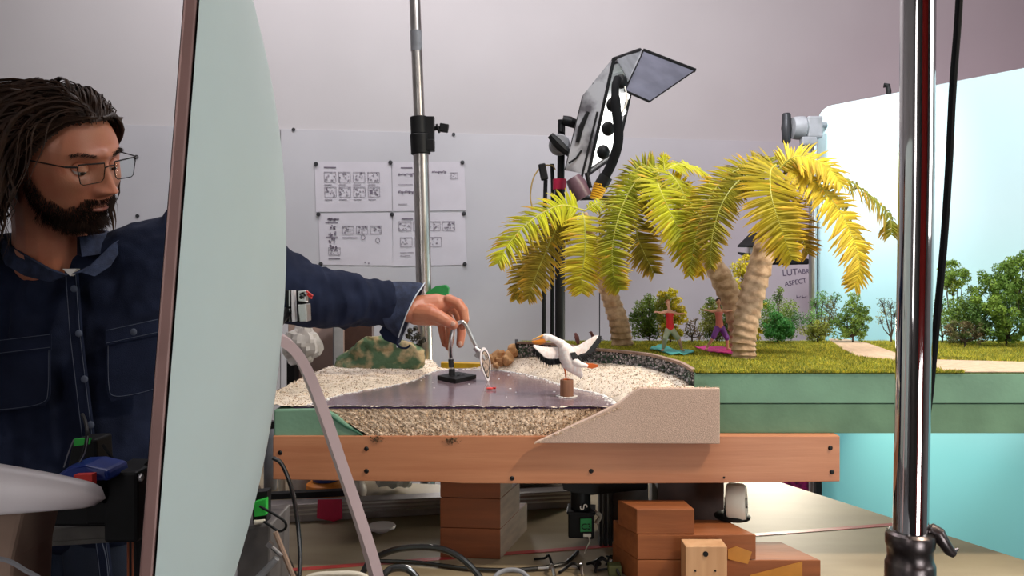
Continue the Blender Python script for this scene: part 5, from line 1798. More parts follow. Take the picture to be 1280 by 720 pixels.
jar(338, 1.80, 16, 0.16, 'grey', 'black', 'grey jar behind the black cable, nearest the monitor')
jar(352, 1.74, 9, 0.13, 'cream', 'cream', 'slim cream jar right behind the hanging black cable')
jar(378, 1.76, 26, 0.105, 'jar', 'jar', 'wide white jar standing behind the grey rail')
jar(366, 1.90, 10, 0.235, 'cream', 'cream', 'tall slim cream tube standing among the jars')
jar(381, 1.88, 9, 0.205, 'orange', 'orange', 'orange bottle peeping up behind the stand foot', 'bottle', nm='bottle')
jar(391, 1.89, 8, 0.195, 'yellow', 'green_dark', 'yellow-green bottle beside the orange one', 'bottle', nm='bottle')
t = thing('tape_roll', 'roll of orange tape lying behind the crimson patch', 'tape roll', P(405, 620, 1.70))
c = P(405, 0, 1.72)
M().lathe([(0.020, 0), (0.036, 0), (0.037, 0.02), (0.020, 0.02)], (c.x, c.y, ZB + 0.0005), 24).obj('core', 'cream', t, smooth=True)
M().lathe([(0.0372, 0.001), (0.0385, 0.003), (0.0385, 0.036), (0.030, 0.042)], (c.x, c.y, ZB + .0005), 24).obj('orange_wrap', 'orange', t, smooth=True)
m = M()
m.lathe([(0.004, 0), (0.028, 0.0), (0.032, 0.012), (0.026, 0.03), (0.01, 0.034)], (c.x + 0.004, c.y + 0.0, ZB + 0.044), 20)
m.obj('blue_canister', mat('blue_lid', (0.02, 0.05, 0.2), 0.3), smooth=True, label='blue shiny lid stacked on the orange tape roll', cat='lid')
# dark post and pinkish bottle behind the stand foot
c = P(452, 0, 1.80)
M().box((c.x - 0.01, c.y, ZB + 0.08), (0.022, 0.03, 0.159)).obj('dark_post', 'black', label='dark square post behind the curved monitor foot', cat='post')
c = P(446, 0, 1.69)
M().ell((c.x, c.y, ZB + 0.0285), (0.022, 0.022, 0.028), None, 18, 12).obj('pink_ball', 'jar', smooth=True, label='pinkish round object lying against the rail behind the monitor foot', cat='ball')
# white-blue crumpled bag
c = P(495, 0, 1.80)
m = M()
nu, nv = 26, 18
vs = []
for j in range(nv + 1):
    ph = math.pi * j / nv
    for i in range(nu):
        q = 2 * math.pi * i / nu
        v = Vector((math.sin(ph) * math.cos(q), math.sin(ph) * math.sin(q), math.cos(ph)))
        k = 1 + 0.25 * noise.noise(v * 2.4 + Vector((4, 0, 0))) + 0.12 * noise.noise(v * 7)
        vs.append(Vector((c.x + v.x * 0.055 * k, c.y + v.y * 0.035 * k, ZB + 0.054 + v.z * 0.05 * k)))
fs = [(j * nu + i, j * nu + (i + 1) % nu, (j + 1) * nu + (i + 1) % nu, (j + 1) * nu + i) for j in range(nv) for i in range(nu)]
m.add(vs, fs)
m.obj('crumpled_bag', 'bag_blue', smooth=True, angle=25, label='crumpled bluish white plastic bag lying behind the rail', cat='bag')
# metal hinge plate on the bench
c = PZ(477, 664, ZB)
m = M()
m.lathe([(0.027, 0.0), (0.028, 0.002), (0.026, 0.005), (0.004, 0.005)], (c.x, c.y, ZB + 0.007), 30)
m.cyl((c.x, c.y, ZB + .0003), (c.x, c.y, ZB + 0.008), 0.014)
m.obj('round_base_plate', 'white_shell', smooth=True, label='round thin metal plate lying on the bench before the rail', cat='plate')

# shelf of things at the far side, seen under the sleeve
c = P(408, 0, 1.98)
m = M()
m.box((c.x, 2.02, (ZB + P(0, 398, 1.97).z) / 2), (0.10, 0.09, P(0, 398, 1.97).z - ZB - .001))
m.obj('pinkish_carton', 'carton', bevel=0.002, label='tall pinkish carton standing on the bench under the sleeve', cat='box')
c = P(368, 0, 1.94)
m = M()
m.box((c.x - .012, 2.05, (ZB + P(0, 400, 2.0).z) / 2), (0.055, 0.06, P(0, 400, 2.0).z - ZB - .001))
m.obj('beige_carton', 'carton', bevel=0.002, label='beige carton behind the clear bag, next to the monitor', cat='box')
c = P(419, 0, 1.9)
m = M()
m.box((c.x, 1.93, (ZB + P(0, 400, 1.92).z) / 2), (0.022, 0.05, P(0, 400, 1.92).z - ZB - .001), Matrix.Rotation(0.3, 3, 'Z'))
m.obj('grey_divider', 'grey', label='narrow bluish grey panel standing between carton and brown board', cat='panel')
c = P(440, 0, 1.9)
m = M()
m.box((c.x, 1.99, (ZB + P(0, 403, 1.97).z) / 2), (0.072, 0.03, P(0, 403, 1.97).z - ZB - .001))
m.obj('brown_board', 'darkwood', bevel=0.001, label='dark brown upright board behind the mossy hill', cat='board')
m = M()
vs = []
for j in range(nv + 1):
    ph = math.pi * j / nv
    for i in range(nu):
        q = 2 * math.pi * i / nu
        v = Vector((math.sin(ph) * math.cos(q), math.sin(ph) * math.sin(q), math.cos(ph)))
        k = 1 + 0.35 * noise.noise(v * 2.2 + Vector((9, 0, 0))) + 0.15 * noise.noise(v * 6)
        p = P(378, 432, 1.86) + Vector((v.x * 0.044 * k, v.y * 0.03 * k, v.z * 0.045 * k))
        vs.append(p)
m.add(vs, fs)
cbg = thing('clear_bag', 'crumpled clear plastic bag tied on a thin dark post behind the monitor foot', 'bag', (P(378, 0, 1.88).x, 1.88, ZB))
m.obj('film', 'bag', cbg, smooth=True, angle=25)
m = M()
m.cyl((P(383, 0, 1.88).x, 1.88, ZB + .0005), (P(383, 0, 1.88).x, 1.88, P(0, 440, 1.88).z), 0.006, n=10)
m.obj('dark_post', 'black', cbg, smooth=True)
m = M()
c = P(353, 0, 1.84)
m.box((c.x - .012, 1.97, (ZB + P(0, 428, 1.84).z) / 2), (0.02, 0.04, P(0, 428, 1.84).z - ZB - .001))
m.obj('black_case', 'black', label='black upright case between the monitor and the clear bag', cat='case')

# magenta storage cloth box far behind
c = P(990, 0, 2.9)
M().box((c.x, 2.86, 0.31), (0.16, 0.2, 0.62)).obj('magenta_fabric_bin', 'magenta', bevel=0.01, label='dark magenta patterned bin on the floor beyond the bench corner', cat='bin')
c = P(1019, 0, 2.44)
M().box((c.x, 2.42, 0.35), (0.018, 0.02, 0.69)).obj('black_upright', 'black', label='black upright bar at the backdrop\'s lower edge', cat='post')

# cables on and over the bench
def cable(pts, r, label, m_='cable', nm='cable', n=60):
    pts = list(pts)
    for e, k in ((0, 1), (-1, -2)):
        p = Vector(pts[e])
        if p.y < 1.19 and p.z < 0.90:
            q = [Vector((p.x, p.y - .05, ZB + r)), Vector((p.x, 1.035, ZB + r))]
            pts = (q[::-1] + pts) if e == 0 else (pts + q)
    return M().tube(cr(pts, n + 40), r, 10).obj(nm, m_, smooth=True, label=label, cat='cable')


z_ = ZB + 0.006
cable([PZ(446, 735, z_), P(458, 708, 1.24), P(470, 697, 1.24), P(500, 686, 1.23), P(545, 685, 1.22), P(575, 697, 1.20), P(600, 722, 1.18), P(606, 745, 1.17)], 0.0052, 'thick black glossy cable arching over the bench beside the narrow stack')
cable([P(470, 745, 1.17), P(478, 722, 1.18), P(490, 711, 1.19), P(510, 712, 1.19), P(524, 728, 1.18), P(528, 745, 1.17)], 0.0055, 'short black cable loop under the end of the monitor foot')
cable([P(610, 745, 1.17), P(618, 722, 1.18), P(632, 713, 1.19), P(650, 714, 1.19), P(664, 727, 1.18), P(668, 745, 1.17)], 0.0035, 'thin grey cable loop rising below the narrow stack', 'grey')
cable([PZ(460, 701, ZB + .005), PZ(520, 703, ZB + .005), PZ(590, 711, ZB + .005), PZ(650, 712, ZB + .005), PZ(700, 706, ZB + .005), PZ(712, 700, ZB + .004), PZ(722, 690, ZB + .003)], 0.0035, 'dark cable running along the bench to the motor')
cable([P(341, 572, 1.20), P(352, 580, 1.20), P(363, 606, 1.19), P(371, 645, 1.18), P(375, 690, 1.17), P(374, 725, 1.16), P(373, 760, 1.15)], 0.0034, 'black cable hanging down in front of the rail end, near the monitor')
# white cable at the frame's foot
cable([P(372, 745, 1.17), P(385, 722, 1.18), P(420, 717, 1.18), P(455, 720, 1.18), P(480, 745, 1.17)], 0.004, 'pale cable lying low under the monitor foot', 'cream')

# connector bundle beside the monitor
cn = thing('connector_box', 'tall dark grey box with a bright green label and plugs, beside the monitor', 'box', P(318, 740, 1.10))
qd = 1.12
m = M()
m.prism([P(296, 660, qd), P(338, 655, qd), P(328, 340 + CZ * F / qd, qd), P(292, 340 + CZ * F / qd, qd)], (0, 0.10, 0))
m.obj('box_body', mat('dim_box', (0.10, 0.09, 0.09), 0.6), cn, bevel=0.003)
M().prism([P(318, 628, qd), P(332, 624, qd), P(332, 644, qd), P(318, 646, qd)], (0, 0.012, 0)).obj('green_label', 'green', cn)
M().prism([P(316, 616, qd + .012), P(334, 614, qd + .012), P(333, 662, qd + .012), P(316, 662, qd + .012)], (0, 0.02, 0)).obj('black_plug', 'black', cn)
M().tube([P(318, 653, qd - .002), P(331, 651, qd - .002)], [.0035, .0025], 10).obj('white_plug', 'cream', cn, smooth=True)
m = M()
m.tube(cr([P(325, 633, qd - .004), P(332, 637, qd - .01), P(345, 644, qd - .015), P(356, 652, qd - .012), P(357, 660, qd - .01), P(349, 664, qd - .01), P(339, 658, qd - .008), P(330, 652, qd - .003)], 30), 0.0019, 8)
m.obj('looped_lead', 'black', cn, smooth=True)
m = M()
m.tube([P(312, 735, qd - .03), P(330, 715, qd - .03), P(346, 698, qd - .03)], [.006, .005, .0045], 10)
m.obj('grey_lead', 'grey', cn, smooth=True)
m = M()
m.box(P(337, 681, qd - .03), (0.008, 0.006, 0.007), Matrix.Rotation(0.7, 3, 'Y'))
m.tube([P(340, 684, qd - .03), P(352, 695, qd - .03)], .003, 8)
m.obj('metal_plug', 'steel', cn)
M().tube([P(344, 665, qd - .02), P(372, 735, qd - .02)], 0.004, 8).obj('brown_rod', 'tan', cn, smooth=True)

# clutter of metal bits at the frame's foot between the stacks
cl_ = thing('tool_clutter', 'dim heap of small metal clamps on the bench between the two stacks', 'clamp', PZ(730, 712, ZB))
RC = random.Random(11)
for k in range(9):
    c = PZ(RC.uniform(690, 775), RC.uniform(705, 722), ZB + .004)
    a = RC.random() * 3
    M().tube(cr([c, c + Vector((.015 * math.cos(a), .015 * math.sin(a), .012)), c + Vector((.03 * math.cos(a), .03 * math.sin(a), .002)), c + Vector((.04 * math.cos(a + .5), .04 * math.sin(a + .5), .001))], 12), RC.uniform(.0015, .0035), 6).obj(
        'clamp_arm', RC.choice(['darkgrey', 'steel', 'black']), cl_, smooth=True)
M().box(PZ(768, 711, ZB + .009), (0.022, 0.02, 0.018)).obj('olive_block', mat('olive', (0.13, 0.14, 0.05), 0.7), cl_, bevel=0.002)

# ------------------------------------------------------------------ the man
HD = 1.27
HC = P(77, 195, HD)
yaw, pit, rol = math.radians(74), math.radians(15), math.radians(15)
f_ = Vector((math.sin(yaw) * math.cos(pit), -math.cos(yaw) * math.cos(pit), -math.sin(pit)))
r_h = Vector((-math.cos(yaw), -math.sin(yaw), 0))
u_h = r_h.cross(f_).normalized()
# roll: his near side lower
RO = Matrix.Rotation(rol, 3, f_)
r_h, u_h = RO @ r_h, RO @ u_h
if u_h.z < 0:
    u_h = -u_h
RH = Matrix.Identity(3)
RH.col[0], RH.col[1], RH.col[2] = r_h, f_, u_h


def hw(x, y, z):
    return HC + RH @ Vector((x, y, z))


def G(p, c, s):
    return np.exp(-(((p[..., 0] - c[0]) / s[0]) ** 2 + ((p[..., 1] - c[1]) / s[1]) ** 2 + ((p[..., 2] - c[2]) / s[2]) ** 2))


def head_shape(v):
    """v: array of unit directions -> head surface, local x side, y forward, z up (metres)"""
    p = v * np.array([0.0765, 0.098, 0.119])
    x, y, z = p[..., 0], p[..., 1], p[..., 2]
    s = np.clip((-z - 0.01) / 0.105, 0, 1)
    x = x * (1 - 0.26 * s ** 1.3)
    back = (y < 0)
    y = np.where(back, y * (1 - 0.35 * s), y)
    y = np.where(y > 0, y + 0.012 * s * np.clip(y / 0.05, 0, 1), y)
    # fill the jaw so the chin does not narrow to a point
    y = np.where(y > 0.062, 0.062 + (y - 0.062) * 0.72, y)
    z = np.where(z < -0.085, -0.085 + (z + 0.085) * 0.82, z)
    z = np.where(z > 0.03, 0.03 + (z - 0.03) * 0.78, z)
    p = np.stack([x, y, z], -1)
    fr = np.clip(y / 0.04, 0, 1)
    dy = np.zeros_like(x)
    dy += 0.0065 * G(p, (0.026, .085, 0.021), (.022, .05, .009)) + 0.0065 * G(p, (-0.026, .085, 0.021), (.022, .05, .009))
    dy += 0.004 * G(p, (0, .085, 0.024), (.016, .05, .010))
    dy -= 0.0145 * G(p, (0.032, .08, 0.0), (.015, .05, .012)) + 0.0145 * G(p, (-0.032, .08, 0.0), (.015, .05, .012))
    # nose: ridge growing to the tip
    t = np.clip((0.016 - z) / 0.052, 0, 1)
    low = np.clip((z + 0.049) / 0.012, 0, 1)
    wdt = 0.0070 + 0.0065 * t
    dy += (0.003 + 0.026 * t ** 1.15) * np.exp(-(x / wdt) ** 2) * low * (z < 0.03) * fr
    dy += 0.010 * (G(p, (0.0135, .09, -0.037), (.0065, .05, .008)) + G(p, (-0.0135, .09, -0.037), (.0065, .05, .008)))
    # cheeks, lips, chin
    dy += 0.006 * (G(p, (0.044, .07, -0.026), (.018, .05, .016)) + G(p, (-0.044, .07, -0.026), (.018, .05, .016)))
    dy += 0.0055 * G(p, (0, .09, -0.0600), (.024, .05, .0050)) + 0.0065 * G(p, (0, .09, -0.0705), (.021, .05, .0050))
    dy -= 0.0035 * G(p, (0, .09, -0.0652), (.025, .05, .0018))
    dy += 0.0045 * G(p, (0, .09, -0.052), (.03, .05, .009))
    dy -= 0.005 * G(p, (0, .09, -0.081), (.022, .05, .006))
    dy += 0.011 * G(p, (0, .085, -0.098), (.022, .05, .014))
    p[..., 1] += dy * fr
    p[..., 0] += np.sign(x) * 0.004 * (G(p, (0.058, .03, -0.07), (.03, .05, .02)) + G(p, (-0.058, .03, -0.07), (.03, .05, .02)))
    return p


NU, NV = 200, 150
th = np.linspace(0, 2 * np.pi, NU, endpoint=False)
ph = np.linspace(0.001, np.pi - 0.001, NV)
TH, PH = np.meshgrid(th, ph)
dirs = np.stack([np.sin(PH) * np.cos(TH), np.sin(PH) * np.sin(TH), np.cos(PH)], -1)
HP = head_shape(dirs)
RHn = np.array(RH)
HWs = HP @ RHn.T + np.array(HC)

man = thing('person', 'bearded man with wavy brown hair, glasses and dark denim shirt, reaching over the set', 'person', (HC.x, 1.36, 0))
body = M()
vs = HWs.reshape(-1, 3).tolist()
fs = [(i * NU + j, i * NU + (j + 1) % NU, (i + 1) * NU + (j + 1) % NU, (i + 1) * NU + j) for i in range(NV - 1) for j in range(NU)]
fs += [tuple(range(NU))[::-1], tuple(range((NV - 1) * NU, NV * NU))]
body.add(vs, fs)
# ears
for s in (-1, 1):
    e = M()
    pts = [(s * .072, -.002, .020), (s * .082, -.016, .024), (s * .086, -.024, .008), (s * .082, -.018, -.012), (s * .073, -.004, -.028), (s * .070, .004, -.024)]
    body.tube(cr([hw(*q) for q in pts], 16), 0.0048, 8)
    body.ell(hw(s * .074, -.010, .0), (.006, .015, .020), RH, 10, 8)
    body.ell(hw(s * .072, -.001, -.024), (.005, .007, .008), RH, 8, 6)
# neck, torso core
NKb = P(66, 322, 1.345)
body.caps([hw(0, -.030, -.05), (hw(0, -.035, -.08) + NKb) / 2, NKb], [.058, .056, .062], 18)
# trapezius and chest
SL, SRt = P(246, 306, 1.40), P(-78, 345, 1.36)
body.caps([NKb + Vector((0, .01, -.02)), NKb.lerp(SL, .5) + Vector((0, .015, -.035)), SL + Vector((0, .01, -.02))], [.050, .040, .038], 14)
body.caps([NKb + Vector((0, .01, -.02)), NKb.lerp(SRt, .5) + Vector((0, .015, -.035)), SRt + Vector((0, .01, -.02))], [.050, .040, .038], 14)
chest = P(88, 470, 1.40)
belly = P(92, 620, 1.40)
pelvis = Vector((belly.x - 0.005, 1.41, 0.93))
for dx in (-.075, .075):
    body.caps([NKb + Vector((dx * .5, .02, -.06)), chest + Vector((dx * .8, .025, 0)), belly + Vector((dx * .8, .02, 0)), pelvis + Vector((dx, 0, 0))], [.05, .070, .07, .075], 14)
# right arm hangs out of the frame
elR = SRt + Vector((-.06, -.01, -.29))
wrR = elR + Vector((.03, -.10, -.23))
body.caps([SRt, elR, wrR], [.045, .036, .025], 12)
body.caps([wrR, wrR + Vector((.005, -.03, -.07))], [.026, .028], 10)
for k in range(4):
    b3 = wrR + Vector((.005 + (k - 1.5) * .014, -.035 - .006 * (k - 1.5), -.085))
    body.caps([b3, b3 + Vector((0, -.008, -.035)), b3 + Vector((.004, -.004, -.06)), b3 + Vector((.008, .004, -.075))], [.0095, .0085, .0078, .007], 8)
body.caps([wrR + Vector((.03, -.03, -.04)), wrR + Vector((.045, -.045, -.07)), wrR + Vector((.045, -.05, -.095))], [.012, .011, .009], 8)
# left arm reaches over the set
EL = P(386, 370, 1.50)
HX = 1.62
WR = P(512, 387, HX - .01)
body.caps([SL, EL, P(470, 380, 1.58), WR], [.046, .038, .030, .0245], 16)


def HPx(px, py, dd=0.0):
    return P(px, py, HX + dd)


# palm: back of the hand and heel
body.caps([WR, HPx(528, 384, .005), HPx(545, 380, .01), HPx(558, 379, .012)], [.0265, .026, .0225, .0165], 16)
body.caps([WR + Vector((0, .012, -.004)), HPx(530, 389, .03), HPx(545, 392, .045), HPx(549, 393, .05)], [.025, .026, .022, .016], 16)
body.caps([HPx(520, 393, -.008), HPx(535, 394, -.016), HPx(546, 397, -.018)], [.0225, .0225, .0175], 14)
# knuckle ridge
body.caps([HPx(563, 376, .004), HPx(559, 378, .024), HPx(554, 382, .042), HPx(549, 388, .058)], [.0125, .0128, .0125, .0115], 12)
fingers = {
    'index': ([HPx(561, 375, .002), HPx(573, 380, -.006), HPx(579, 388, -.010), HPx(581, 399, -.012), HPx(578, 408, -.010)], [.0125, .0118, .0112, .0098, .0080]),
    'middle': ([HPx(557, 379, .024), HPx(571, 389, .026), HPx(576, 400, .024), HPx(577, 416, .020), HPx(575, 430, .014)], [.0128, .0118, .0110, .0100, .0084]),
    'ring': ([HPx(552, 384, .042), HPx(560, 396, .050), HPx(563, 406, .052), HPx(563, 421, .046), HPx(561, 434, .038)], [.0125, .0112, .0106, .0097, .0082]),
    'little': ([HPx(546, 389, .056), HPx(549, 400, .068), HPx(552, 408, .071), HPx(554, 420, .066), HPx(556, 430, .060)], [.0112, .0100, .0094, .0085, .0072]),
    'thumb': ([HPx(523, 391, -.018), HPx(539, 392, -.028), HPx(549, 396, -.032), HPx(558, 401, -.032), HPx(567, 406, -.028)], [.0190, .0165, .0142, .0128, .0102]),
}
for k, (pp, rr) in fingers.items():
    body.caps(pp, rr, 12)
bd2 = body.obj('body', 'skin', man, voxel=0.0019, smoothmod=2)
print('body verts', len(body.v))
# thumb nail and finger nails
m = M()
m.ell(HPx(566, 404.5, -.039), (.0060, .0022, .0050), Matrix.Rotation(0.4, 3, 'Y'), 12, 8)
m.obj('thumb_nail', 'nail', man, smooth=True)
m = M()
m.ell(HPx(575.5, 430, .0055), (.0045, .002, .0062), None, 12, 8)
m.obj('finger_nail', 'nail', man, smooth=True)

# eyes, lids, brows, lips
for s in (-1, 1):
    M().ell(hw(s * .031, .0705, -.001), .0118, None, 20, 14).obj('eye', 'eye', man, smooth=True)
    g = Vector((0.0, .0110, -.004))
    M().ell(hw(s * .031 + .001, .0705 + .0084, -.0056), (.0052, .0030, .0050), RH, 16, 8).obj('iris', 'iris', man, smooth=True)
    lid = M()
    vs, fs = [], []
    for j in range(8):
        for i in range(13):
            a = math.pi * i / 12
            b = math.radians(92 - j * 14.5)
            v = Vector((math.cos(a) * math.cos(b * 0.55 + 0.1), math.sin(a) * math.cos(b) * 1.0 + 0.0, math.sin(b)))
            v = Vector((math.cos(a), math.sin(a) * math.cos(b), math.sin(a) * math.sin(b)))
            vs.append(hw(s * .031 + v.x * .0136, .0703 + v.y * .0134, -.0018 + v.z * .0126))
    for j in range(7):
        for i in range(12):
            fs.append((j * 13 + i, j * 13 + i + 1, (j + 1) * 13 + i + 1, (j + 1) * 13 + i))
    lid.add(vs, fs)
    lid.obj('eyelid', 'skin', man, smooth=True, angle=180)
m = M()
nrm_y = lambda x, z: float(head_surface_y(x, z))
FX, FY, FZ = HP[..., 0].ravel(), HP[..., 1].ravel(), HP[..., 2].ravel()
front = FY > 0.0


def surf(x, z):
    d = (FX - x) ** 2 + (FZ - z) ** 2 + (~front) * 9
    return FY[int(d.argmin())]


RHR = random.Random(21)


def strand(mb, root, vel, length, r, segs=3, n=3, curl=0.2, g=0.3):
    pts = [root]
    cur = root.copy()
    d = vel.normalized()
    for k in range(segs):
        cur = cur + d * length / segs
        pts.append(cur.copy())
        d = (d + Vector((RHR.gauss(0, curl), RHR.gauss(0, curl), RHR.gauss(0, curl) - g))).normalized()
    mb.tube(pts, [r * (1 - 0.8 * k / segs) for k in range(segs + 1)], n, cap=False)


for s in (-1, 1):
    for _ in range(170):
        u = RHR.random()
        x = s * (.012 + .036 * u)
        z = .0185 + .006 * math.sin(u * 2.4) + RHR.gauss(0, .0016)
        y = surf(x, z)
        strand(m, hw(x, y - .001, z), RH @ Vector((s * .9, .35, .25 - .5 * u)), .008, .00035, 2, 3, .1, .05)
m.obj('eyebrows', 'beard', man, smooth=True, kind='stuff')
m = M()
for z, hgt, wv in ((-.0602, .0032, .021), (-.0702, .0040, .019)):
    pts = []
    for i in range(13):
        x = -wv + 2 * wv * i / 12
        pts.append(hw(x, surf(x, z) - .0012, z + (.0012 * math.cos(x / wv * 3.1) if z > -.065 else 0)))
    m.tube(pts, [hgt * math.sin(math.pi * (0.06 + 0.88 * i / 12)) ** .6 for i in range(13)], 8)
m.obj('lips', 'lip', man, smooth=True)

# beard and moustache
m = M()
cand = []
P3 = HP.reshape(-1, 3)
nx = np.gradient(HP, axis=0)
ny = np.gradient(HP, axis=1)
NN = np.cross(nx, ny)
NN /= np.linalg.norm(NN, axis=-1, keepdims=True) + 1e-12
NN = NN.reshape(-1, 3)
flip = (NN * P3).sum(1) < 0
NN[flip] *= -1
x, y, z = P3[:, 0], P3[:, 1], P3[:, 2]
ax_ = np.abs(x)
line = -.038 + .004 * np.sin(y * 300 + z * 90) - .028 * np.clip((y - .0) / .06, 0, 1) + .05 * np.clip((.035 - y) / .03, 0, 1)     # upper cheek line
bm = (y > -.005) & (z < line) & ~((ax_ < .021) & (z > -.0745) & (z < -.0555) & (y > .05))
bm |= (y > .06) & (ax_ < .030) & (z > -.060 - .10 * (ax_ - .012)) & (z < -.0485) & (z > -.0585 - ax_ * .2)
bm |= (ax_ > .015) & (ax_ < .034) & (z < -.052) & (y > .05) & (z < -.053)
bm &= ~((z > -.050) & (ax_ < .013))
ids = np.nonzero(bm)[0]
area = np.sin(PH).reshape(-1)[ids]
pick = np.random.default_rng(2).choice(ids, 6500, p=area / area.sum())
for i in pick:
    p = P3[i] - NN[i] * .0008
    dens = 1.0
    v = RH @ Vector((NN[i] * 0.75 + np.array([RHR.gauss(0, .25), .1, -0.8])).tolist())
    strand(m, HC + RH @ Vector(p.tolist()), v, RHR.uniform(.007, .014) * (1.7 if P3[i][2] < -.085 else .8), .00048, 2, 3, .18, .12)
m.obj('beard', 'beard', man, smooth=True, recalc=False, kind='stuff')

# hair: wavy locks flowing back and down from the hairline
m = M()
# cap under the locks
cap = HP.copy()
X_, Y_, Z_ = cap[..., 0], cap[..., 1], cap[..., 2]
hairline = 0.072 + 0.0 * X_
k1 = np.clip((Z_ - (0.060 - 1.15 * np.clip(.058 - Y_, 0, .12))) / .012, 0, 1)
keepm = (Z_ > (0.068 - 1.6 * np.clip(.066 - Y_, 0, .2))) & (Z_ > -.10)
n_ = HP + (NN.reshape(HP.shape)) * 0.009
cw_ = n_ @ RHn.T + np.array(HC)
ix = -np.ones(keepm.shape, int)
ix[keepm] = np.arange(keepm.sum())
jn = np.roll(ix, -1, axis=1)
q = np.stack([ix[:-1], jn[:-1], jn[1:], ix[1:]], -1).reshape(-1, 4)
q = q[(q >= 0).all(1)]
m.v = cw_[keepm].tolist()
m.f = [tuple(r) for r in q.tolist()]
m.obj('scalp_hair', 'hair', man, smooth=True, angle=180, recalc=False)
ell = np.array([0.0765 + .008, 0.098 + .008, 0.119 + .006])


def zel(z):
    return ell[2] if z < 0 else ell[2] * (.84 if z > .05 else 1 - .16 * z / .05)


def push_out(p, gap):
    """keep a hair point outside the skull"""
    e = Vector((p.x / (ell[0] + gap), p.y / (ell[1] + gap), p.z / (zel(p.z) + gap)))
    L = e.length
    if L < 1 and p.z > -.085:
        return Vector((p.x / L, p.y / L, p.z / L))
    return p


gl = RH.inverted() @ Vector((0, 0, -1))     # gravity in head space


def lock(mb, root, r, length, wav, gap, seed, back=1.0, fl=.55):
    p = Vector(root)
    n_ = p.normalized()
    side = 1 if p.x > 0 else -1
    d = Vector((side * .35, -.75 * back, .25)).normalized()
    seg = 15
    pts = []
    phs = seed * 1.7
    for k in range(seg + 1):
        w_ = wav * min(1, k / 5)
        off = Vector((math.sin(phs + k * .72), math.cos(phs * 1.3 + k * .72), .4 * math.sin(phs + k * .55))) * w_
        pts.append(HC + RH @ (p + off))
        st = length / seg
        p = push_out(p + d * st, gap)
        d = (d * 1.0 + gl * 0.34 + Vector((0, -.04 * back, 0))).normalized()
        # follow the surface
        nn = Vector((p.x / ell[0] ** 2, p.y / ell[1] ** 2, p.z / ell[2] ** 2)).normalized()
        c = d.dot(nn)
        if c < 0 and p.z > -.06:
            d = (d - nn * c).normalized()
    rad = [r * (0.55 + 0.6 * math.sin(math.pi * min(1, .12 + k / seg * .8))) * (1 if k < seg - 2 else (seg - k) / 3 + .08) for k in range(seg + 1)]
    mb.tube(pts, rad, 5, flat=fl)


m = M()
cnt = 0
while cnt < 430:
    v = Vector((RHR.gauss(0, 1), RHR.gauss(0, 1), RHR.gauss(0, 1))).normalized()
    rt = Vector((v.x * ell[0], v.y * ell[1], v.z * zel(v.z * .12))) * 0.985
    if rt.z < 0.068 - 1.35 * max(0, .064 - rt.y) or rt.z < -.045:
        continue
    cnt += 1
    lock(m, rt, RHR.uniform(.0028, .0056), max(.10, .205 + rt.z * 1.1) * RHR.uniform(.8, 1.08), RHR.uniform(.004, .010), RHR.uniform(.004, .020), RHR.random() * 9)
for _ in range(1500):
    v = Vector((RHR.gauss(0, 1), RHR.gauss(0, 1), RHR.gauss(0.4, 1))).normalized()
    rt = Vector((v.x * ell[0], v.y * ell[1], v.z * zel(v.z * .12))) * 1.0
    if rt.z < 0.068 - 1.35 * max(0, .064 - rt.y) or rt.z < -.045:
        continue
    lock(m, rt, RHR.uniform(.0006, .0013), max(.05, .17 + rt.z * 1.2) * RHR.uniform(.7, 1.15), RHR.uniform(.002, .006), RHR.uniform(.004, .016), RHR.random() * 9, fl=1)
# side locks hanging over the ears to the jaw
for s in (-1, 1):
    for k in range(90):
        y0_ = RHR.uniform(-.07, .030)
        rt = Vector((s * (.078 - .05 * max(0, y0_)), y0_, .045 + RHR.uniform(-.015, .02)))
        p = rt.copy()
        pts = []
        a0, wv, L_k = RHR.random() * 6, RHR.uniform(.003, .008), RHR.uniform(.135, .20)
        d = Vector((s * .3, -.35, -.4)).normalized()
        for q_ in range(15):
            off = Vector((s * abs(math.sin(a0 + q_ * .7)), math.cos(a0 + q_ * .7), 0)) * wv * min(1, q_ / 4)
            pts.append(HC + RH @ (p + off))
            p = push_out(p + d * L_k / 14, .004)
            d = (d + gl * .5).normalized()
        r0 = RHR.uniform(.0022, .0046) if k % 3 else .001
        m.tube(pts, [r0 * (.7 + .4 * math.sin(i * .25)) * (1 if i < 12 else (15 - i) / 4) for i in range(15)], 5, flat=.5)
# front wave over the far temple and the near forelock
for s in (-1, 1):
    for k in range(34):
        x0_ = s * (.004 + .052 * RHR.random())
        rt = Vector((x0_, .070 - abs(x0_) * .45, .070 - abs(x0_) * .20))
        p = rt.copy()
        pts = []
        a0 = RHR.uniform(-.5, .5)
        for q_ in range(14):
            u = q_ / 13
            xx = x0_ + s * (.052 * math.sin(u * 1.7) + .004 * math.sin(u * 9 + a0))
            yy = rt.y + .030 * math.sin(u * 2.4) * (1 - u) - .085 * u ** 1.4 + .003 * math.cos(u * 10 + a0)
            zz = rt.z + .030 * math.sin(u * 2.6) * (1 - .5 * u) - (.10 + .05 * a0) * u ** 1.7
            q3 = push_out(Vector((xx, yy, zz)), .006 + .006 * RHR.random() * 0 + .004)
            pts.append(HC + RH @ q3)
        m.tube(pts, [.0038 * (1 - .75 * (i / 13) ** 2) for i in range(14)], 5, flat=.5)
m.obj('hair', 'hair', man, smooth=True, recalc=False)

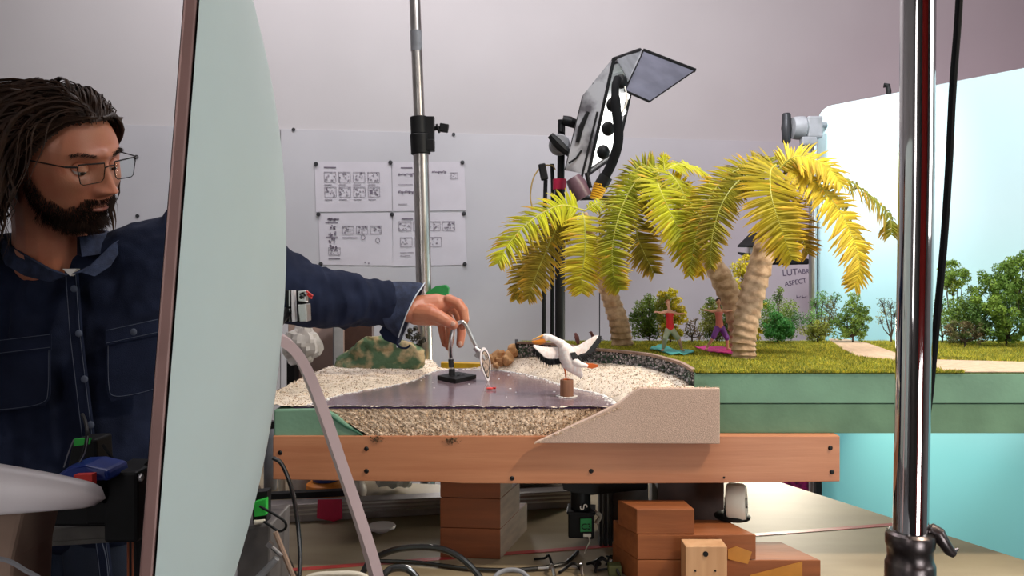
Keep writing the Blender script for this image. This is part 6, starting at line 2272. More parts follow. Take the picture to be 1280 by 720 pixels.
# glasses
gf_ = M()
gy = .1010
for s in (-1, 1):
    cor = [(s * .0105, .012), (s * .0560, .0135), (s * .0575, .006), (s * .0530, -.0165), (s * .0480, -.0195), (s * .0170, -.0185), (s * .0115, -.0130), (s * .0095, .004)]
    loop = [hw(a, gy - .0045 * (abs(a) / .057) ** 2, b) for a, b in cor]
    gf_.tube(loop[:3], .0012, 6)
    gf_.tube(loop[2:] + [loop[0]], .0008, 6)
    m = M()
    m.add(loop + [q + f_ * .0008 for q in loop], [tuple(range(8)), tuple(range(8, 16))[::-1]] + [(i, (i + 1) % 8, (i + 1) % 8 + 8, i + 8) for i in range(8)])
    m.obj('spectacle_lens', 'lens', man, smooth=False)
    gf_.tube([hw(s * .0575, gy - .005, .010), hw(s * .072, gy - .014, .010)], .0016, 6)
    gf_.tube([hw(s * .072, gy - .014, .010), hw(s * .079, .03, .008), hw(s * .080, -.004, .007), hw(s * .078, -.018, -.006)], .0011, 6)
gf_.tube([hw(-.0100, gy, .004), hw(-.004, gy + .003, .0075), hw(.004, gy + .003, .0075), hw(.0100, gy, .004)], .0011, 6)
gf_.obj('spectacle_frame', 'black', man, smooth=True)

# ---- denim shirt: one shell over torso and arms
sh = M()
for dx in (-.085, 0.0, .085):
    tp_ = NKb + Vector((dx * 1.15, .03, -.065 - abs(dx) * .12))
    sh.caps([tp_, chest + Vector((dx, .0, 0)), belly + Vector((dx, 0, 0)), Vector((pelvis.x + dx, pelvis.y, .95))], [.082 if dx == 0 else .070, .112, .108, .108], 18)
for S_ in (SL, SRt):
    c0_ = NKb + (S_ - NKb) * .24 + Vector((0, .018, -.030))
    sh.caps([c0_, NKb.lerp(S_, .62) + Vector((0, .008, -.022)), S_ + Vector((0, 0, -.006))], [.064, .070, .068], 16)
# chest fills between shoulder and torso
sh.caps([P(205, 345, 1.39), P(160, 420, 1.38)], [.075, .085], 16)
sh.caps([P(-30, 380, 1.38), P(20, 440, 1.38)], [.075, .085], 16)


def sleeve(mb, pts, rad, n=28, N=90, seed=0, cap=True):
    pp = cr(pts, N)
    rr = interp(rad, N)
    n0 = len(mb.v)
    mb.tube(pp, rr, n, cap=cap)
    for i in range(N + 1):
        c = pp[i]
        for j in range(n):
            k = n0 + i * n + j
            v = Vector(mb.v[k]) - c
            a = 2 * math.pi * j / n
            w_ = noise.noise(Vector((i * .16 + seed, math.cos(a) * 1.1, math.sin(a) * 1.1)))
            w2 = noise.noise(Vector((i * .42 + math.sin(a + seed) * 1.6, math.cos(a) * .8, 7 + seed)))
            mb.v[k] = tuple(c + v * (1 + .16 * w_ + .11 * w2))
    return pp


sleeve(sh, [SL + Vector((-.05, 0, 0)), SL + Vector((.03, .01, -.008)), SL.lerp(EL, .6), EL, P(425, 374, 1.535), P(458, 378, 1.57), P(484, 382, 1.59)],
       [.062, .068, .069, .0635, .058, .051, .049], seed=2)
sleeve(sh, [SRt, SRt.lerp(elR, .5), elR, wrR], [.064, .066, .056, .045], seed=5)
for k in range(len(sh.v)):
    pass
so = sh.obj('shirt', 'denim', man, voxel=0.0042, smoothmod=4)
tx = bpy.data.textures.new('cloth_folds', 'CLOUDS')
tx.noise_scale = 0.075
tx.noise_depth = 2
dm = so.modifiers.new('folds', 'DISPLACE')
dm.texture = tx
dm.strength = 0.020
dm.mid_level = 0.5
dm.texture_coords = 'LOCAL'
# open flared cuff
m = M()
ring = []
N = 26
cu = [(P(480, 381, 1.59), .047, .047, 0), (P(492, 383, 1.598), .052, .048, .12), (P(503, 387, 1.605), .058, .050, .28), (P(512, 391, 1.61), .062, .052, .42)]
vs, fs = [], []
for layer, dr in ((0, 0.0), (1, -.0022)):
    for (c, rv, rh, sl) in cu:
        for j in range(N):
            a = 2 * math.pi * j / N
            vv = math.sin(a)
            # slanted end: the upper rim reaches forward, the lower rim hangs back
            off = Vector((sl * .075 * vv + (0.0 if vv > 0 else -.006 * vv), 0, 0))
            hang = -.010 * max(0, -vv) * sl * 2
            vs.append(c + off + Vector((0, math.cos(a) * (rh + dr), vv * (rv + dr) + hang)) + Vector((0, 0, .0015 * math.sin(5 * a + 1))))
L_ = 4
for layer in (0, 1):
    o_ = layer * L_ * N
    for i in range(L_ - 1):
        for j in range(N):
            fs.append((o_ + i * N + j, o_ + i * N + (j + 1) % N, o_ + (i + 1) * N + (j + 1) % N, o_ + (i + 1) * N + j))
o_ = (L_ - 1) * N
for j in range(N):
    fs.append((o_ + j, o_ + (j + 1) % N, o_ + L_ * N + (j + 1) % N, o_ + L_ * N + j))
m.add(vs, fs)
cuff = m.obj('open_cuff', 'denim_mid', so, smooth=True, angle=60, sub=1)
m = M()
rim_ = [Vector(vs[(L_ - 1) * N + j]) for j in range(N)]
m.tube(rim_ + [rim_[0]], 0.0014, 6, cap=False)
m.obj('frayed_rim', 'fray', so, smooth=True, label='pale frayed cuff edge')
m = M()
m.tube(cr([P(499, 421, 1.575), P(496, 428, 1.575), P(500, 434, 1.573), P(508, 435, 1.572), P(513, 431, 1.572)], 14), [0.0022] * 15, 6)
m.prism([P(478, 408, 1.585), P(497, 412, 1.577), P(499, 424, 1.575), P(496, 431, 1.575), P(480, 425, 1.58), P(474, 415, 1.585)], (0, 0.05, 0))
m.obj('cuff_flap', 'denim', so, smooth=True, angle=40)


# collar, placket, buttons, pockets on the front of the shirt (drawn close to the shirt's surface)
def spt(px, py, d):
    return P(px, py, d)


FD = 1.262       # front plane of the chest
def fd(px, py):
    """approximate depth of the shirt's front at a pixel (chest cylinders)"""
    u = (px - 95) / 150
    base = 1.276 + .045 * u * u + (.020 if py > 540 else 0)
    if py < 390:
        base += (390 - py) * .00055
    return base


def front_patch(mb, px0, py0, px1, py1, lift, nu=10, nv=12, skew=0.0, th=.002, rnd=0):
    vs = []
    for j in range(nv + 1):
        for i in range(nu + 1):
            u, v = i / nu, j / nv
            px = px0 + (px1 - px0) * u
            py = py0 + (py1 - py0) * v + skew * (u - .5)
            if rnd and v > .8:
                k = (v - .8) / .2
                px = (px0 + px1) / 2 + (px - (px0 + px1) / 2) * (1 - .16 * k * k)
            vs.append(P(px, py, fd(px, py) - lift))
    n0 = len(vs)
    vs += [q + Vector((0, th, 0)) for q in vs]
    fs = []
    for j in range(nv):
        for i in range(nu):
            a = j * (nu + 1) + i
            fs.append((a, a + 1, a + nu + 2, a + nu + 1))
    W = nu + 1
    bd = [i for i in range(W)] + [j * W + nu for j in range(1, nv + 1)] + [nv * W + i for i in range(nu - 1, -1, -1)] + [j * W for j in range(nv - 1, 0, -1)]
    for k in range(len(bd)):
        a, b = bd[k], bd[(k + 1) % len(bd)]
        fs.append((a, b, b + n0, a + n0))
    mb.add(vs, fs)


m = M()
plk = [(87, 338), (90, 380), (93, 420), (100, 480), (106, 530), (112, 580), (120, 640), (128, 700), (134, 760)]
vs = []
for px, py in plk:
    for dx in (-6.5, 8.5):
        vs.append(P(px + dx, py, fd(px, py) - .006))
n0 = len(vs)
vs += [q + Vector((0, .006, 0)) for q in vs]
fs = []
for i in range(len(plk) - 1):
    a = i * 2
    fs += [(a, a + 1, a + 3, a + 2), (a, a + 2, a + 2 + n0, a + n0), (a + 1, a + 1 + n0, a + 3 + n0, a + 3)]
m.add(vs, fs)
m.obj('placket', 'denim', so, smooth=True, angle=50)
m = M()
for sd in (-5.2, 7.2):
    pp = [P(px + sd, py, fd(px, py) - .0068) for px, py in plk]
    m.tube(cr(pp, 40), .0005, 4)
m.obj('placket_stitching', 'thread', so, smooth=True, kind='stuff')
for px, py in ((91, 361), (97, 417), (104, 474), (112, 531)):
    M().ell(P(px + 1.5, py, fd(px, py) - .008), (.0062, .002, .0062), None, 14, 6).obj('button', 'thread', so, smooth=True)
for x0_, y0_, x1_, y1_, sk in ((-22, 425, 63, 512, -10), (133, 407, 208, 494, -16)):
    m = M()
    front_patch(m, x0_, y0_, x1_, y1_, .0045, skew=sk, rnd=1)
    m.obj('chest_pocket', 'denim', so, smooth=True, angle=50)
    m = M()
    front_patch(m, x0_ - 1, y0_ - 3, x1_ + 1, y0_ + 17, .0075, skew=sk, nv=4)
    m.obj('pocket_band', 'denim', so, smooth=True, angle=50)
    m = M()
    for t_, b2, lf in ((y0_ - 2, y0_ + 1, 0), (y0_ + 14, 0, 0)):
        pp = [P(x0_ + (x1_ - x0_) * u, t_ + sk * (u - .5), fd(x0_ + (x1_ - x0_) * u, t_) - .0082) for u in [i / 10 for i in range(11)]]
        m.tube(pp, .0005, 4)
    cor = [(x0_ + 2, y0_ + 14, .0), (x0_ + 3, y1_ - 20, 0), (x0_ + 10, y1_ - 5, 0), ((x0_ + x1_) / 2, y1_ - 2, .5), (x1_ - 10, y1_ - 5, 1), (x1_ - 3, y1_ - 20, 1), (x1_ - 2, y0_ + 14, 1)]
    m.tube(cr([P(a, b + sk * ((a - x0_) / (x1_ - x0_) - .5), fd(a, b) - .0054) for a, b, _ in cor], 40), .0005, 4)
    m.obj('pocket_stitching', 'thread', so, smooth=True, kind='stuff')
    M().ell(P(x0_ + (x1_ - x0_) * .45, y0_ + 8, fd(x0_, y0_) - .011), (.006, .0018, .006), None, 12, 6).obj('button', 'thread', so, smooth=True)
# collar wings and white tee
m = M()


def wing(mb, pts, th):
    q = [Vector(x) for x in pts]
    mb.prism(q, th)


m.prism([P(4, 300, 1.30), P(28, 318, 1.275), P(60, 336, 1.262), P(83, 344, 1.262), P(62, 353, 1.266), P(30, 345, 1.272), P(6, 331, 1.285), P(0, 315, 1.30)], (0.002, 0.005, 0.001))
m.prism([P(88, 343, 1.262), P(112, 332, 1.262), P(140, 305, 1.30), P(148, 300, 1.33), P(150, 312, 1.33), P(136, 334, 1.28), P(118, 346, 1.262), P(102, 341, 1.262)], (0.001, 0.005, 0.002))
# stand at the back and sides of the neck
ring = []
for i in range(25):
    a = math.radians(-35 + 250 * i / 24)
    ring.append(NKb + Vector((math.cos(a) * .084, math.sin(a) * .078 - .002, .012 + .012 * math.sin(a))))
vs = []
for q in ring:
    vs += [q, q + Vector((0, 0, .030)), q + (q - NKb).normalized() * .008 + Vector((0, 0, .028)), q + (q - NKb).normalized() * .016 + Vector((0, 0, -.006))]
fs = [(i * 4 + j, i * 4 + (j + 1) % 4, i * 4 + 4 + (j + 1) % 4, i * 4 + 4 + j) for i in range(24) for j in range(4)]
m.add(vs, fs)
m.obj('collar', 'denim_mid', so, smooth=True, angle=40, bevel=.001)
M().prism([P(78, 336, 1.272), P(96, 336, 1.272), P(88, 345, 1.268)], (0, .01, 0)).obj('undershirt', 'tee', man, label='sliver of white undershirt')

# trousers and shoes, mostly below the frame
tr = M()
for s in (-1, 1):
    hip = pelvis + Vector((s * .085, 0, .0))
    tr.caps([hip + Vector((0, 0, .03)), hip + Vector((s * .02, -.01, -.42)), hip + Vector((s * .03, .02, -.84))], [.105, .072, .056], 16)
tr.caps([pelvis + Vector((-.06, 0, .06)), pelvis + Vector((.06, 0, .06))], [.112, .112], 16)
tr.obj('jeans', 'jeans', man, voxel=.008, smoothmod=3)
for s in (-1, 1):
    b3 = Vector((pelvis.x + s * .115, 1.41, 0))
    m = M()
    m.caps([b3 + Vector((0, .05, .046)), b3 + Vector((0, -.06, .046)), b3 + Vector((s * .01, -.15, .036))], [.045, .045, .035], 12)
    m.obj('shoe', 'black', man, voxel=.006)
m = M()
m.tube(cr([P(122, 665, 1.272), P(128, 680, 1.272), P(133, 700, 1.272), P(136, 730, 1.272)], 12), .0009, 5)
m.obj('jeans_seam', 'thread', man, smooth=True)

# ------------------------------------------------------------------ what the hand holds
HL = 1.6025
gb = PZ(571, 470, ZW)
gn = thing('gooseneck_holder', 'bent silver gooseneck on a black square foot, pinched by the hand, holding a small disc', 'holder', (gb.x, gb.y, ZW))
q4 = [PZ(x, y, ZW + .0085) for x, y in ((546.5, 469.5), (569.5, 474.5), (595.5, 468.5), (572, 464.5))]
bs = M()
bs.prism([Vector((q.x, q.y, ZW + .0003)) for q in q4], (0, 0, .0085))
bs.obj('square_foot', 'black', gn, bevel=0.0008)
m = M()
cc_ = (q4[0] + q4[1] + q4[2] + q4[3]) / 4
for a in range(5):
    q = cc_ + Vector((math.cos(a * 1.26) * .013, math.sin(a * 1.26) * .012, .0004))
    m.tube([q + Vector((.004 * math.cos(t), .004 * math.sin(t), 0)) for t in [k * .63 for k in range(11)]], .0009, 5)
m.obj('raised_rings', 'darkgrey', gn, smooth=True)
m = M()
gx_ = P(565, 470, HL).x
d0 = cc_.y
path_ = cr([Vector((P(564.8, 0, d0).x, d0, ZW + .0088)), P(564.8, 452, d0), P(563.2, 445, d0 + .0), P(563, 430, HL), P(565.5, 415, HL - .004), P(570, 406, HL - .006), P(576, 402.5, HL - .006), P(581, 404.5, HL - .006), P(586, 414, HL - .006), P(591, 425, HL - .006), P(596, 434, HL - .006)], 90)
n0 = len(path_)
m.tube(path_, [.0040 + .0005 * (i % 2) for i in range(n0)], 10)
m.obj('gooseneck', 'steel', gn, smooth=True, angle=60)
m = M()
m.tube([Vector((P(564.8, 0, d0).x, d0, ZW + .0085)), P(564.8, 461, d0)], .0068, 12)
m.tube([P(564.3, 459, d0), P(563.6, 449, d0)], .0058, 12)
m.obj('socket', 'darkgrey', gn, smooth=True)
m = M()
m.tube([P(562.2, 456, d0), P(562.2, 448, d0)], .002, 8)
m.tube([P(593, 434, HL - .008), P(600, 440, HL - .008)], [.005, .007], 8)
m.box(P(598, 443, HL - .008), (.012, .012, .014), Matrix.Rotation(.6, 3, 'Y'))
m.tube([P(602, 444, HL - .012), P(606, 450, HL - .012)], [.005, .003], 8)
m.obj('clip_joint', 'steel', gn, smooth=True, bevel=.0008)
# tilted disc: thin pale rim around a speckled face
dn = Vector((.80, -.60, .10)).normalized()
RD = dn.to_track_quat('Z', 'Y').to_matrix()
dc = P(606.5, 452, HL - .008)
up_ = (Vector((.20, 0, -1)) - dn * Vector((.20, 0, -1)).dot(dn)).normalized()
sd_ = dn.cross(up_).normalized()


def ovl(a, b, off, N=28):
    return [dc + up_ * (a * math.cos(t) + (.012 * max(0, math.cos(t)) ** 6)) + sd_ * (b * math.sin(t)) + dn * off for t in [2 * math.pi * i / N for i in range(N)]]


m = M()
m.prism(ovl(.030, .016, -.001), -dn * .0018 if dn.y > 0 else dn * .0018)
m.obj('pale_disc', 'white_shell', gn, smooth=True)
m = M()
m.prism(ovl(.0225, .0115, .0009), dn * .0006)
m.obj('speckled_face', mat('speckled_face', (0.40, 0.30, 0.24), 0.6, scale=180, col2=(.12, .09, .08), thr=(.5, .62)), gn, smooth=True)
m = M()
o2 = ovl(.0225, .0115, .0014)
m.tube(o2 + [o2[0]], .0009, 5, cap=False)
m.obj('dark_ring', 'black', gn, smooth=True)

# ------------------------------------------------------------------ beach things
# mossy hill
hl = thing('mossy_hill', 'green and ochre painted foam hill with dark tufts on the sand, under the cuff', 'hill', (hillc.x, 1.76, ZW + .005))
m = M()
nu, nv = 72, 26
vs = []
sil = [(409, 470), (414, 466), (419, 455), (424, 442), (434, 432), (446, 426), (462, 421), (485, 419), (505, 420), (520, 424), (528, 434), (531, 446), (529, 456), (524, 463)]
for j in range(nv + 1):
    v = j / nv
    for i in range(nu):
        a = 2 * math.pi * i / nu
        # ring at height v: widths from the silhouette
        pxl = 411 + 15 * v ** .9 + 10 * v ** 6
        pxr = 528 + 6 * math.sin(v * 3.1) - 34 * v ** 5
        c = (pxl + pxr) / 2
        r = (pxr - pxl) / 2
        d = 1.765 + .055 * math.sin(a) * (1 - .45 * v)
        ybase = 470 - 8 * ((c + r * math.cos(a)) - 412) / 116
        ytop = 440 - 20 * max(0, min(1, ((c + r * math.cos(a)) - 414) / 34))
        p = P(c + r * math.cos(a) * (1 - .55 * v ** 7), ybase + (ytop - ybase) * v, d)
        k = noise.noise(p * 22) * .009 + noise.noise(p * 55) * .006 + noise.noise(p * 120) * .003
        nn = Vector((math.cos(a), math.sin(a), 0))
        vs.append(p + nn * k + Vector((0, 0, noise.noise(p * 30) * .004 * v)))
fs = [(j * nu + i, j * nu + (i + 1) % nu, (j + 1) * nu + (i + 1) % nu, (j + 1) * nu + i) for j in range(nv) for i in range(nu)]
fs += [tuple(range(nu))[::-1], tuple(range(nv * nu, nv * nu + nu))]
m.add(vs, fs)
m.obj('painted_foam', 'moss', hl, smooth=True, angle=60)
m = M()
tc_ = []
for px, py, r in ((513, 414, 4), (519, 411, 3), (522, 420, 5), (528, 425, 5), (517, 422, 6), (524, 431, 4), (510, 420, 4)):
    for _ in range(70):
        v = Vector((RNG.gauss(0, 1), RNG.gauss(0, 1), RNG.gauss(0, 1))).normalized()
        p = P(px, py, 1.765) + v * r * 1.76 / F * RNG.uniform(.5, 1)
        s = .0055
        a_ = Vector((RNG.gauss(0, 1), RNG.gauss(0, 1), RNG.gauss(0, 1))).normalized()
        b2 = a_.cross(v).normalized()
        n0 = len(m.v)
        m.v += [tuple(p - a_ * s * .5), tuple(p + b2 * s * .4), tuple(p + a_ * s * .5), tuple(p - b2 * s * .4)]
        m.f.append((n0, n0 + 1, n0 + 2, n0 + 3))
        g_ = RNG.uniform(.5, 1.4)
        tc_ += [(.05 * g_, .045 * g_, .03 * g_)] * 4
m.obj('dark_tufts', 'leaf', hl, tint=tc_, kind='stuff', recalc=False)

# orange rocks
rl = ['large orange rock of the cluster beside the pool\'s far shore', 'taller orange rock at the end of the gravel wall', 'small front orange rock touching the pool sheet',
      'low orange rock between the tall one and the wall end', 'smallest orange pebble rock at the front of the cluster']
for k, (px, py, r, dd, sy) in enumerate(((624, 448, 9, 1.80, 1.15), (641, 438, 6.5, 1.82, 1.25), (614, 449, 5, 1.79, 1.2), (634, 448, 7, 1.785, 1.1), (620, 457, 4, 1.77, 1.0))):
    rr = r * dd / F
    c = P(px, py, dd)
    M().ell(c, (rr, rr * .9, rr * sy), Matrix.Rotation(k * 1.3, 3, 'Z'), 16, 12, rough=.55, seed=k * 3.3).obj('beach_rock', 'rock', smooth=True, angle=25, label=rl[k], cat='rock', group='orange rocks by the pool')
# yellow strip and green block beyond the pool
ysb = P(577, 0, 1.93)
M().prism([P(551, 453.5, 1.93), P(606, 455, 1.93), P(606, 459.5, 1.93), P(551, 461, 1.93)], (0, 0.03, 0)).obj('yellow_strip', 'yellow', dset, label='yellow plastic strip at the far edge')
m = M()
m.prism([P(532, 366, 2.03), P(545, 357.5, 2.03), P(557, 356, 2.03), P(561, 360, 2.03), P(560, 372, 2.03), P(532, 376, 2.03)], (0, 0.03, 0))
m.obj('green_clamp', 'green_dark', pole, bevel=.002, label='green plastic clamp gripping the pole')

# wooden post and pelican
pb0 = PZ(708.5, 496, ZW)
pd_ = pb0.y
t = thing('wooden_post', 'short brown wooden stump standing in the pool, carrying the pelican', 'post', (pb0.x, pd_, ZW + .0003))
px_r = 8.6 * pd_ / F
ptop = P(708.5, 474.5, pd_).z
M().lathe([(px_r * 1.0, 0), (px_r * .98, .002), (px_r * .97, ptop - ZW - .002), (px_r * .92, ptop - ZW)], (pb0.x, pd_, ZW + .0003), 24).obj('stump', 'wood_stub', t, smooth=True)
m = M()
for k in range(40):
    a = k / 40 * 2 * math.pi
    m.ell((pb0.x + math.cos(a) * px_r * RNG.uniform(1.05, 1.5), pd_ + math.sin(a) * px_r * RNG.uniform(1.05, 1.6), ZW + .0012), (RNG.uniform(.001, .003), RNG.uniform(.001, .002), .0012), None, 6, 4)
m.obj('splash_ring', 'foamline', t, smooth=True, kind='stuff')

pe = thing('model_pelican', 'white and black model pelican balancing on one leg with both wings spread', 'pelican', (pb0.x, pd_, ptop + .0002))


def Q(px, py, dd=0.0):
    return P(px, py, pd_ + dd)


u1 = pd_ / F
b = M()
b.caps([Q(707, 438), Q(709, 447), Q(714, 456), Q(720, 462), Q(725, 468)], [9.2 * u1, 10.2 * u1, 9.4 * u1, 7 * u1, 4 * u1], 20)
b.caps([Q(707, 438), Q(702, 430), Q(696, 426), Q(690, 423), Q(685, 421)], [7.8 * u1, 5.6 * u1, 4.2 * u1, 3.9 * u1, 4.0 * u1], 16)
b.ell(Q(682, 421.5), (5.2 * u1, 4.6 * u1, 4.8 * u1))
b.caps([Q(718, 452, -.008), Q(726, 456, -.012), Q(733, 457, -.012)], [5.5 * u1, 3.6 * u1, 2.4 * u1], 14)
b.caps([Q(706, 452), Q(705, 458)], [5 * u1, 2.6 * u1], 12)
pbdy = b.obj('body', 'feather_white', pe, voxel=.0009, smoothmod=4)
m = M()
m.tube([Q(679, 419.5), Q(672, 422, 0), Q(665, 425)], [3.2 * u1, 1.9 * u1, .7 * u1], 12, flat=.5)
m.obj('upper_bill', 'bill', pe, smooth=True)
m = M()
m.tube([Q(681, 424.5), Q(675, 427.5), Q(668, 428), Q(664.5, 427)], [4.2 * u1, 4.2 * u1, 2.9 * u1, .9 * u1], 12, flat=.9)
m.obj('bill_pouch', mat('pouch_orange', (0.75, 0.25, 0.03), 0.4), pe, smooth=True)
M().ell(Q(682.5, 419.5, -.0062), (.0009, .0006, .0009)).obj('eye', 'black', pe, smooth=True)
M().tube([Q(705.5, 457), Q(706.5, 465), Q(707.8, 474.2)], [1.6 * u1, 1.0 * u1, .9 * u1], 8).obj('standing_leg', 'foot_orange', pe, smooth=True)
m = M()
for a in (-.7, 0, .7):
    m.tube([Vector((Q(707.8, 474).x, pd_, ptop + .0012)), Vector((Q(707.8, 474).x + math.sin(a) * .008, pd_ - .008 * math.cos(a), ptop + .0011))], [.0012, .0009], 6)
m.obj('standing_foot', 'foot_orange', pe, smooth=True)
m = M()
m.prism([Q(732, 454, -.012), Q(741, 454.5, -.014), Q(748, 456, -.015), Q(747, 459, -.015), Q(740, 461, -.014), Q(732, 459, -.012)], (0, .003, 0))
m.obj('raised_foot', 'foot_orange', pe, bevel=.0008)
m = M()
m.tube([Q(724, 466), Q(726, 471), Q(725.5, 474)], [3.2 * u1, 2.4 * u1, .4 * u1], 8, flat=.5)
m.obj('tail_tip', 'feather_black', pe, smooth=True)


def wing_(name, root, lead, trail, dd0, dd1, nm):
    """lead / trail: px polylines of the leading edge and of the white part's hind edge"""
    N = 20
    L = cr([Q(x, y, dd0 + (dd1 - dd0) * i / (len(lead) - 1)) for i, (x, y) in enumerate(lead)], N)
    T = cr([Q(x, y, dd0 + (dd1 - dd0) * i / (len(trail) - 1)) for i, (x, y) in enumerate(trail)], N)
    m = M()
    vs = []
    for i in range(N + 1):
        md_ = (L[i] + T[i]) / 2 + Vector((0, -.0035, 0))
        vs += [L[i], md_, T[i], md_ + Vector((0, .005, 0))]
    fs = [(i * 4 + j, i * 4 + (j + 1) % 4, i * 4 + 4 + (j + 1) % 4, i * 4 + 4 + j) for i in range(N) for j in range(4)] + [(0, 1, 2, 3), (N * 4, N * 4 + 1, N * 4 + 2, N * 4 + 3)]
    m.add(vs, fs)
    return m.obj('wing', 'feather_white', pe, smooth=True, angle=60), L, T


w1, L1, T1 = wing_('wing', 0, [(703, 433), (690, 434), (678, 433), (668, 431), (666.5, 433)], [(703, 448), (692, 449), (682, 448), (674, 441), (667, 434)], .004, -.02, 0)
w2, L2, T2 = wing_('wing', 0, [(712, 434), (722, 432), (734, 425), (745, 419), (748, 420)], [(718, 446), (724, 445), (733, 442), (738, 436), (747, 422)], .004, .02, 0)


def feathers(wg, T, dirs, ln, n):
    m = M()
    for i in range(n):
        u = i / (n - 1)
        k = min(int(u * 20), 19)
        p = T[k].lerp(T[k + 1], u * 20 - k)
        d0_, d1_ = dirs
        d = Vector((d0_[0] + (d1_[0] - d0_[0]) * u + RNG.gauss(0, .08), RNG.gauss(0, .08), d0_[1] + (d1_[1] - d0_[1]) * u)).normalized()
        l_ = (ln[0] + (ln[1] - ln[0]) * u) * u1 * RNG.uniform(.8, 1.1)
        m.tube([p - d * .002 + Vector((0, .001, 0)), p + d * l_ * .5, p + d * l_], [.0019, .0020, .0003], 5, flat=.5)
    return m.obj('flight_feathers', 'feather_black', wg, smooth=True, kind='stuff')


feathers(w1, T1, ((.1, -1), (-.15, -1)), (10, 10), 34)
feathers(w2, T2, ((.15, -1), (.9, -.3)), (12, 9), 44)
m = M()
m.prism([Q(713, 441, -.0165), Q(719, 440, -.0135), Q(723, 445, -.0115), Q(721, 451, -.0125), Q(716, 450, -.0155)], (0, .004, 0))
m.obj('black_flank', 'feather_black', pe, bevel=.001)

m = M()
m.prism([Q(668, 433, .001), Q(673, 444, -.002), Q(678, 452, -.004), Q(686, 456, -.002), Q(695, 456, .002), Q(704, 454, .004), Q(704, 444, .004), Q(690, 444, .001), Q(678, 440, -.002)], (0, .002, 0))
m.obj('dark_flight_panel', 'feather_black', w1)
m = M()
m.prism([Q(715, 446, .004), Q(721, 451, .006), Q(732, 449, .010), Q(741, 441, .014), Q(751, 427, .018), Q(752, 420, .019), Q(746, 420, .018), Q(736, 434, .012), Q(726, 441, .008)], (0, .002, 0))
m.obj('dark_flight_panel', 'feather_black', w2)

# small red fish toy
fs0 = PZ(613, 487.5, ZW)
m = M()
m.ell((fs0.x - .001, fs0.y, ZW + .0030), (.0075, .0035, .0022), None, 12, 8)
m.prism([(fs0.x + .004, fs0.y, ZW + .0022), (fs0.x + .011, fs0.y + .005, ZW + .0022), (fs0.x + .0105, fs0.y - .005, ZW + .0022)], (0, 0, .003))
m.obj('red_fish', mat('red_fish_paint', (0.85, 0.06, 0.05), .4), smooth=True, label='tiny red toy fish on the dark water sheet', cat='fish')

# two little birds on the turf edge
for k, (px, py, h, lab) in enumerate(((721, 432, 17, 'small reddish-brown model bird on the turf, nearer the black lamp stand'), (740, 424, 10, 'smaller reddish-brown model bird peeping over the pelican\'s raised wing'))):
    dd = 1.74
    b0 = P(px, py, dd)
    t = thing('model_bird', lab, 'bird', (b0.x, dd, ZG - .002), 'little model birds')
    uu = dd / F
    m = M()
    m.caps([P(px + 1.5, py - h * .25, dd), P(px, py - h * .6, dd), P(px - 1.2, py - h * .85, dd)], [2.6 * uu, 3.1 * uu * h / 17, 1.7 * uu], 10)
    m.tube([P(px - 1.5, py - h * .9, dd), P(px - 4.5, py - h * .82, dd)], [1.1 * uu, .2 * uu], 6)
    m.obj('bird_body', 'bird', t, voxel=.0009)
    m = M()
    for s in (-1, 1):
        m.tube([P(px + 1 + s, py - h * .25, dd), Vector((P(px + 1 + s, 0, dd).x, dd, ZG - .002))], .0006, 5)
    m.obj('bird_legs', 'black', t)

# ------------------------------------------------------------------ yoga figures and mats
def mat_(px_list, m_, lab):
    poly = [PZ(x, y, ZG + .001) for x, y in px_list]
    n = 20
    mb = M()
    top, N = [], len(poly)
    pp = []
    for i in range(N):
        for k in range(8):
            pp.append(poly[i].lerp(poly[(i + 1) % N], k / 8))
    cen = sum(pp, Vector()) / len(pp)
    vs = []
    rings = [1, .75, .5, .25]
    for r in rings:
        for p in pp:
            q = cen.lerp(p, r)
            q.z = ZG + .0022 + .0016 * math.sin(q.x * 210 + .5) + .0009 * math.sin(q.x * 90 + q.y * 200)
            vs.append(q)
    K = len(pp)
    top_n = len(vs)
    vs.append(Vector((cen.x, cen.y, ZG + .0022)))
    base = [Vector((v.x, v.y, v.z - .0016)) for v in vs[:K]]
    vs += base
    fs = []
    for r in range(3):
        for i in range(K):
            fs.append((r * K + i, r * K + (i + 1) % K, (r + 1) * K + (i + 1) % K, (r + 1) * K + i))
    for i in range(K):
        fs.append((3 * K + i, 3 * K + (i + 1) % K, top_n))
        fs.append((i, (i + 1) % K, top_n + 1 + (i + 1) % K, top_n + 1 + i))
    fs.append(tuple(range(top_n + 1, top_n + 1 + K)))
    mb.add(vs, fs)
    return mb.obj('yoga_mat', m_, smooth=True, angle=60, label=lab, cat='mat', group='yoga mats on the turf')


mat_([(812, 436), (822, 431.5), (834, 433), (842, 437), (868, 438), (866, 441), (850, 443.5), (838, 442)], 'teal', 'wavy teal yoga mat under the red-vested figure')
mat_([(868, 433.5), (886, 433), (917, 435), (917, 442), (905, 442.5), (884, 438)], 'pink', 'magenta yoga mat under the coral-topped figure')


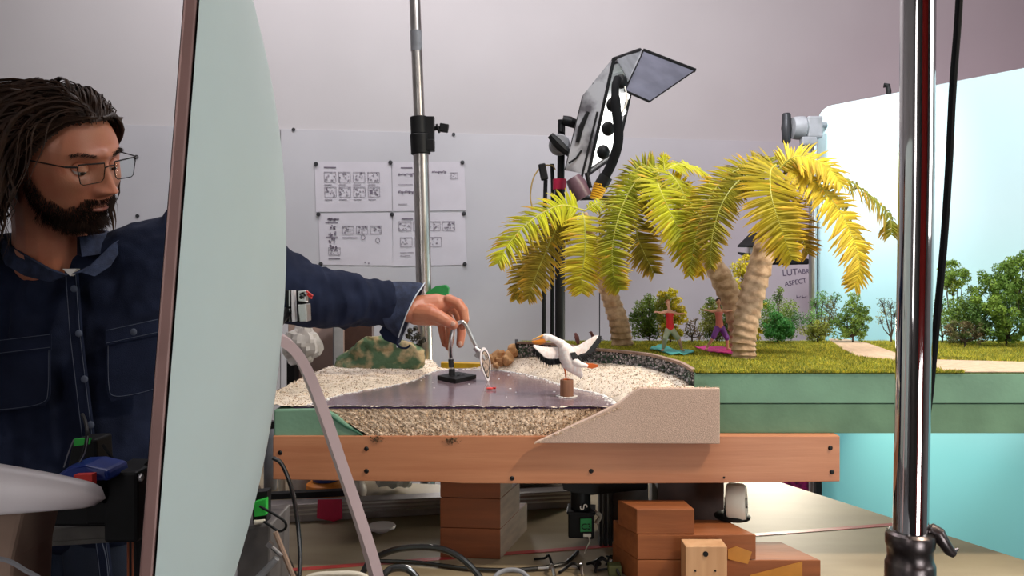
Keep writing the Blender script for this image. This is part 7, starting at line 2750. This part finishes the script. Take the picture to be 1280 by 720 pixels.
def figure(label, dd, head, hairm, neck, sh_l, sh_r, hand_l, hand_r, elb_l, elb_r, hip, kn_l, kn_r, ft_l, ft_r, topm, legm, legcut, hairf):
    uu = dd / F
    Z = lambda p, o=0: P(p[0], p[1], dd + o)
    base = Z(((ft_l[0] + ft_r[0]) / 2, ft_l[1]))
    t = thing('yoga_figure', label, 'figurine', (base.x, dd, ZG), 'model people doing yoga')
    b = M()
    b.ell(Z(head), (3.0 * uu, 3.4 * uu, 4.0 * uu), None, 16, 12)
    b.ell(Z((head[0], head[1] + .6), -3.3 * uu), (.5 * uu, .8 * uu, .8 * uu), None, 8, 6)
    b.caps([Z(head), Z(neck), Z(((sh_l[0] + sh_r[0]) / 2, sh_l[1] + 1))], [1.8 * uu, 1.7 * uu, 2.4 * uu], 10)
    cs_ = ((sh_l[0] + sh_r[0]) / 2, (sh_l[1] + sh_r[1]) / 2)
    b.caps([Z(sh_l), Z(cs_), Z(sh_r)], [2.1 * uu, 2.8 * uu, 2.1 * uu], 10)
    for s, (sh__, el, hn) in ((-1, (sh_l, elb_l, hand_l)), (1, (sh_r, elb_r, hand_r))):
        b.caps([Z(sh__), Z(el, -.003), Z(hn, -.002)], [2.0 * uu, 1.5 * uu, 1.05 * uu], 10)
        b.caps([Z(hn, -.002), Z((hn[0] + s * 2.4, hn[1] + .3), -.002)], [1.15 * uu, .9 * uu], 8)
        for k in range(4):
            b.tube([Z((hn[0] + s * 2.2, hn[1] - .8 + k * .55), -.002), Z((hn[0] + s * 4.3, hn[1] - .9 + k * .65), -.002)], [.30 * uu, .2 * uu], 5)
        b.tube([Z((hn[0] + s * 1.0, hn[1] - .8), -.002), Z((hn[0] + s * 2.2, hn[1] - 2.1), -.003)], [.35 * uu, .22 * uu], 5)
    mid = ((cs_[0] + hip[0]) / 2, (cs_[1] + hip[1]) / 2 + 1)
    b.caps([Z(cs_), Z(mid), Z(hip)], [4.0 * uu, 3.8 * uu, 4.4 * uu], 14)
    hl_, hr_ = (hip[0] - 2.6, hip[1] + 2), (hip[0] + 2.6, hip[1] + 2)
    for h__, kn, ft, sg in ((hl_, kn_l, ft_l, -1), (hr_, kn_r, ft_r, 1)):
        foot = P(ft[0], ft[1], dd)
        foot.z = ZG + .0055
        b.caps([Z(h__), Z(kn, -.006), foot + Vector((0, 0, .003))], [3.6 * uu, 2.6 * uu, 1.4 * uu], 12)
        b.caps([foot, foot + Vector((sg * 2.6 * uu, -.004, -.001))], [1.5 * uu, 1.1 * uu], 8)
    b.obj('body', 'miniskin', t, voxel=.00075, smoothmod=2)
    c = M()
    c.caps([Z((cs_[0], cs_[1] + 2.5)), Z(mid), Z((hip[0], hip[1] + .5))], [4.5 * uu, 4.3 * uu, 5.0 * uu], 14)
    c.caps([Z((sh_l[0] + 1.3, sh_l[1] - .4)), Z((cs_[0] - 1.5, cs_[1] + 5))], [1.9 * uu, 3 * uu], 10)
    c.caps([Z((sh_r[0] - 1.3, sh_r[1] - .4)), Z((cs_[0] + 1.5, cs_[1] + 5))], [1.9 * uu, 3 * uu], 10)
    c.obj('vest', topm, t, voxel=.0009, smoothmod=3)
    c = M()
    c.caps([Z((hip[0] - 1, hip[1] + 1.5)), Z((hip[0] + 1, hip[1] + 1.5))], [4.8 * uu, 4.8 * uu], 14)
    for h__, kn, ft, cut in ((hl_, kn_l, ft_l, legcut[0]), (hr_, kn_r, ft_r, legcut[1])):
        a_, b2 = Z(h__), Z(kn, -.006)
        foot = P(ft[0], ft[1], dd)
        if cut <= 1:
            c.caps([a_, a_.lerp(b2, cut)], [4.2 * uu, (4.2 - 1.0 * cut) * uu], 12)
        else:
            c.caps([a_, b2, b2.lerp(foot, cut - 1)], [4.1 * uu, 3.2 * uu, 2.6 * uu], 12)
    c.obj('leggings', legm, t, voxel=.0009, smoothmod=3)
    h = M()
    for q in hairf:
        h.ell(Z((head[0] + q[0], head[1] + q[1]), q[2] * uu), q[3] * uu, None, 12, 8, rough=.2)
    h.obj('hair', hairm, t, voxel=.0008)
    return t


figure('tiny figure in a red vest and sage shorts, arms stretched, on the teal mat', 1.578, (835, 379), 'ginger', (836, 385), (831, 390), (843, 391), (821, 390), (853, 392), (826, 391), (848, 392.5),
       (837.5, 411), (831.5, 423), (848.5, 424), (829, 437), (852, 440), 'redtop', 'sage', (1.75, .9), [(0, -1.6, .6, 3.2), (.3, -.6, 1.8, 3.0)])
figure('tiny figure in a coral top and purple leggings, arms stretched, on the magenta mat', 1.60, (898, 377), 'minihair', (898.5, 382), (893, 389), (904, 389), (883, 387.5), (912, 388.5), (888, 389), (908, 389.5),
       (899.5, 408), (892, 421), (908.5, 422), (884, 434), (909.5, 438.5), 'coral', 'purple', (1.1, 1.1), [(0, -1.4, .6, 3.5), (.2, 0, 1.9, 3.3), (2.2, 5, 1.6, 1.5), (2.6, 8, 1.5, 1.2)])
